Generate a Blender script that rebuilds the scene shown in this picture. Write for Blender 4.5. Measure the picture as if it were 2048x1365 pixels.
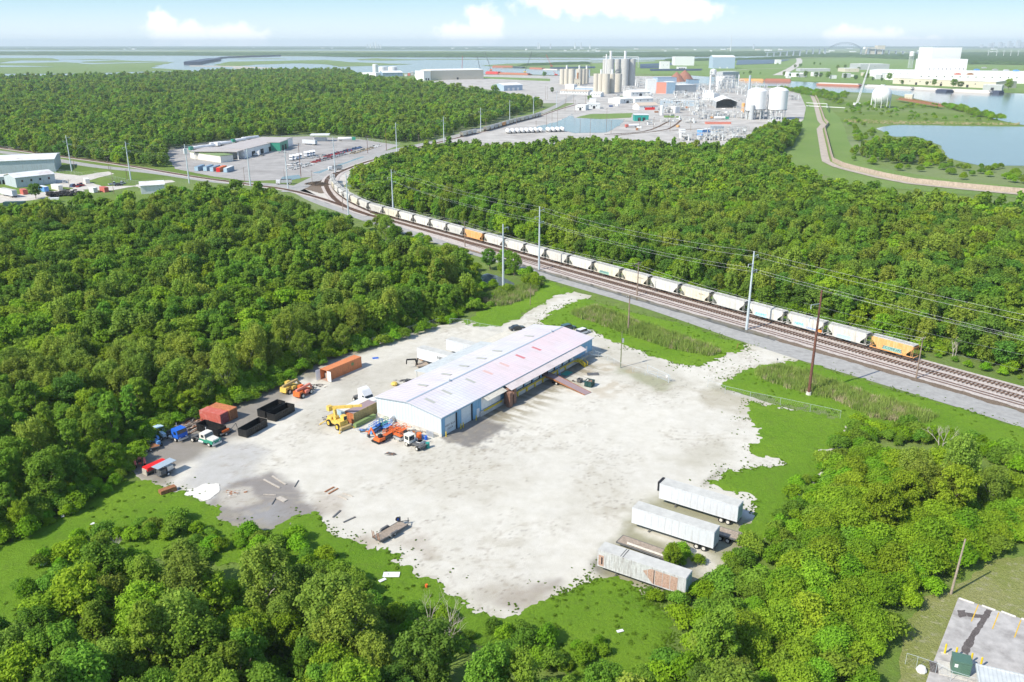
import bpy, math, random
import numpy as np
from mathutils import Vector, Matrix
R = math.radians
random.seed(7); np.random.seed(7)
scene = bpy.context.scene
for o in list(bpy.data.objects): bpy.data.objects.remove(o)
# ------------------------------------------------------------------ camera
F_PX, HORIZON, CAM_H = 1680.0, 88.0, 79.0
PITCH = math.atan((682.5 - HORIZON) / F_PX)
cam_d = bpy.data.cameras.new('camera'); cam = bpy.data.objects.new('camera', cam_d)
scene.collection.objects.link(cam); scene.camera = cam
cam.location = (0, 0, CAM_H); cam.rotation_euler = (math.pi / 2 - PITCH, 0, 0)
cam_d.sensor_width = 36; cam_d.lens = 36 * F_PX / 2048
cam_d.clip_start = 1; cam_d.clip_end = 80000
# ------------------------------------------------------------------ light
SUN_EL, SHADOW_AZ = 42.5, 56.0            # shadows run 56 degrees clockwise of the view direction
sx, sy = -math.sin(R(SHADOW_AZ)), -math.cos(R(SHADOW_AZ))
sun_dir = Vector((sx * math.cos(R(SUN_EL)), sy * math.cos(R(SUN_EL)), math.sin(R(SUN_EL))))
sd = bpy.data.lights.new('sun', 'SUN'); sun = bpy.data.objects.new('sun', sd); scene.collection.objects.link(sun)
sd.energy = 4.4; sd.angle = R(0.5); sd.color = (1.0, 0.93, 0.80)
sun.rotation_euler = sun_dir.to_track_quat('Z', 'Y').to_euler(); sun.location = (-200, -200, 400)
world = bpy.data.worlds.new("World"); scene.world = world; world.use_nodes = True
wn, wl = world.node_tree.nodes, world.node_tree.links
bg = wn['Background']
sky = wn.new('ShaderNodeTexSky'); sky.sky_type = 'NISHITA'; sky.sun_disc = False
sky.sun_elevation = R(SUN_EL); sky.sun_rotation = math.atan2(sun_dir.x, sun_dir.y)
sky.air_density = 1.0; sky.dust_density = 0.4; sky.ozone_density = 1.6; sky.altitude = 0
bg.inputs['Strength'].default_value = 0.15
def wmath(op, a, b=None, c=None):
    n = wn.new('ShaderNodeMath'); n.operation = op
    for i, v in enumerate((a, b, c)):
        if v is None: continue
        if isinstance(v, (int, float)): n.inputs[i].default_value = v
        else: wl.new(v, n.inputs[i])
    return n.outputs[0]
tc = wn.new('ShaderNodeTexCoord'); sp = wn.new('ShaderNodeSeparateXYZ'); wl.new(tc.outputs['Generated'], sp.inputs[0])
yy = wmath('MAXIMUM', sp.outputs['Y'], 0.05)
u = wmath('DIVIDE', sp.outputs['X'], yy); w = wmath('DIVIDE', sp.outputs['Z'], yy)
cb = wn.new('ShaderNodeCombineXYZ'); wl.new(u, cb.inputs[0]); wl.new(w, cb.inputs[1])
nz = wn.new('ShaderNodeTexNoise'); nz.inputs['Scale'].default_value = 48; nz.inputs['Detail'].default_value = 5; nz.inputs['Roughness'].default_value = 0.55
wl.new(cb.outputs[0], nz.inputs['Vector'])
def ray(x, y):
    uu = (x - 1024) / F_PX; v = (682.5 - y) / F_PX
    return Vector((uu, math.cos(PITCH) + v * math.sin(PITCH), -math.sin(PITCH) + v * math.cos(PITCH)))
def puff(x, y, rx, ry):
    r = ray(x, y); k = F_PX * 1.06
    a = wmath('MULTIPLY', wmath('SUBTRACT', u, r.x / r.y), k / rx); b = wmath('MULTIPLY', wmath('SUBTRACT', w, r.z / r.y), k / ry)
    return wmath('SUBTRACT', 1.0, wmath('SQRT', wmath('ADD', wmath('MULTIPLY', a, a), wmath('MULTIPLY', b, b))))
dense = None
for q in ((325, 60, 50, 45), (385, 70, 50, 38), (470, 76, 85, 32), (970, 52, 50, 50), (935, 72, 80, 32), (1690, 74, 55, 28), (1760, 76, 65, 26), (1820, 84, 110, 16), (1180, -4, 200, 46), (1330, 18, 140, 32), (2500, 40, 300, 80), (-500, 30, 260, 70)):
    m = puff(*q); dense = m if dense is None else wmath('MAXIMUM', dense, m)
cm = wmath('ADD', dense, wmath('MULTIPLY', wmath('SUBTRACT', nz.outputs['Fac'], 0.5), 1.5))
mr = wn.new('ShaderNodeMapRange'); mr.interpolation_type = 'SMOOTHSTEP'; mr.inputs[1].default_value = 0.02; mr.inputs[2].default_value = 0.55
wl.new(cm, mr.inputs[0])
veil = wn.new('ShaderNodeMix'); veil.data_type = 'RGBA'; ramp = wn.new('ShaderNodeMix'); ramp.data_type = 'RGBA'; ramp.inputs[6].default_value = (2.15, 3.6, 4.35, 1); ramp.inputs[7].default_value = (4.1, 4.75, 5.2, 1)
vr = wn.new('ShaderNodeMapRange'); vr.interpolation_type = 'SMOOTHSTEP'; wl.new(w, vr.inputs[0]); vr.inputs[1].default_value = 0.060; vr.inputs[2].default_value = 0.0
wl.new(vr.outputs[0], ramp.inputs[0]); wl.new(ramp.outputs[2], veil.inputs[7])
vk = wn.new('ShaderNodeMapRange'); vk.interpolation_type = 'SMOOTHSTEP'; wl.new(w, vk.inputs[0]); vk.inputs[1].default_value = 0.5; vk.inputs[2].default_value = 0.08; vk.inputs[4].default_value = .9
wl.new(vk.outputs[0], veil.inputs[0]); wl.new(sky.outputs[0], veil.inputs[6])
mx = wn.new('ShaderNodeMix'); mx.data_type = 'RGBA'; mx.inputs[7].default_value = (5.9, 5.9, 5.95, 1)
wl.new(wmath('MULTIPLY', mr.outputs[0], 0.9), mx.inputs[0]); wl.new(veil.outputs[2], mx.inputs[6]); wl.new(mx.outputs[2], bg.inputs['Color'])
vs = scene.view_settings; vs.view_transform = 'Standard'; vs.look = 'None'; vs.exposure = 0.56; vs.gamma = 1; vs.use_curve_mapping = False
cy = scene.cycles
cy.max_bounces = 6; cy.diffuse_bounces = 4; cy.glossy_bounces = 2; cy.transmission_bounces = 2; cy.transparent_max_bounces = 8; cy.volume_bounces = 0
cy.use_denoising = True
try: cy.denoiser = 'OPENIMAGEDENOISE'; cy.denoising_input_passes = 'RGB_ALBEDO_NORMAL'
except Exception: pass
# ------------------------------------------------------------------ helpers
def P(x, y, z=0.0):                        # the place on height z that the photograph shows at pixel x, y
    r = ray(x, y); t = (CAM_H - z) / -r.z
    return Vector((r.x * t, r.y * t, z))
def P2(x, y, z=0.0):
    v = P(x, y, z); return (v.x, v.y)
def pxs(pts): return [P2(*p) for p in pts]
def link(o, parent=None):
    scene.collection.objects.link(o)
    if parent is not None: o.parent = parent
    return o
def tag(o, label=None, cat=None, group=None, kind=None):
    if label: o['label'] = label
    if cat: o['category'] = cat
    if group: o['group'] = group
    if kind: o['kind'] = kind
    return o
def thing(name, label, cat, loc=(0, 0, 0), rz=0.0, group=None):
    o = link(bpy.data.objects.new(name, None)); o.empty_display_size = 0.5
    o.location = loc if len(loc) == 3 else (loc[0], loc[1], 0); o.rotation_euler = (0, 0, rz)
    return tag(o, label, cat, group)
KIDS = {}
def dup(o, loc=None, rz=None, label=None, group=None, parent=None, sc=None):
    c = o.copy(); link(c, parent)
    if loc is not None: c.location = loc if len(loc) == 3 else (loc[0], loc[1], 0)
    if rz is not None: c.rotation_euler = (0, 0, rz)
    if label: c['label'] = label
    if group: c['group'] = group
    if sc: c.scale = (sc, sc, sc) if not isinstance(sc, tuple) else sc
    for k in KIDS.get(o.name, []): dup(k, parent=c)
    if parent is not None: KIDS.setdefault(parent.name, []).append(c)
    return c
class MB:
    """collects shapes into one mesh"""
    def __init__(s, M=None): s.v, s.f, s.m, s.M = [], [], [], M
    def add(s, vs, fs, m=0):
        b = len(s.v)
        if s.M is not None: vs = [tuple(s.M @ Vector(v)) for v in vs]
        s.v += [tuple(v) for v in vs]; s.f += [tuple(b + i for i in f) for f in fs]; s.m += [m] * len(fs); return s
    def box(s, x0, x1, y0, y1, z0, z1, m=0):
        v = [(x0, y0, z0), (x1, y0, z0), (x1, y1, z0), (x0, y1, z0), (x0, y0, z1), (x1, y0, z1), (x1, y1, z1), (x0, y1, z1)]
        return s.add(v, [(3, 2, 1, 0), (4, 5, 6, 7), (0, 1, 5, 4), (1, 2, 6, 5), (2, 3, 7, 6), (3, 0, 4, 7)], m)
    def cbox(s, c, d, m=0, ax=None):        # box by centre, size and optional rotation matrix
        h = [k / 2 for k in d]
        v = [Vector((i * h[0], j * h[1], k * h[2])) for k in (-1, 1) for i, j in ((-1, -1), (1, -1), (1, 1), (-1, 1))]
        if ax is not None: v = [ax @ q for q in v]
        v = [q + Vector(c) for q in v]
        return s.add(v, [(3, 2, 1, 0), (4, 5, 6, 7), (0, 1, 5, 4), (1, 2, 6, 5), (2, 3, 7, 6), (3, 0, 4, 7)], m)
    def prism(s, prof, y0, y1, m=0, axis='y', caps=True):   # profile in (x,z) run along y; axis 'x': profile in (y,z); axis 'z': (x,y)
        n = len(prof)
        def pt(p, t): return (p[0], t, p[1]) if axis == 'y' else ((t, p[0], p[1]) if axis == 'x' else (p[0], p[1], t))
        v = [pt(p, y0) for p in prof] + [pt(p, y1) for p in prof]
        f = [(i, (i + 1) % n, n + (i + 1) % n, n + i) for i in range(n)]
        if caps: f += [tuple(range(n - 1, -1, -1)), tuple(range(n, 2 * n))]
        return s.add(v, f, m)
    def tube(s, p0, p1, r0, r1=None, n=8, m=0, cap=True):
        p0, p1 = Vector(p0), Vector(p1); r1 = r0 if r1 is None else r1
        d = (p1 - p0)
        if d.length < 1e-6: return s
        d.normalize(); a = d.orthogonal().normalized(); b = d.cross(a)
        v = []
        for p, r in ((p0, r0), (p1, r1)):
            for i in range(n):
                t = 2 * math.pi * i / n; v.append(p + (a * math.cos(t) + b * math.sin(t)) * r)
        f = [(i, (i + 1) % n, n + (i + 1) % n, n + i) for i in range(n)]
        if cap: f += [tuple(range(n - 1, -1, -1)), tuple(range(n, 2 * n))]
        return s.add(v, f, m)
    def bar(s, p0, p1, w, h, m=0):          # square-section bar
        p0, p1 = Vector(p0), Vector(p1); d = p1 - p0; L = d.length
        if L < 1e-6: return s
        q = d.to_track_quat('X', 'Z').to_matrix()
        return s.cbox((p0 + p1) / 2, (L, w, h), m, q)
    def lathe(s, prof, c=(0, 0, 0), n=16, m=0):
        v = []; k = len(prof)
        for i in range(n):
            t = 2 * math.pi * i / n
            for r, z in prof: v.append((c[0] + r * math.cos(t), c[1] + r * math.sin(t), c[2] + z))
        f = [(i * k + j, ((i + 1) % n) * k + j, ((i + 1) % n) * k + j + 1, i * k + j + 1) for i in range(n) for j in range(k - 1)]
        return s.add(v, f, m)
    def quad(s, a, b, c, d, m=0): return s.add([a, b, c, d], [(0, 1, 2, 3)], m)
    def wheel(s, x, y, r, w, mt=0, mh=1, side=0):     # axle along y
        s.tube((x, y - w / 2, r), (x, y + w / 2, r), r, n=16, m=mt)
        for sg in (-1, 1):
            if side and sg != side: continue
            s.tube((x, y + sg * (w / 2), r), (x, y + sg * (w / 2 + 0.02), r), r * 0.58, n=12, m=mh)
            s.tube((x, y + sg * (w / 2 + .02), r), (x, y + sg * (w / 2 + 0.08), r), r * 0.2, n=8, m=mh)
        return s
    def mesh(s, name, mats, smooth=False):
        me = bpy.data.meshes.new(name); me.from_pydata(s.v, [], s.f)
        for mt in (mats if isinstance(mats, (list, tuple)) else [mats]): me.materials.append(mt)
        me.polygons.foreach_set('material_index', s.m)
        if smooth: me.polygons.foreach_set('use_smooth', [True] * len(s.f))
        me.update(); return me
    def build(s, name, mats, parent=None, smooth=False, loc=None, rz=0):
        o = bpy.data.objects.new(name, s.mesh(name, mats, smooth)); link(o, parent)
        if loc is not None: o.location = loc if len(loc) == 3 else (loc[0], loc[1], 0); o.rotation_euler = (0, 0, rz)
        if parent is not None: KIDS.setdefault(parent.name, []).append(o)
        return o
def smooth_tubes(o, ang=40):
    o.data.polygons.foreach_set('use_smooth', [True] * len(o.data.polygons))
    o.data.set_sharp_from_angle(angle=R(ang)); return o
# ------------------------------------------------------------------ materials
M = {}
def newmat(name):
    m = bpy.data.materials.new(name); m.use_nodes = True; M[name] = m
    return m, m.node_tree.nodes, m.node_tree.links, m.node_tree.nodes['Principled BSDF']
def math_n(N, L, op, a, b=None):
    n = N.new('ShaderNodeMath'); n.operation = op
    for i, v in enumerate((a, b)):
        if v is None: continue
        if isinstance(v, (int, float)): n.inputs[i].default_value = v
        else: L.new(v, n.inputs[i])
    return n.outputs[0]
def noise(N, L, co, scale, detail=4, rough=.55, lo=.35, hi=.65, stretch=None):
    if stretch:
        mp = N.new('ShaderNodeMapping'); mp.inputs['Scale'].default_value = stretch; L.new(co, mp.inputs['Vector']); co = mp.outputs[0]
    n = N.new('ShaderNodeTexNoise'); n.inputs['Scale'].default_value = scale; n.inputs['Detail'].default_value = detail; n.inputs['Roughness'].default_value = rough
    L.new(co, n.inputs['Vector'])
    r = N.new('ShaderNodeMapRange'); r.inputs[1].default_value = lo; r.inputs[2].default_value = hi; L.new(n.outputs['Fac'], r.inputs[0])
    return r.outputs[0]
def mixc(N, L, f, a, b, mode='MIX'):
    n = N.new('ShaderNodeMix'); n.data_type = 'RGBA'; n.blend_type = mode; n.clamp_factor = True
    for i, v in ((0, f), (6, a), (7, b)):
        if isinstance(v, (int, float)): n.inputs[i].default_value = v
        elif isinstance(v, tuple): n.inputs[i].default_value = v if len(v) == 4 else (*v, 1)
        else: L.new(v, n.inputs[i])
    return n.outputs[2]
def mat(name, col, rough=.6, metal=0.0, var=.12, dirt=None, dirt_amt=.35, scale=1.5, streak=False, spec=.4, rnd=0.0, ribs=None):
    m, N, L, B = newmat(name)
    t = N.new('ShaderNodeTexCoord'); co = t.outputs['Object']
    c = mixc(N, L, noise(N, L, co, scale * 3), tuple(k * (1 - var) for k in col), tuple(min(1, k * (1 + var)) for k in col))
    if dirt:
        f = noise(N, L, co, scale, 6, .65, .5, .72, (3, 3, .35) if streak else None)
        c = mixc(N, L, math_n(N, L, 'MULTIPLY', f, dirt_amt), c, dirt)
    if rnd:
        oi = N.new('ShaderNodeObjectInfo'); hs = N.new('ShaderNodeHueSaturation'); L.new(c, hs.inputs['Color'])
        mr = N.new('ShaderNodeMapRange'); L.new(oi.outputs['Random'], mr.inputs[0]); mr.inputs[3].default_value = 1 - rnd; mr.inputs[4].default_value = 1 + rnd
        L.new(mr.outputs[0], hs.inputs['Value']); c = hs.outputs[0]
    if ribs:                                # (axis, pitch, depth): profiled sheet
        sp = N.new('ShaderNodeSeparateXYZ'); L.new(co, sp.inputs[0])
        w = math_n(N, L, 'SINE', math_n(N, L, 'MULTIPLY', sp.outputs[ribs[0]], 2 * math.pi / ribs[1]))
        w = math_n(N, L, 'GREATER_THAN', w, .55)
        bp = N.new('ShaderNodeBump'); bp.inputs['Strength'].default_value = ribs[2]; bp.inputs['Distance'].default_value = .06; L.new(w, bp.inputs['Height']); L.new(bp.outputs[0], B.inputs['Normal'])
        c = mixc(N, L, math_n(N, L, 'MULTIPLY', w, .22), c, tuple(k * .45 for k in col))
    L.new(c, B.inputs['Base Color']); B.inputs['Roughness'].default_value = rough; B.inputs['Metallic'].default_value = metal
    B.inputs['Specular IOR Level'].default_value = spec
    return m
def sheet(name, poly, mat_, z, kind='structure', **kw):
    o = MB().add([(x, y, z) for x, y in poly], [tuple(range(len(poly)))]).build(name, mat_)
    return tag(o, kind=kind, **kw)
def strip_pts(pts, w, z=0):                  # left and right edge of a band along a centre line
    L_, R_ = [], []
    for i, p in enumerate(pts):
        a = Vector(pts[max(0, i - 1)]); b = Vector(pts[min(len(pts) - 1, i + 1)]); d = (b - a).normalized(); n = Vector((-d.y, d.x))
        q = Vector(p); hw = (w[i] if isinstance(w, (list, tuple)) else w) / 2
        L_.append(q + n * hw); R_.append(q - n * hw)
    return L_, R_
def band(mb, pts, w, z, m=0):
    L_, R_ = strip_pts(pts, w); b = []
    n = len(pts)
    vs = [(q.x, q.y, z) for q in R_] + [(q.x, q.y, z) for q in L_]
    return mb.add(vs, [(i, i + 1, n + i + 1, n + i) for i in range(n - 1)], m)
def resample(pts, step):
    out = []
    for a, b in zip(pts, pts[1:]):
        a, b = Vector(a), Vector(b); k = max(1, int((b - a).length / step))
        out += [tuple(a.lerp(b, i / k)) for i in range(k)]
    return out + [tuple(pts[-1])]
def smooth_path(pts, it=2):
    for _ in range(it):
        q = [pts[0]]
        for a, b in zip(pts, pts[1:]):
            a, b = Vector(a), Vector(b); q += [tuple(a.lerp(b, .25)), tuple(a.lerp(b, .75))]
        pts = q + [pts[-1]]
    return pts
def vnoise(X, Y, seed=0):
    xi, yi = np.floor(X).astype(np.int64), np.floor(Y).astype(np.int64); xf, yf = X - xi, Y - yi
    def h(i, j):
        n = (i * 374761393 + j * 668265263 + seed * 1442695041) & 0x7fffffff
        n = ((n ^ (n >> 13)) * 1274126177) & 0x7fffffff
        return ((n ^ (n >> 16)) & 0xffff) / 65535.0
    u, v = xf * xf * (3 - 2 * xf), yf * yf * (3 - 2 * yf)
    return (h(xi, yi) * (1 - u) + h(xi + 1, yi) * u) * (1 - v) + (h(xi, yi + 1) * (1 - u) + h(xi + 1, yi + 1) * u) * v
def fbm(X, Y, s, o=4, seed=0):
    r = 0; a = 1; t = 0
    for k in range(o):
        r = r + a * vnoise(X / s, Y / s, seed + k * 17); t += a; a *= .55; s *= .47
    return r / t
def sdist(X, Y, poly):                       # + inside, - outside, in metres
    d = np.full(X.shape, 1e9); ins = np.zeros(X.shape, bool); n = len(poly)
    for i in range(n):
        x0, y0 = poly[i]; x1, y1 = poly[(i + 1) % n]; dx, dy = x1 - x0, y1 - y0; l2 = dx * dx + dy * dy + 1e-9
        t = np.clip(((X - x0) * dx + (Y - y0) * dy) / l2, 0, 1)
        d = np.minimum(d, np.hypot(X - x0 - t * dx, Y - y0 - t * dy))
        c = ((y0 > Y) != (y1 > Y)) & (X < (x1 - x0) * (Y - y0) / (y1 - y0 + 1e-12) + x0); ins ^= c
    return np.where(ins, d, -d)
def ragged(name, polys, mat_, z, cell=.5, amp=2.0, nscale=5.0, holes=(), bulge=None, tint=None, kind='structure', seed=3, fine=0, **kw):
    """a ground patch with an uneven edge; tint(X,Y)->RGB gives its own stains and colour"""
    allp = np.array([p for q in polys for p in q]); x0, y0 = allp.min(0) - amp - 1; x1, y1 = allp.max(0) + amp + 1
    nx, ny = int((x1 - x0) / cell) + 2, int((y1 - y0) / cell) + 2
    X, Y = np.meshgrid(x0 + np.arange(nx) * cell, y0 + np.arange(ny) * cell)
    f = np.max([sdist(X, Y, q) for q in polys], 0)
    for q in holes: f = np.minimum(f, -sdist(X, Y, q))
    f = f + (fbm(X, Y, nscale, 5, seed) - .5) * 2 * amp
    if fine: f = f + (fbm(X, Y, 1.1, 3, seed + 50) - .5) * 2 * fine
    Z = np.full(X.shape, z)
    if bulge: Z = Z + bulge(X, Y, f)
    idx = -np.ones(X.shape, int); V = []; Fc = []
    ok = f > 0; full = ok[:-1, :-1] & ok[1:, :-1] & ok[:-1, 1:] & ok[1:, 1:]; anyc = ok[:-1, :-1] | ok[1:, :-1] | ok[:-1, 1:] | ok[1:, 1:]
    idx[ok] = np.arange(ok.sum()); V = list(zip(X[ok], Y[ok], Z[ok]))
    j, i = np.nonzero(full); Fc = list(zip(idx[j, i], idx[j, i + 1], idx[j + 1, i + 1], idx[j + 1, i]))
    ec = {}
    def cut(a, b):
        k = (a, b) if a < b else (b, a)
        if k not in ec:
            t = f[a] / (f[a] - f[b]); ec[k] = len(V)
            V.append((X[a] + t * (X[b] - X[a]), Y[a] + t * (Y[b] - Y[a]), Z[a] + t * (Z[b] - Z[a])))
        return ec[k]
    for j, i in zip(*np.nonzero(anyc & ~full)):
        cs = [(j, i), (j, i + 1), (j + 1, i + 1), (j + 1, i)]; poly = []
        for a, b in zip(cs, cs[1:] + cs[:1]):
            if ok[a]: poly.append(int(idx[a]))
            if ok[a] != ok[b]: poly.append(cut(a, b) if ok[a] else cut(a, b))
        if len(poly) >= 3: Fc.append(tuple(poly))
    me = bpy.data.meshes.new(name); me.from_pydata([tuple(map(float, v)) for v in V], [], [tuple(map(int, q)) for q in Fc]); me.materials.append(mat_)
    if bulge: me.polygons.foreach_set('use_smooth', [True] * len(me.polygons))
    if tint is not None:
        A = np.array(V); C = tint(A[:, 0], A[:, 1]); ca = me.color_attributes.new('tint', 'FLOAT_COLOR', 'POINT')
        ca.data.foreach_set('color', np.c_[C, np.ones(len(C))].astype(np.float32).ravel())
    me.update(); o = link(bpy.data.objects.new(name, me)); return tag(o, kind=kind, **kw)
# ================================================================== materials of the setting
def mat_ground():
    m, N, L, B = newmat('ground'); t = N.new('ShaderNodeTexCoord'); co = t.outputs['Object']
    c = mixc(N, L, noise(N, L, co, .02, 5, .6, .4, .6), (.115, .190, .030), (.165, .235, .050))
    c = mixc(N, L, noise(N, L, co, .35, 5, .6, .42, .7), c, (.120, .165, .045))
    far = noise(N, L, co, .0009, 6, .62, .45, .58, (1, 2.2, 1)); c = mixc(N, L, far, c, (.20, .24, .12))
    c = mixc(N, L, noise(N, L, co, .0025, 6, .7, .58, .66, (1, 3, 1)), c, (.10, .15, .08))
    L.new(c, B.inputs['Base Color']); B.inputs['Roughness'].default_value = .95; B.inputs['Specular IOR Level'].default_value = .1
    bp = N.new('ShaderNodeBump'); bp.inputs['Distance'].default_value = .3; bp.inputs['Strength'].default_value = .5; L.new(noise(N, L, co, 1.2, 6, .7), bp.inputs['Height']); L.new(bp.outputs[0], B.inputs['Normal'])
    return m
mat_ground()
def mat_grass(name, a, b, c3, s=1.0):
    m, N, L, B = newmat(name); t = N.new('ShaderNodeTexCoord'); co = t.outputs['Object']
    c = mixc(N, L, noise(N, L, co, .06 * s, 4, .6, .35, .65), a, b)
    c = mixc(N, L, noise(N, L, co, .5 * s, 6, .7, .52, .75), c, c3)
    c = mixc(N, L, noise(N, L, co, 2.6, 5, .75, .38, .66), c, mixc(N, L, 1.0, c, (.74, .78, .7), 'MULTIPLY'))
    L.new(c, B.inputs['Base Color']); B.inputs['Roughness'].default_value = .9; B.inputs['Specular IOR Level'].default_value = .15
    bp = N.new('ShaderNodeBump'); bp.inputs['Distance'].default_value = .25; bp.inputs['Strength'].default_value = .9; L.new(noise(N, L, co, 2.2, 6, .8, .3, .7), bp.inputs['Height']); L.new(bp.outputs[0], B.inputs['Normal'])
    return m
mat_grass('grass', (.150, .290, .018), (.195, .335, .024), (.150, .245, .030))
mat_grass('grass_far', (.165, .260, .065), (.205, .295, .080), (.20, .25, .10), .2)
mat_grass('grass_dry', (.26, .31, .07), (.35, .35, .14), (.50, .46, .33), 1.5)
mat_grass('marsh', (.16, .24, .075), (.20, .27, .09), (.17, .20, .09), .03)
def mat_tint(name, grain=(.82, 1.0), scale=6.0, rough=.95, bump=.06):
    m, N, L, B = newmat(name); t = N.new('ShaderNodeTexCoord'); co = t.outputs['Object']
    a = N.new('ShaderNodeVertexColor'); a.layer_name = 'tint'
    g = noise(N, L, co, scale, 5, .75, .3, .7); g2 = noise(N, L, co, .35, 6, .7, .3, .72)
    c = mixc(N, L, g, tuple([grain[0]] * 3), tuple([grain[1]] * 3)); c = mixc(N, L, 1.0, a.outputs['Color'], c, 'MULTIPLY')
    c = mixc(N, L, g2, c, mixc(N, L, 1.0, c, (.84, .83, .79), 'MULTIPLY'))
    L.new(c, B.inputs['Base Color']); B.inputs['Roughness'].default_value = rough; B.inputs['Specular IOR Level'].default_value = .2
    bp = N.new('ShaderNodeBump'); bp.inputs['Distance'].default_value = bump; bp.inputs['Strength'].default_value = .6; L.new(g, bp.inputs['Height']); L.new(bp.outputs[0], B.inputs['Normal'])
    return m
mat_tint('gravel')
def mat_water(name, col, rough=.06, bump=.02, bs=.6):
    m, N, L, B = newmat(name); t = N.new('ShaderNodeTexCoord'); co = t.outputs['Object']
    L.new(mixc(N, L, noise(N, L, co, .02, 3), col, tuple(k * 1.15 for k in col)), B.inputs['Base Color']); B.inputs['Roughness'].default_value = rough; B.inputs['IOR'].default_value = 1.33; B.inputs['Specular IOR Level'].default_value = .5
    bp = N.new('ShaderNodeBump'); bp.inputs['Distance'].default_value = bump; bp.inputs['Strength'].default_value = .5; L.new(noise(N, L, co, bs, 4, .6), bp.inputs['Height']); L.new(bp.outputs[0], B.inputs['Normal'])
    return m
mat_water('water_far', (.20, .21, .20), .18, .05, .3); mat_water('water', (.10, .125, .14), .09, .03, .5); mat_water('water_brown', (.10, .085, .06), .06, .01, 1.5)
mat('asphalt', (.33, .325, .31), .9, var=.10, dirt=(.19, .18, .17), dirt_amt=.5, scale=.25)
mat('asphalt_old', (.40, .385, .37), .9, var=.12, dirt=(.17, .155, .145), dirt_amt=.7, scale=.30)
mat('depot_paving', (.33, .315, .30), .9, var=.12, dirt=(.20, .185, .17), dirt_amt=.7, scale=.035)
mat('plant_paving', (.42, .40, .37), .9, var=.14, dirt=(.23, .20, .18), dirt_amt=.8, scale=.022)
mat('pale_gravel', (.50, .47, .42), .95, var=.12, dirt=(.30, .27, .22), dirt_amt=.6, scale=.12)
mat('ballast', (.46, .415, .385), .95, var=.2, dirt=(.25, .21, .19), dirt_amt=.5, scale=.5)
mat('concrete', (.52, .50, .46), .85, var=.10, dirt=(.30, .27, .23), dirt_amt=.5, scale=.8)
mat('line_yellow', (.62, .40, .04), .7); mat('line_white', (.75, .75, .72), .7)
mat('sleeper', (.13, .085, .06), .9, var=.3); mat('rail_rust', (.17, .10, .07), .6, metal=.3)
# ================================================================== ground, water, marsh (far to near)
S_ = 40000
sheet('ground', [(-S_, -3000), (S_, -3000), (S_, 31000), (-S_, 31000)], M['ground'], 0)
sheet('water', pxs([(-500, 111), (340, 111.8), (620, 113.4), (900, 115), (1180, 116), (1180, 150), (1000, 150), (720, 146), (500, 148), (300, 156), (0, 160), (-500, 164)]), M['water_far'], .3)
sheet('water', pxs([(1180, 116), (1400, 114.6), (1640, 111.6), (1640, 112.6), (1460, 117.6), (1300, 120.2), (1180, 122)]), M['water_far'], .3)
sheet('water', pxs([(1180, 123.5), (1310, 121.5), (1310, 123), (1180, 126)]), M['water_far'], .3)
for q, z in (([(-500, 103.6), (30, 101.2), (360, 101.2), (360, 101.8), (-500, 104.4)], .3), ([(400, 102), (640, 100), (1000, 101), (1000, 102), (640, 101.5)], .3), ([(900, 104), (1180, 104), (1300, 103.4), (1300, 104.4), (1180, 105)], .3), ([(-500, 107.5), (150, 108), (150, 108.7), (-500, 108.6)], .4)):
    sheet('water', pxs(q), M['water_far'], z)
isl = [[(-500, 119), (95, 116.6), (120, 119.5), (112, 121.8), (38, 121.4), (0, 126), (-500, 129)],
       [(-500, 130), (0, 127.6), (130, 125), (152, 126.5), (178, 129), (330, 124.8), (347, 125.5), (310, 133), (302, 137), (340, 138.5), (382, 141), (380, 142.5), (280, 144), (200, 147), (100, 148.5), (0, 148), (-500, 150)],
       [(155, 124.4), (235, 121), (262, 122.4), (338, 123.4), (240, 125.8), (190, 126.6)], [(115, 119.3), (190, 118.4), (242, 119.4), (190, 120.2)],
       [(431, 131), (458, 124), (500, 123.3), (655, 120.5), (700, 125), (824, 129), (800, 130.4), (746, 132.2), (680, 134), (655, 129.8), (602, 127.2), (511, 129.8), (470, 133.6)],
       [(707, 119.8), (750, 117.2), (795, 119), (850, 119.6), (850, 120.6), (760, 122), (720, 121)], [(470, 118), (560, 117.6), (576, 118.6), (480, 118.9)],
       [(850, 119), (1020, 118.6), (1180, 119.4), (1180, 120.4), (1000, 119.7), (850, 120.3)],
       [(1010, 136), (960, 132), (1020, 128), (1180, 124), (1180, 142), (1100, 139), (1040, 138)]]
for k, q in enumerate(isl): ragged('marsh', [pxs(q)], M['marsh'], .6, cell=14, amp=26, nscale=120, seed=20 + k)
sheet('water', pxs([(-500, 131), (0, 131.8), (44, 132.2), (110, 134), (0, 135), (-500, 135)]), M['water_far'], .9)
sheet('grass', pxs([(1180, 128), (1330, 122.5), (1600, 119), (1700, 115), (2100, 113), (2500, 118), (2500, 190), (2100, 187), (1900, 180), (1730, 167), (1600, 162), (1475, 156), (1380, 150), (1180, 146)]), M['grass_far'], .08)
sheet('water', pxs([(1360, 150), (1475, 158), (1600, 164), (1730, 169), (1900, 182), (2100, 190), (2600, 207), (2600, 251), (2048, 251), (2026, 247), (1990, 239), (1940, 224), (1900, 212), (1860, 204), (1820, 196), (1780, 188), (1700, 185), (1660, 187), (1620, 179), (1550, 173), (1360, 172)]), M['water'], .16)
sheet('water', pxs([(1000, 138), (1180, 140), (1180, 156), (1130, 152), (1060, 150), (1000, 146)]), M['water_far'], .7)
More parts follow.
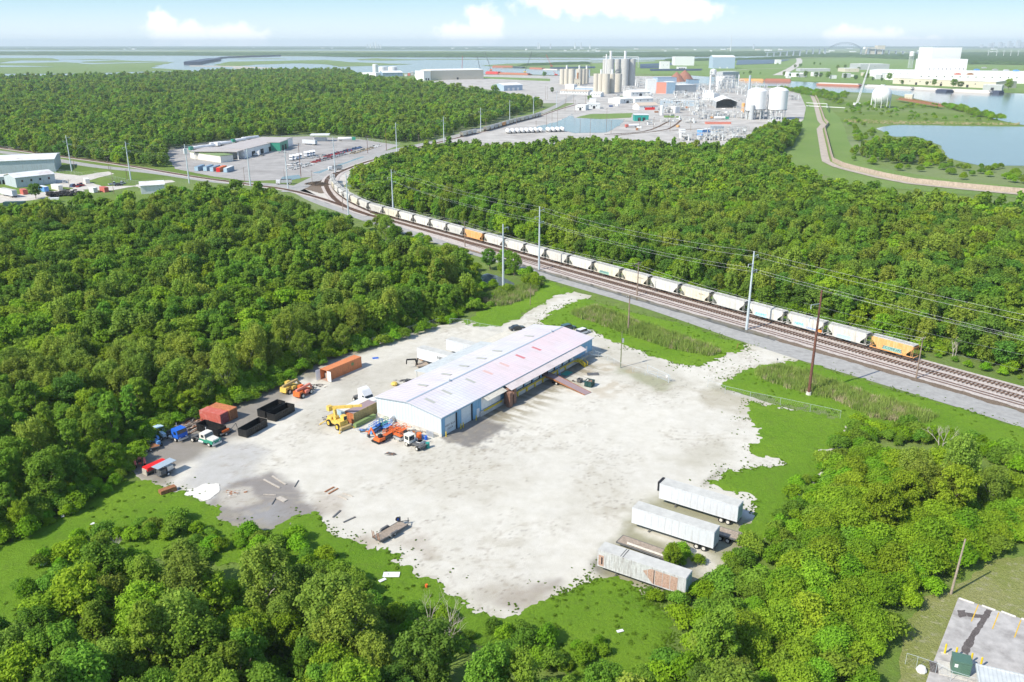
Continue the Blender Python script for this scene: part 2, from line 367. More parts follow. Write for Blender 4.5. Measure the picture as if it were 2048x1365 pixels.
ragged('water', [pxs([(1752, 258), (1775, 252), (1802, 250.5), (1900, 252.5), (2048, 254), (2400, 258), (2400, 345), (2048, 332), (1960, 332), (1900, 318), (1880, 292), (1830, 272), (1790, 275), (1765, 265)])], M['water'], .12, cell=6, amp=3, nscale=18)
ragged('grass', [pxs([(1568, 184), (1640, 187), (1655, 215), (1680, 235), (1690, 260), (1700, 290), (1722, 312), (1752, 335), (1850, 352), (1930, 364), (2100, 378), (2400, 400), (2400, 420), (2048, 397), (1900, 387), (1700, 370), (1640, 348), (1552, 318), (1570, 280), (1600, 245), (1612, 225), (1600, 190)])], M['grass_far'], .10, cell=5, amp=2, nscale=20)
sheet('plant_yard', pxs([(860, 164), (960, 150), (1100, 152), (1380, 153), (1450, 172), (1560, 177), (1600, 188), (1612, 215), (1607, 240), (1560, 275), (1500, 292), (930, 294), (890, 287), (920, 275), (1070, 237), (1150, 207), (1085, 207), (1050, 196), (1000, 182), (900, 172)]), M['plant_paving'], .12)
sheet('grass', pxs([(905, 152), (1100, 158), (1100, 163), (980, 158)]), M['grass_far'], .20)
ragged('water', [pxs([(1062, 257), (1115, 244), (1144, 229), (1150, 237), (1200, 238.5), (1250, 240), (1240, 251), (1225, 259), (1214, 266), (1150, 267), (1130, 263), (1070, 261)])], M['water'], .22, cell=4, amp=3, nscale=14)
ragged('grass', [pxs([(1150, 236), (1180, 229), (1265, 227), (1262, 236), (1200, 239)]), pxs([(1327, 232), (1362, 232), (1360, 236), (1328, 236)])], M['grass_far'], .26, cell=3, amp=1.5, nscale=9)
ragged('depot_yard', [pxs([(338, 300), (400, 287), (520, 276), (620, 273), (720, 279), (800, 291), (735, 314), (690, 331), (640, 352), (600, 357), (560, 360), (500, 363), (430, 354), (350, 338), (335, 315)])], M['depot_paving'], .06, cell=3, amp=1.5, nscale=12)
ragged('pale_gravel_ground', [pxs([(585, 382), (655, 351), (690, 338), (703, 345), (690, 372), (722, 408), (700, 422), (640, 402)]), pxs([(108, 345), (160, 352), (218, 343), (228, 348), (172, 362), (205, 373), (275, 372), (220, 382), (150, 377), (108, 373)]), pxs([(-80, 392), (60, 388), (160, 377), (172, 383), (60, 402), (-80, 412)]), pxs([(270, 370), (340, 360), (350, 364), (280, 378)]), pxs([(-80, 268), (0, 275), (30, 290), (60, 297), (-80, 297)])], M['pale_gravel'], .05, cell=2.5, amp=2, nscale=9)
ragged('water', [pxs([(556, 367), (603, 357), (597, 350), (565, 354)]), pxs([(624, 347), (660, 336), (725, 313), (737, 317), (690, 334), (650, 348)])], M['water'], .09, cell=2, amp=1, nscale=6)
# puddles and ponds in the marsh beside the road
ragged('water', [pxs([(738, 492), (760, 484), (800, 482), (835, 492), (790, 508), (750, 503)]), pxs([(955, 556), (975, 546), (1010, 556), (1035, 572), (1005, 576), (965, 567)]), pxs([(999, 608), (1020, 604), (1024, 609), (1004, 613)])], M['water'], .03, cell=.8, amp=1.6, nscale=6)
# ================================================================== the gravel yard
YARD = [(262, 935), (258, 905), (285, 885), (330, 862), (400, 826), (470, 802), (500, 786), (560, 768), (600, 752), (640, 720), (740, 692), (800, 672), (880, 652), (930, 642), (990, 648), (1040, 636), (1072, 612), (1095, 597), (1140, 582), (1182, 592), (1170, 606), (1110, 632), (1090, 655), (1185, 660), (1250, 678), (1360, 712), (1450, 700), (1495, 688), (1540, 692), (1610, 716), (1560, 735), (1490, 750), (1440, 775), (1700, 855), (1690, 900), (1600, 1000), (1520, 1080), (1440, 1140), (1390, 1165), (1290, 1200), (1200, 1195), (1100, 1220), (1060, 1250), (1000, 1262), (920, 1225), (850, 1195), (780, 1150), (680, 1100), (600, 1060), (520, 1075), (430, 1060), (400, 1020), (350, 995), (300, 980)]
def smst(x, a, b): t = np.clip((x - a) / (b - a), 0, 1); return t * t * (3 - 2 * t)
BO = Vector(P2(883.6, 874.4)); BA = Vector((.5826, .8127)); BB = Vector((-.8127, .5826))     # warehouse corner and its two directions
def yard_tint(X, Y):
    n1, n2, n3 = fbm(X, Y, 9, 5, 1), fbm(X, Y, 2.2, 4, 2), fbm(X, Y, 30, 3, 5)
    C = np.array([.665, .64, .575])[None] * (0.92 + .16 * n3)[:, None] * (.94 + .12 * n2)[:, None]
    def lay(poly, col, soft=3, amp=5, k=1.0, n=n1):
        nonlocal C
        w = smst(sdist(X, Y, pxs(poly)) + (n - .5) * 2 * amp, -soft / 2, soft / 2)[:, None] * k; C = C * (1 - w) + np.array(col)[None] * w
    lay([(255, 950), (260, 890), (330, 850), (400, 818), (500, 780), (560, 760), (590, 790), (575, 825), (540, 850), (470, 885), (420, 910), (365, 935), (345, 975), (300, 975)], (.25, .228, .205), 4, 3, .9)
    lay([(600, 745), (640, 715), (745, 690), (760, 700), (640, 735), (620, 765)], (.22, .20, .18), 3, 2, .8)
    lay([(345, 975), (400, 900), (470, 880), (530, 905), (500, 960), (430, 1000)], (.47, .465, .46), 4, 4, .8)
    lay([(435, 1005), (475, 965), (545, 945), (600, 965), (600, 1000), (640, 1035), (600, 1070), (500, 1080), (425, 1050)], (.265, .245, .235), 3, 4, .95)
    lay([(490, 1030), (540, 1010), (575, 1030), (540, 1050)], (.33, .33, .34), 3, 2, .7)
    lay([(445, 985), (500, 975), (510, 1000), (470, 1015), (445, 1010)], (.52, .49, .44), 2, 2, .9)
    lay([(400, 1045), (440, 1050), (520, 1062), (640, 1050), (620, 1070), (500, 1090), (420, 1080)], (.20, .22, .09), 3, 3, .6)
    for q in ([(790, 930), (930, 900), (1100, 960), (1000, 1010), (850, 1000)], [(1080, 1000), (1200, 950), (1260, 980), (1160, 1050)]): lay(q, (.545, .515, .44), 8, 8, .5)
    # damp olive ground under and between the trailers
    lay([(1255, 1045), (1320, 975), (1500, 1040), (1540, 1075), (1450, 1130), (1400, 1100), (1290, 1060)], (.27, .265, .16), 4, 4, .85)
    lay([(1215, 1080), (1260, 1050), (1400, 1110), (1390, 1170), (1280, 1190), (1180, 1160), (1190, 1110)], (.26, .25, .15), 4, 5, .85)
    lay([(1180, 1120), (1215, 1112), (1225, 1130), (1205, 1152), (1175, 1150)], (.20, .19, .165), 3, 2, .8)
    lay([(1400, 968), (1440, 935), (1452, 940), (1412, 976)], (.30, .28, .225), 2, 1.5, .8); lay([(1320, 920), (1440, 880), (1460, 915), (1400, 945)], (.42, .39, .30), 5, 5, .45)
    lay([(1380, 800), (1440, 775), (1520, 800), (1500, 830), (1440, 820)], (.36, .32, .22), 4, 5, .55)
    lay([(1020, 1205), (1080, 1165), (1120, 1175), (1060, 1215)], (.33, .28, .24), 4, 4, .7); lay([(950, 1180), (1010, 1165), (1020, 1185), (960, 1200)], (.42, .38, .32), 4, 4, .6)
    lay([(1090, 1160), (1130, 1150), (1125, 1175), (1090, 1185)], (.30, .26, .23), 3, 3, .7)
    for q in ([(690, 1075), (740, 1060), (760, 1090), (700, 1095)], [(640, 1000), (690, 990), (720, 1050), (660, 1040)], [(800, 1080), (850, 1070), (860, 1110), (810, 1100)]): lay(q, (.40, .34, .28), 3, 5, .5)
    lay([(560, 830), (640, 800), (700, 775), (760, 740), (740, 720), (640, 770), (560, 810)], (.46, .44, .39), 5, 6, .6)
    lay([(700, 745), (870, 690), (900, 720), (760, 800), (640, 860), (600, 830)], (.50, .475, .41), 6, 8, .6)
    lay([(1185, 665), (1240, 690), (1340, 720), (1400, 765), (1340, 790), (1230, 760), (1190, 720)], (.50, .475, .40), 6, 6, .6)
    lay([(1220, 725), (1270, 740), (1340, 765), (1320, 778), (1230, 745)], (.24, .26, .12), 3, 4, .6)
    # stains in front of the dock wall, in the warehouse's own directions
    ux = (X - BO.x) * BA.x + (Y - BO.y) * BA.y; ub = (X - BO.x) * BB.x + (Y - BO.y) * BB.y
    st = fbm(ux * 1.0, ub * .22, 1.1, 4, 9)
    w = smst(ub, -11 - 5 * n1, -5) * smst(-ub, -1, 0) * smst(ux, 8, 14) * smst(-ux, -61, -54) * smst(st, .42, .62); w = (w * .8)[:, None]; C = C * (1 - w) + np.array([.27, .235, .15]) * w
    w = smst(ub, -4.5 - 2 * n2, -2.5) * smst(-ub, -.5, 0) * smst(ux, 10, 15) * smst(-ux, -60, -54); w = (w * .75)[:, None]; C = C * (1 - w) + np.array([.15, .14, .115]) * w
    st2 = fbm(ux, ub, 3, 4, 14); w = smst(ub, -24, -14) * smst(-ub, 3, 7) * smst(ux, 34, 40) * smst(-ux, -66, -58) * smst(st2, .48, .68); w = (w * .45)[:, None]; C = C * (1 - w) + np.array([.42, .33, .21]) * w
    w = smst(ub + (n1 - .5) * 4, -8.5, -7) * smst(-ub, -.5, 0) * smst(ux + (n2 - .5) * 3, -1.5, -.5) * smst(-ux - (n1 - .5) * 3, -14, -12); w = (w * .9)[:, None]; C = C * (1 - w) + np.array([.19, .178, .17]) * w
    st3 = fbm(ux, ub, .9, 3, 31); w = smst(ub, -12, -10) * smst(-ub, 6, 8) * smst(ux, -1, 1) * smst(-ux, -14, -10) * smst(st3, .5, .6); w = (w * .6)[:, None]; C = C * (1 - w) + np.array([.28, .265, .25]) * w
    # tyre arcs and drag marks
    for cx, cy, r, wd, k in ((-2, 132, 17, .35, .3), (-2, 132, 19, .35, .3), (30, 150, 26, .35, .22), (30, 150, 28, .35, .22), (8, 118, 12, .3, .25), (40, 175, 14, .4, .3), (40, 175, 16, .4, .3), (-40, 160, 24, .4, .25), (-40, 160, 26, .4, .25)):
        d = np.abs(np.hypot(X - cx, (Y - cy) * 1.1) - r); w = (1 - smst(d, wd * .4, wd)) * smst(n1, .45, .6) * k; w = w[:, None]; C = C * (1 - w) + np.array([.50, .45, .36]) * w
    for sc_, lo, k_, cc_ in ((1.0, .64, .4, (.36, .31, .25)), (2.6, .62, .35, (.44, .40, .32)), (.55, .70, .5, (.22, .19, .16))):
        w = (smst(fbm(X, Y, sc_, 3, int(77 + sc_ * 9)), lo, lo + .08) * k_ * smst(n1, .42, .62))[:, None]; C = C * (1 - w) + np.array(cc_) * w
    e = sdist(X, Y, pxs(YARD)); w = (smst(-e, -7, 1) * smst(n2, .38, .6) * .6)[:, None]; C = C * (1 - w) + np.array([.40, .38, .27]) * w
    return np.clip(C, .02, 1)
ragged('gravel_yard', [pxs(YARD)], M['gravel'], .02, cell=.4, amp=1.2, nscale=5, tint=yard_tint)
def lawn_bulge(h=.28):
    return lambda X, Y, f: np.clip(f / 1.5, 0, 1) * (h * fbm(X, Y, 1.6, 4, 8) + .12 * fbm(X, Y, 6, 2, 4))
LAWNS = [[(-120, 1150), (0, 1098), (60, 1062), (160, 1003), (240, 960), (320, 975), (372, 986), (428, 1012), (448, 1052), (540, 1066), (598, 1035), (640, 1037), (690, 1073), (740, 1096), (803, 1106), (792, 1124), (868, 1180), (940, 1216), (1000, 1248), (1062, 1232), (1112, 1190), (1170, 1176), (1235, 1160), (1292, 1192), (1340, 1250), (1310, 1365), (1150, 1345), (1060, 1315), (870, 1290), (760, 1275), (620, 1180), (540, 1130), (330, 1110), (190, 1170), (60, 1250), (-120, 1275)], [(1090, 1200), (1170, 1176), (1235, 1160), (1300, 1200), (1330, 1290), (1250, 1360), (1150, 1350), (1060, 1310)],
         [(1084, 640), (1140, 606), (1172, 599), (1250, 622), (1400, 660), (1502, 692), (1492, 702), (1442, 712), (1412, 734), (1370, 735), (1300, 712), (1240, 688), (1185, 664), (1092, 652)],
         [(1430, 765), (1520, 730), (1580, 723), (1640, 732), (1720, 758), (1810, 786), (1940, 822), (2048, 858), (2250, 925), (2250, 990), (2048, 935), (1900, 890), (1750, 862), (1690, 852), (1690, 836), (1600, 812), (1500, 790)],
         [(1500, 805), (1560, 816), (1680, 842), (1705, 862), (1650, 910), (1610, 970), (1575, 1040), (1505, 1100), (1492, 1040), (1505, 1000), (1430, 966), (1470, 942), (1560, 928), (1502, 890), (1522, 870), (1495, 842)],
         [(935, 645), (1000, 600), (1040, 580), (1092, 560), (1141, 584), (1095, 599), (1070, 614), (1035, 638), (1000, 652), (960, 655)]]
for k, q in enumerate(LAWNS): ragged('grass', [pxs(q)], M['grass'], .04, cell=.4, amp=3.0, nscale=5, bulge=lawn_bulge(.2), fine=1.7, kind='stuff', seed=40 + k)
ragged('dry_grass', [pxs([(1790, 1380), (1815, 1240), (1850, 1195), (1900, 1182), (1980, 1125), (2048, 1112), (2400, 1130), (2400, 1480), (1790, 1480)])], M['grass_dry'], .03, cell=.5, amp=1.2, nscale=3, bulge=lawn_bulge(.1), kind='stuff')
ragged('dry_grass', [pxs([(820, 466), (980, 512), (1092, 545), (1250, 590), (1400, 632), (1540, 672), (1720, 724), (1900, 780), (2100, 840), (2100, 848), (1900, 790), (1720, 735), (1540, 684), (1400, 644), (1250, 600), (1092, 556), (980, 520), (820, 474)])], M['grass_dry'], .012, cell=.6, amp=.9, nscale=3)
# ================================================================== roads
ROAD = [P2(*q) for q in ((2300, 925), (2048, 841), (1938, 807), (1811, 769.5), (1716, 741.5), (1621, 714.5), (1502, 677), (1400, 642), (1282, 603), (1174, 573), (1092, 549), (1010, 521), (930, 497), (860, 475), (800, 459), (733, 437), (690, 421), (640, 404), (612, 390), (590, 377), (560, 371), (520, 369), (475, 367), (425, 362.5), (362, 353), (312, 345.5), (225, 337), (175, 331), (110, 320), (40, 309), (-60, 297), (-300, 280))]
band(MB(), smooth_path(ROAD, 2), 8.8, .05).build('road', M['asphalt']); tag(bpy.data.objects['road'], kind='structure')
ROAD2 = [P2(*q) for q in ((578, 385), (600, 374), (655, 347), (700, 330), (770, 305), (830, 293), (880, 282), (919, 271), (960, 260), (1017, 243), (1076, 229), (1110, 215), (1135, 200), (1150, 190), (1165, 178), (1172, 166))]
tag(band(MB(), smooth_path(ROAD2, 2), 10, .16).build('road', M['asphalt']), kind='structure')
tag(band(MB(), smooth_path([P2(*q) for q in ((1555, 151), (1575, 142), (1592, 132), (1600, 124), (1597, 117))], 1), 26, .3).build('road', M['pale_gravel']), kind='structure')
tag(band(MB(), [P2(*q) for q in ((1440, 143), (1500, 139), (1590, 136))], 9, .3).build('path', M['pale_gravel']), kind='structure')
tag(band(MB(), [P2(*q) for q in ((1180, 160), (1240, 163), (1400, 178))], 14, .3).build('path', M['pale_gravel']), kind='structure')
tag(sheet('parking_lot', pxs([(1916, 1199), (2048, 1243), (2300, 1330), (2300, 1520), (1800, 1520), (1860, 1342), (1871, 1315), (1905, 1228)]), M['asphalt_old'], .30))
for k, (a, b) in enumerate((((1956, 1213), (1942, 1247)), ((1997, 1229), (1984, 1262)), ((2041, 1244), (2028, 1279)), ((2090, 1262), (2078, 1298)))):
    tag(band(MB(), [P2(*a), P2(*b)], .14, .312).build('road_marking', M['line_yellow']), kind='structure')
# patched strip across the parking lot
mat('tar', (.10, .085, .08), .8, var=.25, dirt=(.2, .18, .17), dirt_amt=.5, scale=1.5)
ragged('tar_patch', [pxs([(1972, 1222), (1984, 1226), (1970, 1248), (1950, 1280), (1936, 1314), (1918, 1308), (1934, 1280), (1956, 1250)]), pxs([(1912, 1224), (1930, 1224), (1932, 1236), (1918, 1240)]), pxs([(1930, 1228), (1966, 1234), (1966, 1240), (1936, 1238)])], M['tar'], .306, cell=.12, amp=.25, nscale=.8)
# ================================================================== railway
def railway(pts, name='railway_track', z=.22, step=1.0, vis=True):
    pts = resample(pts, 2.0); root = tag(link(bpy.data.objects.new(name, None)), kind='structure')
    s = MB(); r1 = MB(); r2 = MB(); L_, R_ = strip_pts(pts, 1.5)
    for (a, b) in zip(L_, L_[1:]): r1.bar((a.x, a.y, z + .2), (b.x, b.y, z + .2), .09, .16)
    for (a, b) in zip(R_, R_[1:]): r2.bar((a.x, a.y, z + .2), (b.x, b.y, z + .2), .09, .16)
    acc = 0.0
    for a, b in zip(pts, pts[1:]):
        a, b = Vector(a), Vector(b); L = (b - a).length; d = (b - a) / L; t = -acc % step
        while t < L:
            p = a + d * t; s.cbox((p.x, p.y, z + .05), (.24, 2.6, .16), 0, Matrix.Rotation(math.atan2(d.y, d.x) + random.uniform(-.03, .03), 3, 'Z')); t += step
        acc = (acc + L) % step
    if vis: s.build('sleepers', M['sleeper'], root)
    r1.build('rail', M['rail_rust'], root); r2.build('rail', M['rail_rust'], root); return root
TA0, TA1 = Vector((123.3, 186.6)), Vector((-69.4, 414.9)); TD = (TA1 - TA0).normalized(); TN = Vector((TD.y, -TD.x))   # TN points away from the road
TAs = TA0 - TD * 40
curve = [P2(*q) for q in ((746, 426), (712, 411), (690, 398), (674, 385), (667, 374), (665, 363), (669, 353), (678, 346), (694, 339), (720, 329), (760, 317), (820, 300), (880, 285), (919, 275.5), (972, 263.5), (1030, 246), (1076, 235), (1110, 222), (1160, 208))]
LINE_A = [tuple(TAs)] + [tuple(TA0 + TD * t) for t in (100, 200, 270)] + smooth_path(curve, 2)
LINE_B = [tuple(TAs - TN * 4.7)] + [tuple(TA0 + TD * t - TN * 4.7) for t in (100, 200, 275)] + smooth_path([P2(*q) for q in ((740, 432), (690, 414), (640, 397), (580, 381), (530, 374), (470, 366), (375, 353), (250, 331), (180, 321), (100, 311), (0, 296), (-200, 272))], 1)
LINE_C = [tuple(TAs - TN * 8.9)] + [tuple(TA0 + TD * t - TN * 8.9) for t in (80, 150)] + [tuple(TA0 + TD * 200 - TN * 6.5), tuple(TA0 + TD * 225 - TN * 4.9)]
LINE_D = [P2(*q) for q in ((740, 432), (705, 421), (680, 408), (664, 394), (655, 380), (651, 369), (655, 358), (663, 351), (674, 345))]
ball = MB(); band(ball, [tuple(TAs - TN * 4.4), tuple(TA0 + TD * 200 - TN * 4.2), tuple(TA0 + TD * 290 - TN * 2.2)], [15.5, 15.0, 9.5], .06)
tag(ball.build('ballast', M['ballast']), kind='structure')
tag(band(MB(), smooth_path(curve, 2), 7, .19).build('ballast', M['ballast']), kind='structure')
tag(band(MB(), smooth_path(LINE_B[4:], 1), 6, .07).build('ballast', M['ballast']), kind='structure')
tag(band(MB(), smooth_path(LINE_D, 2), 6, .17).build('ballast', M['ballast']), kind='structure')
railway(LINE_A); railway(LINE_B); railway(LINE_C, z=.10, vis=False); railway(smooth_path(LINE_D, 1))
for q in (((1210, 270), (1280, 266), (1310, 258), (1340, 242)), ((1230, 272), (1330, 262), (1350, 252), (1362, 241)), ((1345, 261.5), (1410, 258))): railway(smooth_path([P2(*p) for p in q], 1), z=.15, step=2.0)
# flooded ditch between the rails and the road
def along(t, off): return tuple(TA0 + TD * t - TN * off)
ragged('ditch_water', [[along(t, 11.2) for t in range(60, 230, 10)] + [along(t, 14.0) for t in range(220, 50, -10)]], M['water_brown'], .075, cell=.6, amp=.8, nscale=6)
mat('mud', (.16, .12, .085), .9, var=.3, scale=1)
ragged('mud_verge', [[along(t, 11.0) for t in range(-50, 80, 10)] + [along(t, 13.4) for t in range(70, -60, -10)]], M['mud'], .072, cell=.5, amp=.9, nscale=3)
ragged('mud_verge', [pxs([(608, 378), (640, 362), (672, 347), (664, 358), (655, 372), (655, 388), (640, 388), (620, 382)])], M['mud'], .09, cell=.8, amp=2.5, nscale=5)
# ================================================================== levee with its floodwall
LEV = [P2(*q) for q in ((1598, 186), (1616, 187), (1624, 192), (1630, 205), (1634, 220), (1640, 242), (1647, 250), (1639, 259), (1643, 280), (1649, 312), (1652, 324), (1672, 334), (1696, 341), (1759, 356.5), (1819, 368), (1919, 378.5), (1998, 386), (2300, 412))]
tag(band(MB(), LEV, 5.5, .35).build('path', mat('levee_path', (.40, .345, .29), .9, var=.15, dirt=(.28, .23, .18), scale=.1)), kind='structure')
mat('floodwall', (.42, .34, .27), .9, var=.15, dirt=(.25, .19, .15), dirt_amt=.7, scale=.3, streak=True)
wl_ = MB()
Lw, Rw = strip_pts(LEV, 9)
for a, b in zip(Lw, Lw[1:]): wl_.bar((a.x, a.y, 1.5), (b.x, b.y, 1.5), .5, 3.0)
tag(wl_.build('floodwall', M['floodwall']), 'long brown concrete floodwall beside the levee path above the right-hand lagoon', 'wall')
# dark barrier, dike and lock far out in the marsh
mat('dark_steel', (.045, .06, .10), .7, var=.2); mat('rock', (.40, .36, .31), .9, var=.2)
bw = MB()
for q, h, w_ in ((((384, 130.2), (396, 127.5), (430, 122)), 12, 60), (((430, 121), (440, 118.3), (455, 116.5), (500, 115), (560, 113.2)), 9, 14)):
    for a, b in zip(q, q[1:]): bw.bar((*P2(*a), h / 2), (*P2(*b), h / 2), w_, h)
tag(bw.build('storm_barrier', M['dark_steel']), 'long dark storm surge barrier bending across the far marsh water', 'barrier')
bw = MB()
for a, b in (((382, 133), (470, 134)), ((470, 134), (560, 139)), ((470, 137), (500, 139)), ((560, 139), (700, 140.5))): bw.bar((*P2(*a), 1.2), (*P2(*b), 1.2), 14, 2.4)
tag(bw.build('rock_dike', M['rock']), 'low pale rock dike running out to the dark barrier', 'dike')
# far woods as bumpy canopies
def mat_canopy(name, a, b):
    m, N, L, B = newmat(name); t = N.new('ShaderNodeTexCoord'); co = t.outputs['Object']
    c = mixc(N, L, noise(N, L, co, .02, 5, .7, .35, .65), a, b); c = mixc(N, L, noise(N, L, co, .09, 4, .7, .4, .6), c, mixc(N, L, 1.0, c, (.45, .5, .45), 'MULTIPLY'))
    L.new(c, B.inputs['Base Color']); B.inputs['Roughness'].default_value = .95; B.inputs['Specular IOR Level'].default_value = .05
mat_canopy('canopy_far', (.060, .115, .035), (.095, .160, .045))
def canopy(poly, h=12, cell=12, seed=0, amp=25, label=None):
    def bul(X, Y, f): return np.clip(f / (cell * 1.2), 0, 1) * h * (.55 + .6 * fbm(X, Y, 30, 3, seed + 5)) 
    return ragged('woodland', [pxs(poly)], M['canopy_far'], .5, cell=cell, amp=amp, nscale=90, bulge=bul, kind='stuff', seed=seed)
canopy([(-600, 109.4), (0, 110), (340, 111.3), (560, 111.8), (700, 113), (700, 108.5), (360, 107), (150, 106), (-600, 106)], 12, 22, 1)
canopy([(640, 113), (700, 114.6), (900, 115), (1180, 115.6), (1400, 114), (1600, 111.2), (1600, 105), (1300, 107), (1180, 108), (900, 108.5), (640, 109)], 14, 22, 2)
canopy([(1330, 121), (1500, 119), (1600, 114), (1600, 116), (1520, 120.8), (1330, 123)], 9, 12, 3)
canopy([(1600, 114.5), (1720, 115.5), (1830, 120), (1860, 126), (1860, 112), (1700, 109), (1600, 108)], 13, 20, 4)
canopy([(1895, 130), (1960, 129), (2100, 131), (2500, 136), (2500, 110), (2100, 107), (1895, 108)], 13, 20, 5)
canopy([(-2500, 97.5), (0, 97.2), (1024, 97.5), (2100, 97.5), (4500, 97.5), (4500, 94.2), (1024, 93.9), (-2500, 94)], 14, 120, 6, amp=150)
canopy([(-2500, 100.2), (300, 99.4), (900, 100), (1300, 100.6), (900, 98.9), (300, 98.6), (-2500, 98.8)], 12, 60, 7, amp=100)
canopy([(1180, 129), (1030, 133), (1060, 130), (1180, 126.5)], 8, 12, 8, amp=12)
# ================================================================== trees
def mat_leaf(name, a, b, hi, trans=.42):
    m, N, L, B = newmat(name); t = N.new('ShaderNodeTexCoord'); oi = N.new('ShaderNodeObjectInfo')
    c = mixc(N, L, oi.outputs['Random'], a, b)
    # stands of one colour: broad noise over the tree's own place in the wood
    c = mixc(N, L, math_n(N, L, 'MULTIPLY', noise(N, L, oi.outputs['Location'], .035, 3, .6, .42, .62), .7), c, hi)
    c = mixc(N, L, noise(N, L, t.outputs['Object'], 1.1, 4, .6, .35, .65), mixc(N, L, 1.0, c, (.62, .68, .62), 'MULTIPLY'), c)
    sp = N.new('ShaderNodeMath'); sp.operation = 'FRACT'; L.new(math_n(N, L, 'MULTIPLY', oi.outputs['Random'], 7.31), sp.inputs[0])
    hs = N.new('ShaderNodeHueSaturation'); L.new(c, hs.inputs['Color']); mr = N.new('ShaderNodeMapRange'); L.new(sp.outputs[0], mr.inputs[0]); mr.inputs[3].default_value = .74; mr.inputs[4].default_value = 1.15; L.new(mr.outputs[0], hs.inputs['Value'])
    h2 = N.new('ShaderNodeMapRange'); L.new(math_n(N, L, 'FRACT', math_n(N, L, 'MULTIPLY', oi.outputs['Random'], 23.7)), h2.inputs[0]); h2.inputs[3].default_value = .490; h2.inputs[4].default_value = .528; L.new(h2.outputs[0], hs.inputs['Hue'])
    L.new(hs.outputs[0], B.inputs['Base Color']); B.inputs['Roughness'].default_value = .75; B.inputs['Specular IOR Level'].default_value = .12
    tr = N.new('ShaderNodeBsdfTranslucent'); L.new(hs.outputs[0], tr.inputs['Color']); ms = N.new('ShaderNodeMixShader'); ms.inputs[0].default_value = trans
    L.new(B.outputs[0], ms.inputs[1]); L.new(tr.outputs[0], ms.inputs[2]); L.new(ms.outputs[0], N['Material Output'].inputs['Surface']); return m
mat_leaf('leaf_dark', (.140, .260, .040), (.190, .315, .044), (.215, .345, .042)); mat_leaf('leaf_mid', (.225, .370, .040), (.275, .420, .044), (.305, .430, .044))
mat_leaf('leaf_bright', (.315, .480, .028), (.360, .510, .032), (.375, .495, .040)); mat_leaf('leaf_willow', (.295, .400, .054), (.335, .425, .056), (.345, .420, .062)); mat_leaf('leaf_vine', (.285, .475, .020), (.330, .520, .026), (.305, .455, .038))
mat('bark', (.16, .13, .10), .9, var=.25, scale=2); mat('bark_pale', (.42, .39, .34), .9, var=.2, scale=2); mat('leaf_yellow', (.55, .42, .02), .8, var=.2)
def tris_mesh(name, centers, normals, size, mats, flat=1.0, rs=None):
    n = len(centers); rs = rs or np.random
    a = np.cross(normals, rs.normal(size=(n, 3))); a /= np.linalg.norm(a, axis=1)[:, None] + 1e-9; b = np.cross(normals, a)
    s = (size * rs.uniform(.6, 1.35, n))[:, None]; k = rs.uniform(.55, 1.0, n)[:, None]
    q = np.stack([centers - a * s - b * s * k, centers + a * s - b * s * k * .6, centers + a * s * .7 + b * s * k, centers - a * s * .8 + b * s * k], 1).reshape(-1, 3)
    me = bpy.data.meshes.new(name); me.vertices.add(4 * n); me.vertices.foreach_set('co', q.astype(np.float32).ravel())
    me.loops.add(4 * n); me.loops.foreach_set('vertex_index', np.arange(4 * n)); me.polygons.add(n); me.polygons.foreach_set('loop_start', np.arange(0, 4 * n, 4)); me.polygons.foreach_set('loop_total', np.full(n, 4))
    me.materials.append(mats); me.update(calc_edges=True); return me
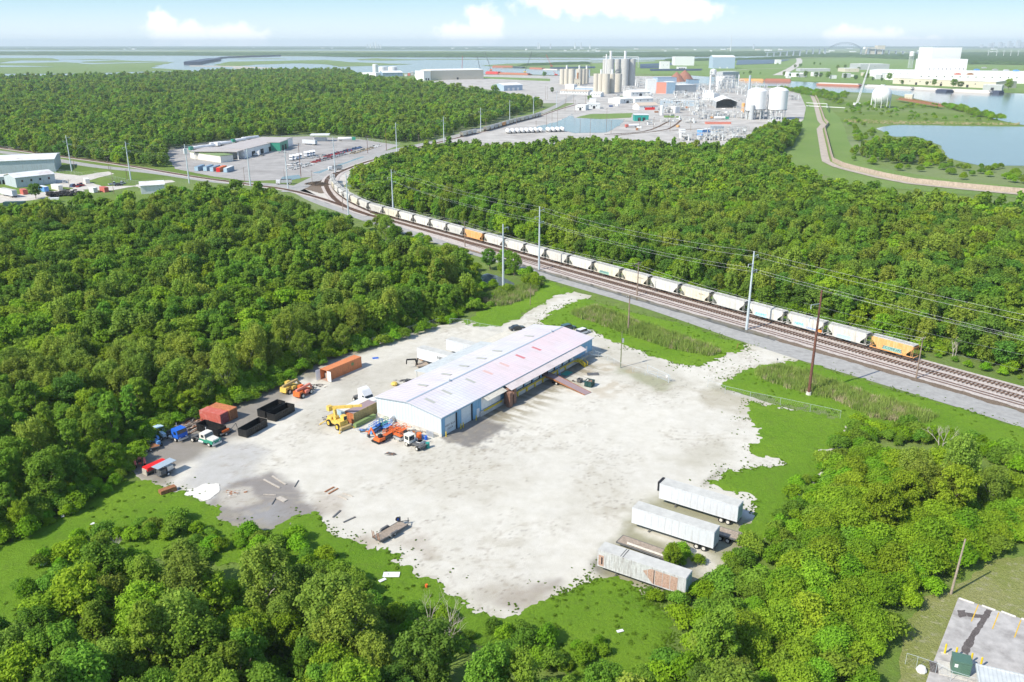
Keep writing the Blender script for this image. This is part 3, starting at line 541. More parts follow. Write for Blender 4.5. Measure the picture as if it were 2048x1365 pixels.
def crown_mesh(name, kind, nleaf, leaf, mat_, seed, H=10.0, Wd=8.0, nf=1.0):
    rs = np.random.RandomState(seed); Rr = Wd / 2
    if kind == 'round': nl, base, top = 26, .26, 1.0
    elif kind == 'willow': nl, base, top = 30, .16, 1.0
    elif kind == 'tall': nl, base, top = 24, .22, 1.0
    else: nl, base, top = 14, .05, 1.0
    nl = int(nl * nf); ls = nf ** -.38; L_ = []
    for i in range(nl):
        t = (i + .5) / nl; az = i * 2.399 + rs.uniform(-.5, .5)
        if kind == 'shrub': z = H * (.35 + .45 * (1 - t)) * rs.uniform(.75, 1.05); rad = Rr * .62 * math.sqrt(t) * rs.uniform(.7, 1.15); lr = Rr * rs.uniform(.28, .45) * ls
        else:
            z = H * (base + (top - base - .1) * (1 - t ** 1.25)) * rs.uniform(.93, 1.06)
            prof = math.sin(math.pi * min(1, (z / H - base + .08) / (1.06 - base))) ** .65 if kind != 'tall' else math.sin(math.pi * min(1, (z / H - base + .15) / (1.15 - base))) ** .8 * .72
            rad = Rr * .72 * prof * rs.uniform(.5, 1.12); lr = Rr * rs.choice([.16, .22, .28, .36]) * rs.uniform(.85, 1.15) * ls * (1.0 if kind != 'tall' else .85)
        L_.append((rad * math.cos(az), rad * math.sin(az), z, lr))
    L_ = np.array(L_); w = L_[:, 3] ** 2; pick = rs.choice(nl, nleaf, p=w / w.sum())
    d = rs.normal(size=(nleaf, 3)); d /= np.linalg.norm(d, axis=1)[:, None]; d[:, 2] = np.where(d[:, 2] < -.25, -d[:, 2], d[:, 2])
    r = L_[pick, 3] * (1.12 - .72 * rs.rand(nleaf) ** 1.5)
    sub = .18 * np.sin(d[:, 0] * 9 + pick) * np.sin(d[:, 1] * 8 + 1.7 * pick) * np.sin(d[:, 2] * 9); r = r * (1 + sub * 1.4)
    c = L_[pick, :3] + d * r[:, None] * (np.array([1, 1, .85]) if kind != 'willow' else np.array([.85, .85, 1.35]))
    c = c + rs.normal(size=c.shape) * Rr * .035; c[:, 2] = np.maximum(c[:, 2], .15)
    nrm = d * 1.0 + rs.normal(size=(nleaf, 3)) * .55 + np.array([0, 0, .35]); nrm /= np.linalg.norm(nrm, axis=1)[:, None]
    return tris_mesh(name, c, nrm, leaf, mat_, rs=rs)
def trunk_mesh(name, H, Wd, mat_, seed, thick=.22, n=7):
    rs = random.Random(seed); b = MB(); p = Vector((0, 0, 0)); q = Vector((rs.uniform(-.3, .3), rs.uniform(-.3, .3), H * .4)); b.tube(p, q, thick, thick * .7, 7)
    for i in range(n):
        a = i * 2.4 + rs.uniform(-.4, .4); t = rs.uniform(.35, 1.0); s = p.lerp(q, t); e = s + Vector((math.cos(a) * Wd * .3, math.sin(a) * Wd * .3, H * rs.uniform(.2, .42)))
        m_ = s.lerp(e, .5) + Vector((0, 0, H * .03)); b.tube(s, m_, thick * .42, thick * .28, 5); b.tube(m_, e, thick * .28, thick * .08, 5)
    return b.mesh(name, mat_)
KINDS = [('round', 'leaf_mid', 10, 8.4), ('round', 'leaf_dark', 9.5, 8.0), ('willow', 'leaf_willow', 11, 8.0), ('round', 'leaf_bright', 9.0, 7.6), ('tall', 'leaf_mid', 11.5, 6.4), ('willow', 'leaf_mid', 10.5, 7.2)]
KNAME = ['broadleaf_tree', 'broadleaf_tree', 'willow_tree', 'broadleaf_tree', 'slender_tree', 'willow_tree']
CROWN = {}; TRUNK = {}
for i, (kd, lm, H, Wd) in enumerate(KINDS):
    for j in range(2): CROWN['near', i, j] = crown_mesh('crown', kd, 9500, .125, M[lm], 100 + i * 7 + j, H, Wd, 2.6)
    CROWN['mid', i] = crown_mesh('crown', kd, 3400, .21, M[lm], 300 + i, H, Wd, 1.8); CROWN['far', i] = crown_mesh('crown', kd, 760, .44, M[lm], 500 + i, H, Wd)
    TRUNK[i] = trunk_mesh('trunk', H, Wd, M['bark_pale' if i == 2 else 'bark'], i)
for j in range(2):
    CROWN['shrub', j] = crown_mesh('foliage', 'shrub', 3000, .12, M['leaf_vine' if j else 'leaf_mid'], 700 + j, 3.2, 4.6)
CROWN['tuft', 0] = crown_mesh('foliage', 'shrub', 150, .17, M['grass'], 720, .7, 2.2)
CROWN['vine', 0] = crown_mesh('foliage', 'shrub', 8000, .13, M['leaf_vine'], 730, 5.5, 8.0, 3)
CROWN['vine', 1] = crown_mesh('foliage', 'shrub', 8000, .13, M['leaf_bright'], 731, 6.5, 8.5, 3)
# where woods stand: px outlines at ground (z 0) or tree-top (z 8..9) height
WOOD_L = [(-260, 425, 9), (0, 414, 9), (160, 396, 9), (275, 395, 9), (350, 376, 9), (475, 373, 9), (565, 381, 9), (640, 418, 9), (712, 430, 9), (745, 462, 8), (735, 500, 0), (745, 520, 0), (800, 528, 0), (830, 474, 8), (900, 494, 8), (950, 510, 8), (955, 570, 0), (935, 615, 0), (890, 643, 0), (800, 668), (745, 686), (700, 699), (640, 716), (600, 738), (560, 756), (470, 806), (400, 828), (330, 850), (275, 880), (262, 912), (235, 955), (160, 1001), (60, 1058), (-60, 1115), (-400, 1250)]
WOOD_B = [(-260, 1230, 10), (0, 1205, 10), (60, 1190, 10), (130, 1120, 10), (200, 1058, 10), (330, 1042, 10), (420, 1090, 10), (540, 1078, 10), (620, 1125, 10), (700, 1200, 10), (770, 1250, 10), (870, 1258, 10), (960, 1275, 9), (1060, 1300, 8), (1150, 1315, 8), (1240, 1310, 8), (1320, 1235, 6), (1420, 1195, 4), (1505, 1130, 4), (1578, 1058, 4), (1618, 978, 4), (1676, 906, 3), (1700, 872, 3), (1800, 884, 5), (1900, 894, 5), (1990, 904, 6), (2150, 950, 6), (2300, 1040, 0), (2300, 1110, 0), (2048, 1108, 0), (1985, 1122, 0), (1895, 1184, 0), (1845, 1194, 0), (1808, 1240, 0), (1795, 1310, 0), (1700, 1480, 0), (1700, 1560, 0), (-400, 1560, 0)]
WOOD_R = [(702, 345, 8), (740, 324, 8), (790, 304, 8), (850, 292, 8), (920, 286, 8), (1000, 293, 8), (1090, 286, 8), (1180, 280, 8), (1300, 286, 8), (1430, 293, 8), (1490, 278, 8), (1512, 256, 8), (1590, 240, 8), (1602, 243, 8), (1602, 262, 0), (1582, 296, 0), (1548, 318, 0), (1598, 342, 8), (1700, 368, 8), (1800, 384, 8), (1900, 394, 8), (2150, 412, 8), (2500, 500, 0), (2500, 900, 0)] + [None]
def grid_points(polys, step, seed, jit=.42, wdir=None):
    allp = np.array([p for q in polys for p in q]); x0, y0 = allp.min(0); x1, y1 = allp.max(0); rs = np.random.RandomState(seed)
    X, Y = np.meshgrid(np.arange(x0, x1, step), np.arange(y0, y1, step * .866)); X = X + (np.arange(X.shape[0]) % 2)[:, None] * step / 2
    X = X + rs.uniform(-jit, jit, X.shape) * step; Y = Y + rs.uniform(-jit, jit, Y.shape) * step; X, Y = X.ravel(), Y.ravel()
    d = np.max([sdist(X, Y, q) for q in polys], 0); k = d > 0; return X[k], Y[k], d[k]
def in_view(X, Y, m=14, H=12):
    ok = Y > 50; u = np.abs(X) / np.maximum(Y, 1); return ok & (np.abs(X) < Y * .632 * 1.05 + m)
wr = pxs(WOOD_R[:-1]) + [tuple(TA0 + TD * t + TN * (9.5 if t < 215 else 10)) for t in (-60, 0, 60, 120, 180, 240, 275)] + pxs([(722, 404), (704, 385), (700, 362), (706, 350)])
WL, WB, WR = pxs(WOOD_L), pxs(WOOD_B), wr
WN = pxs([(-300, 262), (-80, 284), (0, 299), (75, 309), (155, 319), (225, 330), (338, 337), (328, 303), (420, 288), (520, 274), (620, 270), (720, 277), (790, 286), (850, 284), (900, 270), (960, 255), (1020, 235), (1080, 217), (1085, 203, 8), (1050, 196, 8), (1000, 189, 8), (900, 179, 8), (850, 169, 8), (750, 159, 8), (716, 151, 8), (700, 144, 8), (640, 143, 8), (560, 144, 8), (450, 144, 8), (300, 152, 8), (0, 158, 8), (-300, 166, 8)])
HOLES = [pxs([(600, 192), (650, 190), (668, 197), (640, 203), (610, 199)])]
W_LAG = pxs([(1700, 300, 4), (1735, 285, 5), (1760, 278, 5), (1800, 278, 5), (1860, 285, 5), (1880, 300, 5), (1900, 318, 5), (1950, 330, 4), (1950, 340, 0), (1900, 335, 0), (1800, 330, 0), (1740, 325, 0)])
pts = []      # x, y, kind, scale
rs = np.random.RandomState(5)
def plant(poly, step, seed, zone, keep=None, holes=()):
    X, Y, d = grid_points([poly], step, seed); k = in_view(X, Y)
    for h in holes: k &= sdist(X, Y, h) < 0
    if keep is not None: k &= keep(X, Y)
    X, Y, d = X[k], Y[k], d[k]
    n = len(X); stand = fbm(X, Y, 45, 3, 60 + seed)
    kd = np.where(rs.rand(n) < .62, np.clip(((stand - .25) * 11).astype(int), 0, 5), rs.randint(0, 6, n))
    sc = rs.uniform(.74, 1.16, n) * np.where((d < 3) & (zone != 'B'), .75, 1.0)
    return [(float(a), float(b), int(c), float(s), zone, float(e)) for a, b, c, s, e in zip(X, Y, kd, sc, d)]
T_near = [t for t in plant(WB, 5.2, 1, 'B') if t[5] > (3.2 if t[1] < 165 else 2) or t[0] < 15] + plant(WL, 5.3, 2, 'L', lambda X, Y: np.hypot(X, Y) < 260)
T_near += [(a, b, c, s * .9, z, e) for a, b, c, s, z, e in plant(WB, 5.2, 91, 'B', lambda X, Y: (X > 28) & (Y > 96)) if e < 12 and e > (3.2 if b < 165 else 2)]
T_near.sort(key=lambda t: math.hypot(t[0], t[1]))
NEAR_N = 290
def forest_tree(x, y, k, s, label, group, name=None, near=True, var=0, rot=None, sz=None):
    t = thing(name or KNAME[k], label, 'tree', (x, y, 0), rs.uniform(0, 6.28) if rot is None else rot, group); t.scale = (s * rs.uniform(.85, 1.18), s * rs.uniform(.85, 1.18), s * (sz or 1) * rs.uniform(.88, 1.12)); t.rotation_euler.x = rs.uniform(-.1, .1); t.rotation_euler.y = rs.uniform(-.1, .1)
    c = link(bpy.data.objects.new('crown', CROWN[('near', k, var) if near else ('mid', k)]), t); r = link(bpy.data.objects.new('trunk', TRUNK[k]), t); return t
LOOK = ['mid green round tree', 'dark green round tree', 'olive willow', 'bright yellow-green tree', 'narrow upright tree', 'wispy green willow']
def zone_of(x, y, z):
    d = math.hypot(x, y)
    if z == 'L':
        if y < 150: return 'beside the far left weeds'
        if x < -62: return 'behind the parked trucks, front rows' if d < 195 else 'deep in the left wood'
        return 'behind the red containers' if x < -38 and d < 215 else ('behind the orange container' if d < 230 else 'behind the warehouse, left wood')
    if x > 28: return 'in the thicket right of the trailers' if y > 112 else 'left of the parking lot'
    return ('in the bottom left corner wood' if x < -45 else ('in the bottom wood below the equipment trailer' if x < -15 else ('in the bottom middle wood' if x < 8 else 'in the wood below the torn trailer')))
rest = []
VINE = [t for t in T_near if t[4] == 'B' and t[0] > 28 and t[5] < 12]
for i, (x, y, k, s, zone, e) in enumerate(T_near):
    if zone == 'B' and x > 28 and e < 12: continue
    if len(rest) or i >= NEAR_N + len(VINE): rest.append((x, y, k, s)); continue
    lb = '%s %s %s' % ('tall' if s > .95 else ('small' if s < .8 else 'middling'), LOOK[k], zone_of(x, y, zone)); forest_tree(x, y, k, s, lb, lb, var=i % 2)
for i, (x, y, k, s, zone, e) in enumerate(VINE):
    lb = ('%s vine covered thicket %s' % (('low', 'high', 'bright')[i % 3 if s < 1 else 1], 'beside the torn trailer' if y < 120 else ('behind the box trailers' if y < 142 else ('at the bend of the right grass edge' if y < 158 else 'between the fence and the road')))).replace('bright vine', 'bright green vine')
    t = thing('vine_covered_thicket', lb, 'bush', (x, y, 0), rs.uniform(0, 6.28), lb)
    ss = s * (.75 if e < 4 else 1.0); t.scale = (ss, ss, ss * .95); o = link(bpy.data.objects.new('foliage', CROWN['vine', i % 2]), t)
def instancer(name, items, meshes, kind='stuff'):
    """one object: points carrying a plant each (geometry nodes)"""
    col = bpy.data.collections.new(name + '_models')
    for i, me in enumerate(meshes): o = bpy.data.objects.new('model_%02d' % i, me); col.objects.link(o)
    me = bpy.data.meshes.new(name); n = len(items); A = np.array(items, float)
    me.vertices.add(n); me.vertices.foreach_set('co', np.c_[A[:, 0], A[:, 1], A[:, 4] if A.shape[1] > 4 else np.zeros(n)].astype(np.float32).ravel())
    ai = me.attributes.new('pick', 'INT', 'POINT'); ai.data.foreach_set('value', A[:, 2].astype(np.int32))
    sc = me.attributes.new('size', 'FLOAT_VECTOR', 'POINT'); r = np.random.RandomState(n); sc.data.foreach_set('vector', (A[:, 3:4] * np.c_[r.uniform(.8, 1.22, n), r.uniform(.8, 1.22, n), r.uniform(.82, 1.15, n)]).astype(np.float32).ravel())
    ro = me.attributes.new('turn', 'FLOAT_VECTOR', 'POINT'); ro.data.foreach_set('vector', np.c_[r.uniform(-.12, .12, n), r.uniform(-.12, .12, n), r.uniform(0, 6.28, n)].astype(np.float32).ravel())
    me.update(); o = link(bpy.data.objects.new(name, me)); tag(o, kind=kind)
    ng = bpy.data.node_groups.new(name, 'GeometryNodeTree'); ng.interface.new_socket('Geometry', in_out='INPUT', socket_type='NodeSocketGeometry'); ng.interface.new_socket('Geometry', in_out='OUTPUT', socket_type='NodeSocketGeometry')
    N, L = ng.nodes, ng.links; gi, go = N.new('NodeGroupInput'), N.new('NodeGroupOutput'); ip = N.new('GeometryNodeInstanceOnPoints'); ci = N.new('GeometryNodeCollectionInfo')
    ci.inputs['Collection'].default_value = col; ci.inputs['Separate Children'].default_value = True; ci.inputs['Reset Children'].default_value = True
    def att(nm, ty): a = N.new('GeometryNodeInputNamedAttribute'); a.data_type = ty; a.inputs['Name'].default_value = nm; return a.outputs['Attribute']
    L.new(gi.outputs[0], ip.inputs['Points']); L.new(ci.outputs[0], ip.inputs['Instance']); ip.inputs['Pick Instance'].default_value = True
    L.new(att('pick', 'INT'), ip.inputs['Instance Index']); L.new(att('size', 'FLOAT_VECTOR'), ip.inputs['Scale'])
    e2 = N.new('FunctionNodeEulerToRotation'); L.new(att('turn', 'FLOAT_VECTOR'), e2.inputs[0]); L.new(e2.outputs[0], ip.inputs['Rotation']); L.new(ip.outputs[0], go.inputs[0])
    md = o.modifiers.new('scatter', 'NODES'); md.node_group = ng; return o
mids = [CROWN['mid', i] for i in range(6)]; fars = [CROWN['far', i] for i in range(6)]
def woods(name, items, split=420):
    a = [t[:4] for t in items if math.hypot(t[0], t[1]) < split]; b = [t[:4] for t in items if math.hypot(t[0], t[1]) >= split]
    it = list(a) + [(x, y, k + 6, s) for x, y, k, s in b]
    return instancer(name, it, mids + fars)
woods('woodland', rest + [t[:4] for t in plant(WL, 5.3, 3, 'L', lambda X, Y: np.hypot(X, Y) >= 260)])
woods('woodland', [t[:4] for t in plant(WR, 5.3, 4, 'R')])
wn_ = [t[:4] for t in plant(WN, 7.0, 6, 'N', lambda X, Y: Y < 800, HOLES)] + [(a, b, c, s * 1.22) for a, b, c, s, _, _ in plant(WN, 9.5, 7, 'N', lambda X, Y: (Y >= 800) & (Y < 1300), HOLES)] + [(a, b, c, s * 1.55) for a, b, c, s, _, _ in plant(WN, 13, 8, 'N', lambda X, Y: Y >= 1300, HOLES)]
woods('woodland', wn_)
woods('woodland', [(a, b, c, s * .8) for a, b, c, s, _, _ in plant(W_LAG, 7, 9, 'G')])
# shrubs, reeds and creepers that nobody could count
def scatter(poly, step, seed, k0, k1, s0, s1, dens=1.0, holes=(), nz=None):
    X, Y, d = grid_points([poly], step, seed); k = in_view(X, Y) & (np.random.RandomState(seed).rand(len(X)) < dens)
    for h in holes: k &= sdist(X, Y, h) < 0
    if nz: k &= fbm(X, Y, nz[0], 3, seed) > nz[1]
    X, Y = X[k], Y[k]; r = np.random.RandomState(seed + 1); return [(float(a), float(b), int(r.randint(k0, k1 + 1)), float(r.uniform(s0, s1))) for a, b in zip(X, Y)]
def edge_band(px, w):
    p = resample(px if isinstance(px[0][0], float) and abs(px[0][0]) < 0 else pxs(px), 4); L_, R_ = strip_pts(p, w); return [tuple(q) for q in L_] + [tuple(q) for q in reversed(R_)]
sh = [CROWN['shrub', 0], CROWN['shrub', 1], CROWN['tuft', 0]]
bush = scatter(edge_band([(-60, 1112), (60, 1055), (160, 1000), (235, 955), (262, 912), (275, 882), (330, 852), (400, 828), (470, 806), (560, 760), (600, 742), (640, 720), (745, 690), (860, 655), (935, 620), (955, 575)], 6), 2.6, 11, 0, 1, .5, 1.15, .85)
bush += scatter(pxs([(60, 1052), (160, 998), (240, 950), (262, 905), (300, 870), (330, 900), (262, 935), (262, 958), (200, 975), (100, 1035)]), 3.0, 12, 0, 1, .5, .9, .6)
bush += scatter(edge_band([(1320, 1235), (1425, 1205), (1515, 1130), (1585, 1060), (1625, 980), (1685, 908), (1725, 868), (1800, 868), (1900, 880), (2048, 925)], 6), 2.6, 13, 0, 1, .5, 1.1, .8)
bush += scatter(edge_band([(60, 1200), (130, 1130), (200, 1075), (330, 1062), (420, 1102), (540, 1090), (620, 1130), (700, 1200), (770, 1250), (870, 1260), (960, 1280), (1060, 1310), (1240, 1310)], 7), 3.0, 14, 0, 1, .5, 1.0, .8)
bush += scatter(pxs([(950, 560), (1030, 535), (1100, 560), (1085, 575), (1040, 585), (1000, 603), (960, 625), (935, 618)]), 4.2, 15, 0, 1, .5, 1.2, .6, [pxs([(955, 556), (975, 546), (1010, 556), (1035, 572), (1005, 578), (965, 570)])])
bush += scatter(pxs([(735, 455), (830, 470), (950, 505), (955, 560), (800, 530), (735, 500)]), 5, 16, 0, 1, .6, 1.3, .5, [pxs([(738, 494), (760, 484), (800, 482), (835, 492), (790, 510), (750, 504)])])
bush += [(*tuple(TA0 + TD * t + TN * (7.2 + random.uniform(-.8, 1))), random.randint(0, 1), random.uniform(.3, .75)) for t in range(-40, 300, 4)]
bush += scatter(pxs([(1325, 1110), (1350, 1103), (1400, 1120), (1400, 1135), (1345, 1130)]), 2, 17, 1, 1, .45, .7) + scatter(pxs([(1290, 1175), (1385, 1195), (1390, 1220), (1290, 1210)]), 2.2, 18, 0, 1, .4, .8)
bush += scatter(pxs([(1700, 852), (1800, 862), (1900, 883), (2048, 922), (2180, 965), (2180, 1010), (2000, 935), (1850, 895), (1720, 885)]), 2.4, 77, 0, 1, .5, 1.1, .9)
for q_, z_ in ((WB, 0), (WL, 1), (WR, 2)): bush += [(a, b, c, d) for a, b, c, d in scatter(q_, 4.0, 50 + z_, 0, 1, .8, 1.35) if math.hypot(a, b) < 330]
instancer('undergrowth', bush, sh)
mb_ = scatter(pxs([(1690, 245), (1750, 258), (1800, 275), (1760, 300), (1700, 310), (1705, 325), (1750, 337), (1850, 352), (1930, 362), (2100, 374), (2300, 385), (2300, 350), (2048, 334), (1960, 335), (1880, 330), (1740, 325)]), 9, 19, 0, 1, .7, 1.6, .45, nz=(40, .45)) + scatter(pxs([(1690, 245), (1755, 248), (2048, 253), (2025, 248), (1990, 239), (1940, 224), (1900, 212), (1850, 206), (1800, 216), (1700, 216), (1685, 225)]), 11, 20, 0, 1, .6, 1.4, .35, nz=(60, .5)) + scatter(pxs([(1560, 178), (1620, 180), (1665, 190), (1700, 188), (1680, 210), (1650, 200), (1565, 182)]), 10, 21, 0, 1, 1, 2.2, .7) + scatter(edge_band([(1890, 214), (1940, 226), (1990, 241)], 14), 7, 22, 0, 1, 1.2, 2.4, .8) + scatter(edge_band([(1690, 216), (1720, 214), (1760, 205)], 12), 8, 23, 0, 1, .8, 1.6, .6) + scatter(edge_band([(100, 306), (0, 292), (-60, 285)], 10), 5, 24, 0, 1, .6, 1.1, .6)
instancer('marsh_scrub', mb_, sh)
tf = []
for k, q in enumerate(LAWNS[:4]): tf += scatter(pxs(q), 1.6, 30 + k, 2, 2, .25, .55, .6, nz=(6, .5))
for k, q in enumerate(LAWNS[:5]):          # stray weeds thinning out over the gravel
    pq = pxs(q); X, Y, d = (lambda a_: (a_[0], a_[1], sdist(a_[0], a_[1], pq)))(np.random.RandomState(k).uniform([[min(p[0] for p in pq) - 6], [min(p[1] for p in pq) - 6]], [[max(p[0] for p in pq) + 6], [max(p[1] for p in pq) + 6]], (2, 26000)))
    kk = in_view(X, Y) & (d > -6) & (d < 1.5) & (np.random.RandomState(k + 9).rand(len(X)) < np.exp(d / 1.6) * .5 * (fbm(X, Y, 4, 3, 12) > .48)); tf += [(float(a), float(b), 2, float(c)) for a, b, c in zip(X[kk], Y[kk], np.random.RandomState(k).uniform(.08, .24, kk.sum()))]
instancer('weeds', tf, sh)
# ================================================================== air
hb = MB().box(-38000, 38000, -2900, 30500, -1, 190).build('haze', [])
tag(hb, kind='stuff')
hm = bpy.data.materials.new('haze'); hm.use_nodes = True; hn = hm.node_tree.nodes; hl = hm.node_tree.links
for n in list(hn):
    if n.type != 'OUTPUT_MATERIAL': hn.remove(n)
pv = hn.new('ShaderNodeVolumePrincipled'); pv.inputs['Color'].default_value = (.80, .925, 1.0, 1); pv.inputs['Density'].default_value = 6.2e-5; pv.inputs['Anisotropy'].default_value = .0
hl.new(pv.outputs[0], next(n for n in hn if n.type == 'OUTPUT_MATERIAL').inputs['Volume']); hb.data.materials.append(hm)
hm.cycles.homogeneous_volume = True
# ================================================================== paints
mat('white_sheet', (.78, .80, .82), .45, var=.05, dirt=(.45, .42, .38), dirt_amt=.35, scale=.35, streak=True)
mat('wall_white', (.56, .63, .67), .5, var=.04, dirt=(.45, .47, .46), dirt_amt=.4, scale=.4, streak=True, ribs=('Y', .9, .8))
mat('wall_blue', (.19, .40, .60), .55, var=.06, dirt=(.35, .42, .45), dirt_amt=.5, scale=.5, streak=True, ribs=('X', .9, .8))
def mat_roof():
    m, N, L, B = newmat('roof_white'); t = N.new('ShaderNodeTexCoord'); co = t.outputs['Object']; sp = N.new('ShaderNodeSeparateXYZ'); L.new(co, sp.inputs[0])
    c = mixc(N, L, noise(N, L, co, .15, 5, .6, .35, .65), (.64, .635, .65), (.55, .555, .585))
    rd = math_n(N, L, 'MULTIPLY', noise(N, L, co, .06, 2, .5, .35, .6), .28); c = mixc(N, L, math_n(N, L, 'MULTIPLY', rd, noise(N, L, co, .001, 1, .5, 0, .4)), c, (.72, .50, .52))
    for ax, pitch, w, k in (('X', 1.0, .80, .55), ('Y', 1.5, .93, .35)):
        q = math_n(N, L, 'GREATER_THAN', math_n(N, L, 'SINE', math_n(N, L, 'MULTIPLY', sp.outputs[ax], 2 * math.pi / pitch)), w); c = mixc(N, L, math_n(N, L, 'MULTIPLY', q, k), c, (.42, .42, .48))
    xr = N.new('ShaderNodeMapRange'); L.new(sp.outputs['X'], xr.inputs[0]); xr.inputs[1].default_value = 16; xr.inputs[2].default_value = 34; yr = N.new('ShaderNodeMapRange'); L.new(sp.outputs['Y'], yr.inputs[0]); yr.inputs[1].default_value = 9.5; yr.inputs[2].default_value = 9.3
    c = mixc(N, L, math_n(N, L, 'MULTIPLY', math_n(N, L, 'MULTIPLY', xr.outputs[0], yr.outputs[0]), noise(N, L, co, .12, 4, .6, .2, .7)), c, (.66, .52, .53))
    c = mixc(N, L, math_n(N, L, 'MULTIPLY', noise(N, L, co, .5, 6, .7, .5, .75, (1.6, .25, 1)), .5), c, (.46, .40, .36))
    L.new(c, B.inputs['Base Color']); B.inputs['Roughness'].default_value = .5; return m
mat_roof()
mat('roof_pink', (.66, .58, .56), .6, var=.05, dirt=(.45, .37, .33), dirt_amt=.5, scale=.3, ribs=('X', .5, .4)); mat('roof_tan', (.60, .56, .47), .6, var=.08, dirt=(.42, .38, .30), dirt_amt=.5, scale=.4, ribs=('X', .5, .4))
mat('roof_grey', (.52, .55, .55), .5, var=.08, dirt=(.40, .40, .36), dirt_amt=.5, scale=.3, ribs=('X', .5, .4)); mat('skylight', (.40, .40, .35), .4, var=.1); mat('skylight_red', (.55, .17, .18), .4, var=.1); mat('skylight_pink', (.60, .40, .36), .4, var=.1)
mat('door_white', (.62, .68, .70), .5, var=.05, dirt=(.42, .46, .48), dirt_amt=.5, scale=.7); mat('dark', (.018, .018, .022), .7); mat('black_paint', (.012, .013, .014), .45, var=.3, dirt=(.09, .07, .06), dirt_amt=.4)
mat('rubber', (.02, .02, .02), .85); mat('hub', (.62, .60, .55), .5, dirt=(.3, .22, .15), dirt_amt=.5); mat('hub_yellow', (.70, .45, .06), .5); mat('glass_dark', (.02, .028, .035), .08, spec=.8)
mat('yellow', (.66, .46, .10), .5, var=.12, dirt=(.30, .20, .08), dirt_amt=.6, scale=1.5); mat('yellow_safety', (.68, .50, .02), .55, var=.1, dirt=(.3, .22, .05), dirt_amt=.5)
mat('orange_box', (.62, .22, .085), .55, var=.08, dirt=(.36, .13, .07), dirt_amt=.7, scale=1.2, streak=True); mat('orange', (.72, .15, .03), .5, var=.1, dirt=(.35, .12, .06), dirt_amt=.4)
mat('red_box', (.50, .12, .09), .55, var=.1, dirt=(.62, .36, .33), dirt_amt=.6, scale=.8); mat('rust', (.28, .12, .055), .85, var=.3, dirt=(.45, .22, .09), dirt_amt=.6, scale=1.5); mat('rust_box', (.47, .17, .07), .7, var=.2, dirt=(.26, .10, .06), dirt_amt=.6, scale=.8)
mat('maroon', (.22, .05, .06), .6, var=.2, dirt=(.4, .3, .3), dirt_amt=.5, scale=2); mat('salmon', (.62, .20, .14), .55, var=.12, dirt=(.75, .45, .38), dirt_amt=.5, scale=2)
mat('blue', (.02, .12, .55), .4, var=.1); mat('blue_mid', (.12, .30, .62), .45, var=.15); mat('blue_pale', (.42, .58, .68), .6, var=.1, dirt=(.55, .50, .40), dirt_amt=.5); mat('green', (.03, .26, .17), .45, var=.12, dirt=(.25, .3, .25), dirt_amt=.3); mat('green_dark', (.015, .06, .055), .55, var=.2, dirt=(.10, .08, .06), dirt_amt=.4)
mat('green_army', (.18, .26, .10), .7, var=.15, dirt=(.3, .3, .15)); mat('teal', (.02, .28, .24), .5); mat('white', (.72, .72, .72), .4, var=.03, dirt=(.5, .46, .4), dirt_amt=.2, scale=.6); mat('off_white', (.68, .66, .60), .6, var=.06, dirt=(.35, .30, .24), dirt_amt=.5, scale=.8, streak=True)
mat('trailer_white', (.56, .585, .61), .4, var=.04, dirt=(.38, .36, .33), dirt_amt=.5, scale=.8, streak=True); mat('trailer_roof', (.50, .495, .46), .6, var=.08, dirt=(.36, .35, .33), dirt_amt=.6, scale=.35); mat('trailer_old', (.50, .505, .51), .6, var=.1, dirt=(.20, .17, .16), dirt_amt=.85, scale=1.2, streak=True)
mat('plywood', (.40, .26, .20), .85, var=.25, dirt=(.52, .42, .36), dirt_amt=.5, scale=2, streak=True); mat('wood', (.33, .27, .215), .85, var=.2, dirt=(.2, .15, .11), dirt_amt=.5, scale=1.2); mat('wood_pallet', (.30, .17, .12), .85, var=.3, dirt=(.2, .1, .07)); mat('wood_pale', (.42, .38, .33), .85, var=.15)
mat('steel', (.40, .42, .44), .45, metal=.5, var=.1); mat('steel_blue', (.42, .50, .56), .45, metal=.3, var=.06); mat('frame_grey', (.11, .115, .12), .6, var=.2, dirt=(.2, .13, .08)); mat('aluminium', (.60, .62, .64), .4, metal=.5); mat('red', (.72, .02, .02), .45, var=.06); mat('brown_roof', (.30, .22, .23), .7, var=.06, dirt=(.4, .3, .25), dirt_amt=.3)
mat('rust_yellow', (.42, .32, .14), .75, var=.2, dirt=(.22, .12, .06), dirt_amt=.75, scale=1.5, streak=True); mat('pole_brown', (.13, .055, .04), .75, var=.2, dirt=(.25, .12, .09), dirt_amt=.5, scale=1); mat('pole_wood', (.24, .18, .14), .85, var=.2, scale=1); mat('galv', (.52, .58, .62), .5, metal=.2, var=.05); mat('wire', (.50, .51, .52), .6, metal=.3); mat('ceramic', (.55, .55, .55), .4); mat('pole_green', (.14, .16, .07), .8, var=.2)
def spot(a, b, z=0, at=0.0):       # a place and a heading from two points of the photograph at height z
    A, B_ = P(*a, z), P(*b, z); d = B_ - A; q = A.lerp(B_, at); return (q.x, q.y, 0), math.atan2(d.y, d.x)
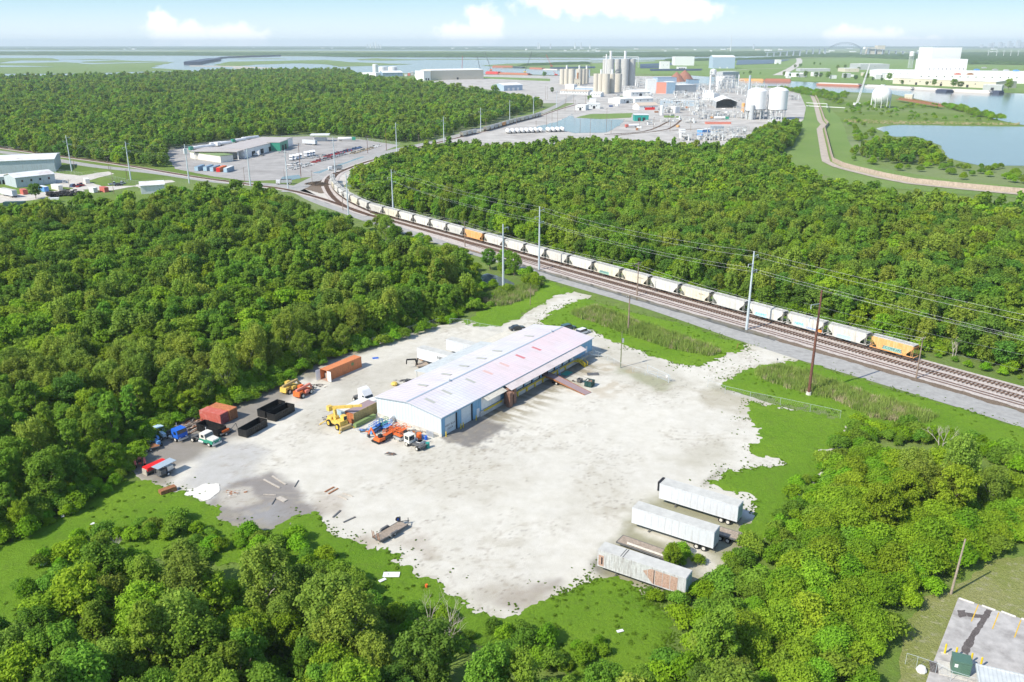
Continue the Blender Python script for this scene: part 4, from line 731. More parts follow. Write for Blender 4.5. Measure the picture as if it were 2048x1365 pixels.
def text(body, size, mat_, parent, loc, rot, name='lettering', ext=.004, sx=1.0):
    c = bpy.data.curves.new(name, 'FONT'); c.body = body; c.size = size; c.extrude = ext; c.align_x = 'CENTER'; c.resolution_u = 2
    t = bpy.data.objects.new(name, c); dg = bpy.context.evaluated_depsgraph_get(); link(t); bpy.context.view_layer.update(); me = bpy.data.meshes.new_from_object(t.evaluated_get(bpy.context.evaluated_depsgraph_get())); bpy.data.objects.remove(t)
    me.materials.clear(); me.materials.append(mat_); o = link(bpy.data.objects.new(name, me), parent); o.location = loc; o.rotation_euler = rot; o.scale = (sx, 1, 1); KIDS.setdefault(parent.name, []).append(o); return o
# ================================================================== the warehouse
BRZ = math.atan2(BA.y, BA.x)
def bl(q, z):                        # photo pixel at height z -> warehouse coordinates (u, b)
    w = Vector(P2(*q, z)) - BO; return w.dot(BA), w.dot(BB)
wh = thing('warehouse', 'long white roofed metal warehouse with a blue dock side in the gravel yard', 'warehouse', (BO.x, BO.y, 0), BRZ)
LN, WD, EV, RG = 62.5, 18.8, 4.6, 5.75
DOORS = [(1.1, 4.9, 0, 3.9), (6.6, 10.3, 0, 4.0), (24, 26.6, 1.25, 3.8), (27.7, 30.3, 1.25, 3.8), (31.2, 33.8, 1.25, 3.8), (34.7, 37.2, 1.25, 3.8), (38.2, 40.7, 1.25, 3.9), (41.2, 43.9, 1.25, 3.8), (45, 47.6, 1.25, 3.8), (48.5, 50.9, 1.25, 3.8)]
wb = MB(); last = 0.0
for a, b, z0, z1 in DOORS:
    lo = 0 if a < 12 else 1.25
    wb.box(last, a, -.06, .06, 0 if last < 12 else 1.25, EV, 0); wb.box(a, b, -.06, .06, z1, EV, 0); last = b
wb.box(last, LN, -.06, .06, 1.0, EV, 0)
wb.box(13.7, 20.9, -.12, -.06, 1.25, 4.1, 1); wb.box(53.4, LN, -.10, -.06, 1.0, EV - .02, 0)
wb.build('dock_wall', [M['wall_blue'], M['white_sheet']], wh)
gb = MB(); gp_ = [(0, .75), (WD, .75), (WD, EV), (WD / 2, RG), (0, EV)]
gb.prism(gp_, -.10, .02, 0, 'x'); gb.prism([(0, .75), (WD, .75), (WD, EV), (WD / 2, RG), (0, EV)], LN - .02, LN + .10, 0, 'x'); gb.box(0, LN, WD - .06, WD + .06, 0, EV, 0)
gb.build('gable_wall', [M['wall_white']], wh)
MB().box(-.16, -.0, -.1, WD, 0, .76).box(LN + .0, LN + .14, -.1, WD, 0, .9).box(13, LN, -.55, -.07, 0, 1.2).build('foundation', M['concrete'], wh)
MB().box(.1, LN - .1, .3, WD - .2, 0, .04).box(13, LN - .1, .3, WD - .2, .04, 1.2).build('floor', M['dark'], wh)
for s, (y0, y1, z0, z1) in enumerate(((-.45, WD / 2, EV + .02, RG + .08), (WD / 2, WD + .25, RG + .08, EV + .06))):
    MB().prism([(y0, z0), (y1, z1), (y1, z1 + .08), (y0, z0 + .08)], -.35, LN + .35, 0, 'x').build('roof', M['roof_white'], wh)
rf = MB(); rf.box(-.36, LN + .36, WD / 2 - .22, WD / 2 + .22, RG + .14, RG + .22); rf.build('ridge_cap', M['steel_blue'], wh)
tb = MB(); tb.prism([(-.5, EV - .06), (-.44, EV - .06), (-.44, EV + .12), (-.5, EV + .12)], -.4, LN + .4, 0, 'x'); tb.prism([(-.45, EV + .0), (WD / 2, RG + .06), (WD + .25, EV + .04), (WD + .25, EV - .12), (WD / 2, RG - .1), (-.45, EV - .16)], -.42, -.36, 0, 'x'); tb.build('trim', M['steel_blue'], wh)
for q, mt in (((860, 803.6), 'skylight'), ((893.8, 786.6), 'skylight'), ((941, 763.6), 'skylight'), ((975.9, 746.8), 'skylight_pink'), ((1008.7, 731), 'skylight_pink'), ((1040.5, 715), 'skylight_red'), ((1073, 699), 'skylight_red')):
    u_, b_ = bl(q, 5.3); sl = (RG - EV) / (WD / 2); z_ = EV + .06 + sl * b_
    MB().prism([(b_ - 1.4, z_ - 1.4 * sl + .045), (b_ + 1.4, z_ + 1.4 * sl + .045), (b_ + 1.4, z_ + 1.4 * sl + .11), (b_ - 1.4, z_ - 1.4 * sl + .11)], u_ - .42, u_ + .42, 0, 'x').build('skylight', M[mt], wh)
for q in ((845.6, 772.2), (892.8, 750.3), (927.7, 733.8), (962.6, 718.5), (994.4, 703.7), (1058, 674)):
    u_, b_ = bl(q, 5.3); b_ = min(b_, 15.5); sl = (RG - EV) / (WD / 2); z_ = RG + .17 - sl * (b_ - WD / 2)
    MB().prism([(b_ - 1.4, z_ + 1.4 * sl + .045), (b_ + 1.4, z_ - 1.4 * sl + .045), (b_ + 1.4, z_ - 1.4 * sl + .11), (b_ - 1.4, z_ + 1.4 * sl + .11)], u_ - .42, u_ + .42, 0, 'x').build('skylight', M['skylight'], wh)
for u_ in (14, 57):
    MB().tube((u_, WD / 2, RG + .2), (u_, WD / 2, RG + .62), .22, n=10).tube((u_, WD / 2, RG + .62), (u_, WD / 2, RG + .8), .34, .1, n=10).build('roof_vent', M['aluminium'], wh)
MB().prism([(-1.9, 3.86), (.6, 4.74), (.6, 4.80), (-1.9, 3.92)], 13.9, 21.2, 0, 'x').build('awning', M['roof_tan'], wh)
MB().prism([(-2.4, 3.72), (.3, 4.72), (.3, 4.78), (-2.4, 3.78)], 22.2, 55.8, 0, 'x').build('awning', M['roof_pink'], wh)
ln = MB(); ln.prism([(WD + .1, 4.55), (WD + 4.6, 4.1), (WD + 4.6, 4.16), (WD + .1, 4.61)], 17.5, 44, 0, 'x'); ln.prism([(WD + .1, 4.55), (WD + 4.4, 4.12), (WD + 4.4, 4.18), (WD + .1, 4.61)], 44, 55, 1, 'x')
for u_ in range(18, 56, 6): ln.box(u_, u_ + .15, WD + 4.2, WD + 4.35, 0, 4.15, 0)
ln.build('lean_to', [M['roof_grey'], M['roof_tan']], wh)
for i, (a, b, z0, z1) in enumerate(DOORS):
    if i == 6: continue
    MB().box(a + .03, b - .03, .10, .16, z0 + .02, z1 - .02, 0).build('dock_door', M['door_white'], wh)
fr = MB()
for a, b, z0, z1 in DOORS: fr.box(b - .02, b + .22, -.16, .02, z0, z1 + .1, 0)
fr.build('door_seal', M['dark'], wh)
MB().box(12.0, 13.0, -.12, -.06, 0, 2.1).build('side_door', M['white'], wh); MB().box(52.0, 53.0, -.12, -.06, 1.25, 3.4).build('side_door', M['white'], wh); MB().box(59.0, 59.9, -.16, -.10, 1.1, 3.1).build('side_door', M['white'], wh)
yb = MB(); yb.box(14, 20.8, -.72, -.5, 1.0, 1.3); yb.box(23, 53, -.72, -.55, 1.05, 1.3)
for u_ in (22.4, 26.9, 30.7, 34.2, 37.6, 41, 44.4, 48): yb.box(u_, u_ + .3, -.85, -.55, .15, 1.28)
yb.build('dock_edge', M['yellow_safety'], wh)
text('WEST BULK', .62, M['black_paint'], wh, (3.0, .09, 1.65), (math.pi / 2, 0, 0), sx=1.05); text('DOCK', .62, M['black_paint'], wh, (3.0, .09, .85), (math.pi / 2, 0, 0), sx=1.05)
st = MB(); st.box(52.4, 54.6, -1.9, -.56, 1.1, 1.2)
for k in range(6): st.box(52.9 + .0, 54.3, -2.2 - k * .3, -1.9 - k * .3, 1.05 - (k + 1) * .17, 1.12 - (k + 1) * .17)
for u_ in (52.9, 54.3): st.bar((u_, -1.9, 2.1), (u_, -3.8, 1.0), .06, .06); st.bar((u_, -1.9, 1.15), (u_, -3.8, .05), .08, .2); st.bar((u_, -1.9, 1.1), (u_, -1.9, 2.1), .06, .06); st.bar((u_, -3.7, .1), (u_, -3.7, 1.05), .06, .06)
st.bar((52.4, -1.9, 2.1), (52.4, -.6, 2.1), .05, .05); st.build('stairs', M['yellow_safety'], wh)
rl = MB(); rl.bar((54.6, -.8, 1.2), (59.4, -.8, 1.2), 1.0, .08); rl.bar((54.6, -1.3, 2.1), (59.4, -1.3, 2.1), .05, .05); rl.bar((59.4, -1.2, 1.2), (62.6, -3.2, .1), .9, .1); rl.build('walkway', M['steel'], wh)
# yellow bollards along the warehouse
bol = None
for i, (u_, b_, lab) in enumerate(((.6, -.7, 'short yellow bollard at the near corner of the warehouse beside the lettered door'), (5.5, -.8, 'yellow bollard just left of the second big white door'), (6.3, -.8, 'yellow bollard touching the second big white door frame'), (10.9, -.8, 'yellow bollard right of the second big white warehouse door'))):
    w_ = BO + BA * u_ + BB * b_; o = MB().tube((0, 0, 0), (0, 0, 1.15), .11, n=10).lathe([(.11, 1.15), (.08, 1.22), (0, 1.24)], n=10).build('bollard', M['yellow_safety'], loc=(w_.x, w_.y)); tag(o, lab, 'bollard', 'yellow bollards by the warehouse doors')
# stacked pallets
def pallet_stack(n, parent=None):
    b = MB()
    for k in range(n):
        z = k * .145; j = random.uniform(-.04, .04)
        for s in (-.5, 0, .5): b.box(-.6 + j, .6 + j, s - .05, s + .05, z, z + .09)
        for s in range(6): b.box(-.6 + s * .21 + j, -.6 + s * .21 + .13 + j, -.52, .52, z + .09, z + .115)
    return b
for i, (u_, b_, n, lab) in enumerate(((21.3, -2.4, 25, 'nearest stack of brown wooden pallets standing out in front of the dock'), (22.3, -1.15, 27, 'tall stack of brown wooden pallets against the dock edge behind the nearest stack'), (23.5, -1.9, 25, 'stack of brown wooden pallets in the middle of the dock group'), (24.6, -1.1, 26, 'stack of brown wooden pallets farthest right beside the first roller door'))):
    w_ = BO + BA * u_ + BB * b_; o = pallet_stack(n).build('pallet_stack', M['wood_pallet'], loc=(w_.x, w_.y), rz=BRZ + .05 * i); tag(o, lab, 'pallets', 'pallet stacks at the warehouse dock')
# steel yard ramp
a, b = P(1101, 752, 1.3), P(1176, 788, .1); d = (b - a)
rt = thing('loading_ramp', 'long brown steel loading ramp running from the open dock door into the yard', 'ramp', (a.x, a.y, 0), math.atan2(d.y, d.x)); L = Vector((d.x, d.y)).length
r = MB(); r.prism([(-3.0, 1.18), (1.8, 1.18), (L, .02), (L, .14), (1.8, 1.32), (-3.0, 1.32)], -1.15, 1.15); r.build('deck', M['brown_roof'], rt)
for s in (-1, 1): MB().prism([(-3.0, 1.0), (1.8, 1.0), (L, .0), (L, .2), (1.8, 1.42), (-3.0, 1.42)], s * 1.16 - .05, s * 1.16 + .05).build('side_rail', M['rust'], rt)
MB().box(1.4, 1.9, -.9, -.7, 0, 1.2).box(1.4, 1.9, .7, .9, 0, 1.2).wheel(3.0, -1.0, .4, .3).wheel(3.0, 1.0, .4, .3).build('undercarriage', [M['rubber'], M['hub']], rt)
def bin_(name, lab, cat, q, z, dims, rz, m_, fill='dark', grp=None):
    w_ = P(*q, z); t = thing(name, lab, cat, (w_.x, w_.y, 0), rz, grp); lx, ly, h = [k / 2 for k in dims[:2]] + [dims[2]]
    s = MB(); tw = .06
    s.box(-lx, lx, -ly, -ly + tw, .12, h).box(-lx, lx, ly - tw, ly, .12, h).box(-lx, -lx + tw, -ly + tw, ly - tw, .12, h).box(lx - tw, lx, -ly + tw, ly - tw, .12, h)
    s.box(-lx, lx, -ly - .05, -ly + .02, h - .12, h + .02).box(-lx, lx, ly - .02, ly + .05, h - .12, h + .02); s.box(-lx - .05, -lx + .02, -ly, ly, h - .12, h + .02).box(lx - .02, lx + .05, -ly, ly, h - .12, h + .02)
    for k in range(int(dims[0] / .6)): s.box(-lx + .3 + k * .6, -lx + .4 + k * .6, -ly - .06, -ly, .15, h - .1).box(-lx + .3 + k * .6, -lx + .4 + k * .6, ly, ly + .06, .15, h - .1)
    s.build('shell', M[m_], t); MB().box(-lx + tw, lx - tw, -ly + tw, ly - tw, .1, .2).build('floor', M[fill], t)
    MB().box(-lx - .07, -lx - .051, -ly + .05, -.04, .2, h - .2).box(-lx - .07, -lx - .051, .04, ly - .05, .2, h - .2).build('gate', M[m_], t); return t
t = bin_('waste_skip', 'dark green rubbish skip full of scrap standing in the yard beside the brown ramp', 'skip', (1179, 768), .6, (2.0, 1.9, 1.5), BRZ + .1, 'green_dark')
g = MB(); rr = random.Random(3)
for _ in range(26): g.cbox((rr.uniform(-.7, .7), rr.uniform(-.7, .7), rr.uniform(.9, 1.5)), (rr.uniform(.2, .8), rr.uniform(.1, .4), rr.uniform(.1, .3)), rr.randint(0, 2), Matrix.Rotation(rr.uniform(0, 3), 3, 'Z') @ Matrix.Rotation(rr.uniform(-.5, .5), 3, 'X'))
g.build('scrap', [M['rust'], M['frame_grey'], M['off_white']], t)
t = bin_('waste_skip', 'small dark blue scrap bin beside the green skip', 'bin', (1159.5, 762), .4, (1.2, 1.0, .95), BRZ, 'frame_grey')
for i, (cs, lab) in enumerate(((((520.2, 815.8), (537.4, 819.5), (562.6, 806), (548.6, 802.4)), 'farther of the two touching black roll-off dumpsters'), (((539.5, 822.2), (556, 827), (582.5, 812.6), (567, 808)), 'nearer of the two touching black roll-off dumpsters with a rusty streaked rim'), (((483, 854.4), (500.8, 856), (525.5, 842.6), (510, 839.4)), 'single black roll-off dumpster standing alone on dark gravel'), (((445, 850), (424.6, 857), (400.4, 850), (418, 842)), 'black roll-off dumpster behind the green and white truck cab'))):
    w4 = [P(*q, 1.8) for q in cs]; c = sum(w4, Vector()) / 4; d = (w4[2] + w4[3]) / 2 - (w4[0] + w4[1]) / 2
    pr = (c.x, c.y); rz = math.atan2(d.y, d.x); t = bin_('roll_off_dumpster', lab, 'dumpster', (0, 0), 0, (6.4, 2.4, 1.8), rz, 'black_paint', 'dark', 'black roll-off dumpsters'); t.location = (c.x, c.y, 0)
    if i == 3: t.rotation_euler.z = rz
# ================================================================== shipping containers
def corr_side(b, x0, x1, y, z0, z1, out, m=0, pitch=.28, dep=.035):   # corrugated long side as real folds
    n = int((x1 - x0) / pitch); p = (x1 - x0) / n; pts_ = []
    for k in range(n): x = x0 + k * p; pts_ += [(x, y), (x + p * .25, y), (x + p * .5, y - out * dep), (x + p * .75, y - out * dep)]
    pts_.append((x1, y)); nn = len(pts_)
    b.add([(x, yy_, z0) for x, yy_ in pts_] + [(x, yy_, z1) for x, yy_ in pts_], [(i, i + 1, nn + i + 1, nn + i) for i in range(nn - 1)], m)
def container(name, lab, cat, loc, rz, mside, mroof=None, mdoor=None, L=12.19, H=2.9, W=2.44, opened=False, grp=None, simple=False):
    t = thing(name, lab, cat, loc, rz, grp); s = MB(); w = W / 2
    if simple: s.box(.05, L - .05, -w, w, .12, H - .03)
    else: corr_side(s, .1, L - .1, -w, .15, H - .1, -1); corr_side(s, .1, L - .1, w, .15, H - .1, 1); 
    for x in (0, L - .12):
        for y in (-w - .01, w - .11): s.box(x, x + .12, y, y + .12, 0, H)
    for y in (-w - .01, w - .09): s.box(.12, L - .12, y, y + .1, 0, .16); s.box(.12, L - .12, y, y + .1, H - .1, H)
    s.box(L - .08, L - .02, -w + .1, w - .1, .15, H - .05); s.build('side_walls', M[mside], t)
    MB().box(.05, L - .05, -w + .1, w - .1, H - .06, H - .02).build('roof', M[mroof or mside], t); MB().box(.05, L - .05, -w + .1, w - .1, .1, .16).build('floor', M['plywood'], t)
    if not opened:
        d = MB(); d.box(-.03, .0, -w + .1, -.01, .15, H - .1).box(-.03, .0, .01, w - .1, .15, H - .1)
        for y in (-.75, -.35, .35, .75): d.bar((-.06, y, .15), (-.06, y, H - .1), .05, .05)
        d.build('door', M[mdoor or mside], t)
    return t
A, B_ = P(655.1, 763.9), P(723.7, 734.6); d = (B_ - A).normalized(); nrm = Vector((-d.y, d.x, 0)); c = A + nrm * 1.22
t = container('shipping_container', 'long orange shipping container with both white end doors open beside the trees', 'container', (c.x, c.y, 0), math.atan2(d.y, d.x), 'orange_box', opened=True, L=(B_ - A).length)
MB().box(-.05, 0, -.02, 1.16, .15, 2.8).build('door', M['white'], t).matrix_local = Matrix.Translation((0, 1.24, 0)) @ Matrix.Rotation(R(75), 4, 'Z')
MB().box(-.04, 0.0, -1.16, 0, .15, 2.8).build('door', M['white'], t).matrix_local = Matrix.Translation((0, -1.26, 0)) @ Matrix.Rotation(R(-195 + 22), 4, 'Z') @ Matrix.Translation((0, 1.16, 0))
MB().box(1.2, 2.4, -.2, .95, .16, 1.5).build('crate', M['wood_pale'], t)
MB().box(8.4, 9.3, -1.262, -1.258, 1.5, 2.3).build('emblem', M['green_army'], t)
A, B_ = P(439, 830.3, 2.59), P(398.8, 821, 2.59); d = (B_ - A).normalized(); C_ = P(472.4, 815.2, 2.59); e = (C_ - A).normalized()
for i, (ms, mr_, md, lab) in enumerate((('red_box', 'red_box', 'maroon', 'faded red shipping container with dark maroon doors, nearer of the joined pair'), ('rust_box', 'rust_box', 'rust', 'rusty orange shipping container joined to the back of the faded red one'))):
    c = A + e * (1.24 + 2.5 * i); container('shipping_container', lab, 'container', (c.x, c.y, 0), math.atan2(d.y, d.x), ms, mr_, md, L=6.06, H=2.59, grp='joined pair of short containers')
A, B_ = P(708.9, 850.3), P(746.2, 831.3); d = (B_ - A).normalized(); nrm = Vector((-d.y, d.x, 0)); rzc = math.atan2(d.y, d.x); Lc = (B_ - A).length
c = A + nrm * 1.35; container('shipping_container', 'rust streaked yellowish container with brown roof next to the yellow crane', 'container', (c.x, c.y, 0), rzc, 'rust_yellow', 'brown_roof', 'rust_box', L=max(7.5, Lc), H=2.7, W=2.6)
c = A + nrm * 4.1 + d * .3; container('shipping_container', 'pale blue container with a faded patchy roof behind the rust streaked one', 'container', (c.x, c.y, 0), rzc, 'blue_pale', 'off_white', 'blue_pale', L=max(7.5, Lc) + .6, H=2.4)
# ================================================================== trailers
def semi(name, lab, rear, front, z=4.1, L=14.63, old=False, grp='white box trailers', side='trailer_white', H=4.1, wheels=True, doors='steel_blue'):
    A, B_ = P(*rear, z), P(*front, z); d = B_ - A; rz = math.atan2(d.y, d.x); t = thing(name, lab, 'trailer', (A.x, A.y, 0), rz, grp); w = 1.27
    b = MB(); b.box(0, L, -w, w, 1.15, H - .04)
    for y in (-w, w):
        s = 1 if y > 0 else -1
        b.box(0, L, y - .0 if s > 0 else y - .03, y + .03 if s > 0 else y, 1.1, 1.25); b.box(0, L, y if s > 0 else y - .03, y + .03 if s > 0 else y, H - .2, H)
        for k in range(1, int(L / 1.22)): b.box(k * 1.22, k * 1.22 + .07, y if s > 0 else y - .03, y + .03 if s > 0 else y, 1.25, H - .2)
    b.build('body', M['trailer_old' if old else side], t); MB().box(.05, L - .05, -w + .04, w - .04, H - .03, H + .01).build('roof', M['trailer_roof'], t)
    dd = MB(); dd.box(-.04, 0, -w + .05, -.02, 1.2, H - .12).box(-.04, 0, .02, w - .05, 1.2, H - .12)
    for y in (-.8, -.35, .35, .8): dd.bar((-.07, y, 1.2), (-.07, y, H - .15), .04, .04)
    dd.build('rear_door', M[doors], t)
    f = MB(); f.box(.2, L - .5, -.5, -.35, .9, 1.15).box(.2, L - .5, .35, .5, .9, 1.15); f.box(-.02, .1, -w + .1, w - .1, .55, .65).box(0, .1, -.9, -.8, .55, 1.15).box(0, .1, .8, .9, .55, 1.15)
    for y in (-.8, .8): f.box(L - 3.2, L - 3.0, y - .07, y + .07, .1, 1.15); f.box(L - 3.3, L - 2.9, y - .15, y + .15, 0, .1)
    f.build('chassis', M['frame_grey'], t)
    if wheels:
        for x in (1.6, 2.85):
            for y in (-1.0, 1.0): MB().wheel(0, 0, .5, .5).build('wheel', [M['rubber'], M['hub']], t).location = (x, y, 0)
    return t
semi('box_trailer', 'white box trailer with a tan roof, farthest of the three parked by the right thicket', (1482, 1007.9), (1326, 961.8))
MB().box(14.64, 15.1, -1.1, 1.1, 2.4, 4.2).build('cooling_unit', M['dark'], bpy.data.objects['box_trailer'])
semi('box_trailer', 'white box trailer with a grey roof, middle of the three parked by the right thicket', (1434.4, 1058.8), (1271, 1008.5))
t = semi('box_trailer', 'battered dirty white box trailer with a torn side showing brown plywood', (1378.7, 1149.3), (1226.6, 1099), old=True, wheels=False, grp='white box trailers')
s_ = 1.272
side_y = 1.27
pw = MB(); pw.add([(1.3, side_y + .015, 1.3), (5.2, side_y + .015, 1.25), (6.9, side_y + .015, 3.0), (5.6, side_y + .015, 3.75), (1.3, side_y + .015, 3.75)], [(4, 3, 2, 1, 0)]); pw.build('bare_plywood', M['plywood'], t); MB().box(13.5, 14.4, side_y, side_y + .02, 1.3, 3.2).build('bare_plywood', M['plywood'], t)
MB().box(13.7, 13.95, side_y + .015, side_y + .03, 1.6, 2.9).box(5.0, 5.12, side_y + .015, side_y + .03, 1.15, 3.7).build('hole', M['dark'], t)
MB().box(10.3, 10.42, -1.2, 1.2, 4.11, 4.125).box(10.7, 10.8, -1.2, 1.2, 4.11, 4.125).build('roof_seam', M['dark'], t)
for (fx, fy), nm, lab, txt in (((840, 693), 'NEI', 'white box trailer with black NEI letters backed up to the far side of the warehouse', 'NEI'), ((898, 676), '', 'plain white box trailer backed up to the warehouse behind the lettered trailer', '')):
    F_ = P(fx, fy, 4.1); Rr_ = F_ - Vector((BB.x, BB.y, 0)) * 14.63; rp = None
    t = semi('box_trailer', lab, (1000, 700), (900, 700), grp='trailers behind the warehouse'); t.location = (Rr_.x, Rr_.y, 0); t.rotation_euler.z = math.atan2(BB.y, BB.x)
    if txt: text(txt, 1.15, M['black_paint'], t, (6.8, side_y + .04, 2.5), (math.pi / 2, 0, math.pi)); text(txt, 1.15, M['black_paint'], t, (6.8, -side_y - .04, 2.5), (math.pi / 2, 0, 0))
def flatbed(lab, rear, front, z=1.3, L=12.5, deck='wood', wheels=((1.6, 0), (2.9, 0)), H=1.3, name='flatbed_trailer', W=2.5, grp=None):
    A, B_ = P(*rear, z), P(*front, z); d = B_ - A; t = thing(name, lab, 'trailer', (A.x, A.y, 0), math.atan2(d.y, d.x), grp); w = W / 2
    b = MB(); n = 9
    for k in range(n): b.box(.1, L - .1, -w + .1 + k * (W - .2) / n, -w + .1 + (k + .9) * (W - .2) / n, H - .06, H)
    b.build('deck', M[deck], t); f = MB(); f.box(0, L, -w, -w + .1, H - .25, H + .03).box(0, L, w - .1, w, H - .25, H + .03).box(0, .1, -w, w, H - .25, H + .03).box(L - .1, L, -w, w, H - .25, H + .03)
    f.box(.2, L - .3, -.5, -.36, H - .6, H - .06).box(.2, L - .3, .36, .5, H - .6, H - .06); f.build('frame', M['frame_grey'], t)
    for x, _ in wheels:
        for y in (-w + .3, w - .3): MB().wheel(0, 0, .48 if H > 1 else .35, .4).build('wheel', [M['rubber'], M['hub']], t).location = (x, y, 0)
    return t
t = flatbed('weathered grey flatbed trailer poking out behind the middle white box trailer', (1479, 1073.5), (1330, 1027), L=12.0, deck='wood')
MB().box(-.3, .1, -1.2, 1.2, .4, 1.3).build('rear_frame', M['frame_grey'], t)
t = flatbed('old brown flatbed trailer with a bent white rail beside the torn white trailer', (1356, 1118), (1258, 1083.5), z=1.0, L=10.5, deck='wood', H=1.0)
MB().bar((1, 1.2, 1.5), (8.5, 1.25, 1.5), .06, .35).build('side_rail', M['off_white'], t)
# car hauler
t = flatbed('low wooden deck equipment trailer with two raised ramps standing alone on the gravel', (753, 1078), (800, 1050), z=.75, L=6.4, deck='wood', H=.75, W=2.1, wheels=((2.5, 0), (3.4, 0)), name='equipment_trailer')
for s in (-1, 1): MB().prism([(1.9, .75), (2.2, 1.1), (3.8, 1.1), (4.1, .75)], s * 1.2 - .16, s * 1.2 + .16).build('mudguard', M['frame_grey'], t)
for y in (-.85, .35):
    r = MB(); r.bar((-.05, y, .7), (-.25, y, 2.2), .06, .06); r.bar((-.05, y + .45, .7), (-.25, y + .45, 2.2), .06, .06)
    for k in range(6): r.bar((-.08 - k * .03, y, .9 + k * .24), (-.08 - k * .03, y + .45, .9 + k * .24), .04, .04)
    r.build('ramp', M['rust'], t)
MB().bar((6.4, -.9, .6), (7.7, 0, .6), .1, .12).bar((6.4, .9, .6), (7.7, 0, .6), .1, .12).bar((7.5, 0, .1), (7.5, 0, 1.2), .1, .1).box(6.2, 6.6, .9, 1.15, .7, 1.5).build('drawbar', M['frame_grey'], t)
MB().wheel(0, 0, .37, .25).build('spare_wheel', [M['rubber'], M['blue']], t).matrix_local = Matrix.Translation((5.9, 1.0, .95))
# ================================================================== trucks and machines
def at_rz(a, b):                         # heading from photo point a to b on the ground
    A, B_ = P(*a), P(*b); return math.atan2(B_.y - A.y, B_.x - A.x)
def wheels(t, spots, r, w, hub='hub', tyre='rubber', name='wheel'):
    rm = MB()
    for sg in (-1, 1): rm.tube((0, sg * (w / 2 + .01), r), (0, sg * (w / 2 + .03), r), r * .6, n=12).tube((0, sg * (w / 2 + .03), r), (0, sg * (w / 2 + .09), r), r * .22, n=8)
    rm = rm.mesh('rim', M[hub]); ty = MB().tube((0, -w / 2, r), (0, w / 2, r), r, n=16).mesh(name, M[tyre])
    for x, y in spots: o = link(bpy.data.objects.new(name, ty), t); o.location = (x, y, 0); link(bpy.data.objects.new('rim', rm), o)
def tractor_unit(lab, loc, rz, body='white', low=None, kind='day', grp=None, name='tractor_unit'):
    """x forward, origin under the rear axle"""
    t = thing(name, lab, 'truck', loc, rz, grp); w = 1.2; low = low or body
    f = MB(); f.box(-1.2, 5.2, -.45, -.3, .6, .9).box(-1.2, 5.2, .3, .45, .6, .9).box(-.9, -.75, -.45, .45, .6, .9); f.prism([(-.8, 1.0), (.3, 1.0), (.2, 1.15), (-.6, 1.15)], -.5, .5); f.tube((2.0, 1.0, .7), (3.3, 1.0, .7), .32, n=10, m=1).tube((2.0, -1.0, .7), (3.3, -1.0, .7), .32, n=10, m=1).build('chassis', [M['frame_grey'], M['aluminium']], t)
    if kind == 'sleeper':
        MB().prism([(1.9, .9), (4.6, .9), (4.6, 1.9), (4.3, 2.5), (3.3, 3.6), (2.7, 3.9), (1.9, 3.9)], -w, w).build('cab', M[body], t)
        MB().prism([(4.55, .7), (6.3, .7), (6.4, 1.2), (6.2, 1.65), (4.6, 1.95)], -w + .15, w - .15).build('bonnet', M[body], t); MB().prism([(4.32, 2.47), (4.62, 1.96), (4.68, 1.98), (4.38, 2.52)], -w + .15, w - .15).build('windscreen', M['glass_dark'], t); gx = 3.4
    elif kind == 'day':
        MB().prism([(2.2, 1.45), (4.0, 1.45), (3.75, 2.55), (2.25, 2.6)], -w + .08, w - .08).build('cab', M[body], t); MB().prism([(2.15, .75), (5.9, .75), (5.95, 1.4), (2.15, 1.44)], -w + .05, w - .05).build('lower_body', M[low], t)
        MB().prism([(3.9, 1.42), (5.9, 1.4), (5.8, 1.6), (3.9, 1.85)], -.85, .85).build('bonnet', M[body], t); MB().prism([(3.78, 2.45), (4.03, 1.8), (4.08, 1.8), (3.83, 2.5)], -w + .2, w - .2).build('windscreen', M['glass_dark'], t); gx = 2.75
    else:                                 # flat-fronted cab
        MB().prism([(3.1, .95), (5.2, .95), (5.2, 1.9), (5.0, 2.75), (3.1, 2.8)], -w, w).build('cab', M[body], t); MB().prism([(5.02, 2.72), (5.2, 1.95), (5.25, 1.95), (5.07, 2.74)], -w + .12, w - .12).build('windscreen', M['glass_dark'], t); gx = 3.9
    zz = 1.75 if kind != 'sleeper' else 2.0
    for s in (-1, 1): y = s * (w + (.005 if kind != 'day' else -.075)); MB().box(gx, gx + .8, min(y, y + s * .02), max(y, y + s * .02), zz, zz + .62).build('side_window', M['glass_dark'], t)
    fx = {'sleeper': 6.35, 'day': 5.95, 'flat': 5.2}[kind]; MB().box(fx, fx + .18, -w + .02, w - .02, .45, .85).build('bumper', M['aluminium'], t)
    for s in (-1, 1): MB().box(fx + .01, fx + .06, s * .75 - .15, s * .75 + .15, .95, 1.15).build('headlight', M['white'], t)
    if kind != 'sleeper': MB().tube((2.05, .9, .9), (2.05, .9, 3.1), .08, n=8).build('exhaust_stack', M['aluminium'], t)
    wheels(t, [(x, y) for x in ((-.0, 1.3) if kind == 'sleeper' else (0,)) for y in (-.95, .95)], .5, .5); wheels(t, [(fx - 1.1, -1.02), (fx - 1.1, 1.02)], .5, .3)
    if kind == 'sleeper': MB().prism([(fx - 1.75, .95), (fx - 1.6, 1.15), (fx - .55, 1.15), (fx - .4, .9)], -1.22, -.86).prism([(fx - 1.75, .95), (fx - 1.6, 1.15), (fx - .55, 1.15), (fx - .4, .9)], .86, 1.22).build('wheel_arch', M[body], t)
    return t
tractor_unit('white high roofed sleeper truck tractor nosed in behind the warehouse corner', P(716, 800.5), at_rz((716, 800), (748, 815)), 'white', kind='sleeper')
tractor_unit('old green and white day cab truck tractor parked in front of a black dumpster', P(394, 880.5), at_rz((390, 884), (417.7, 892.5)), 'off_white', 'green', 'day')
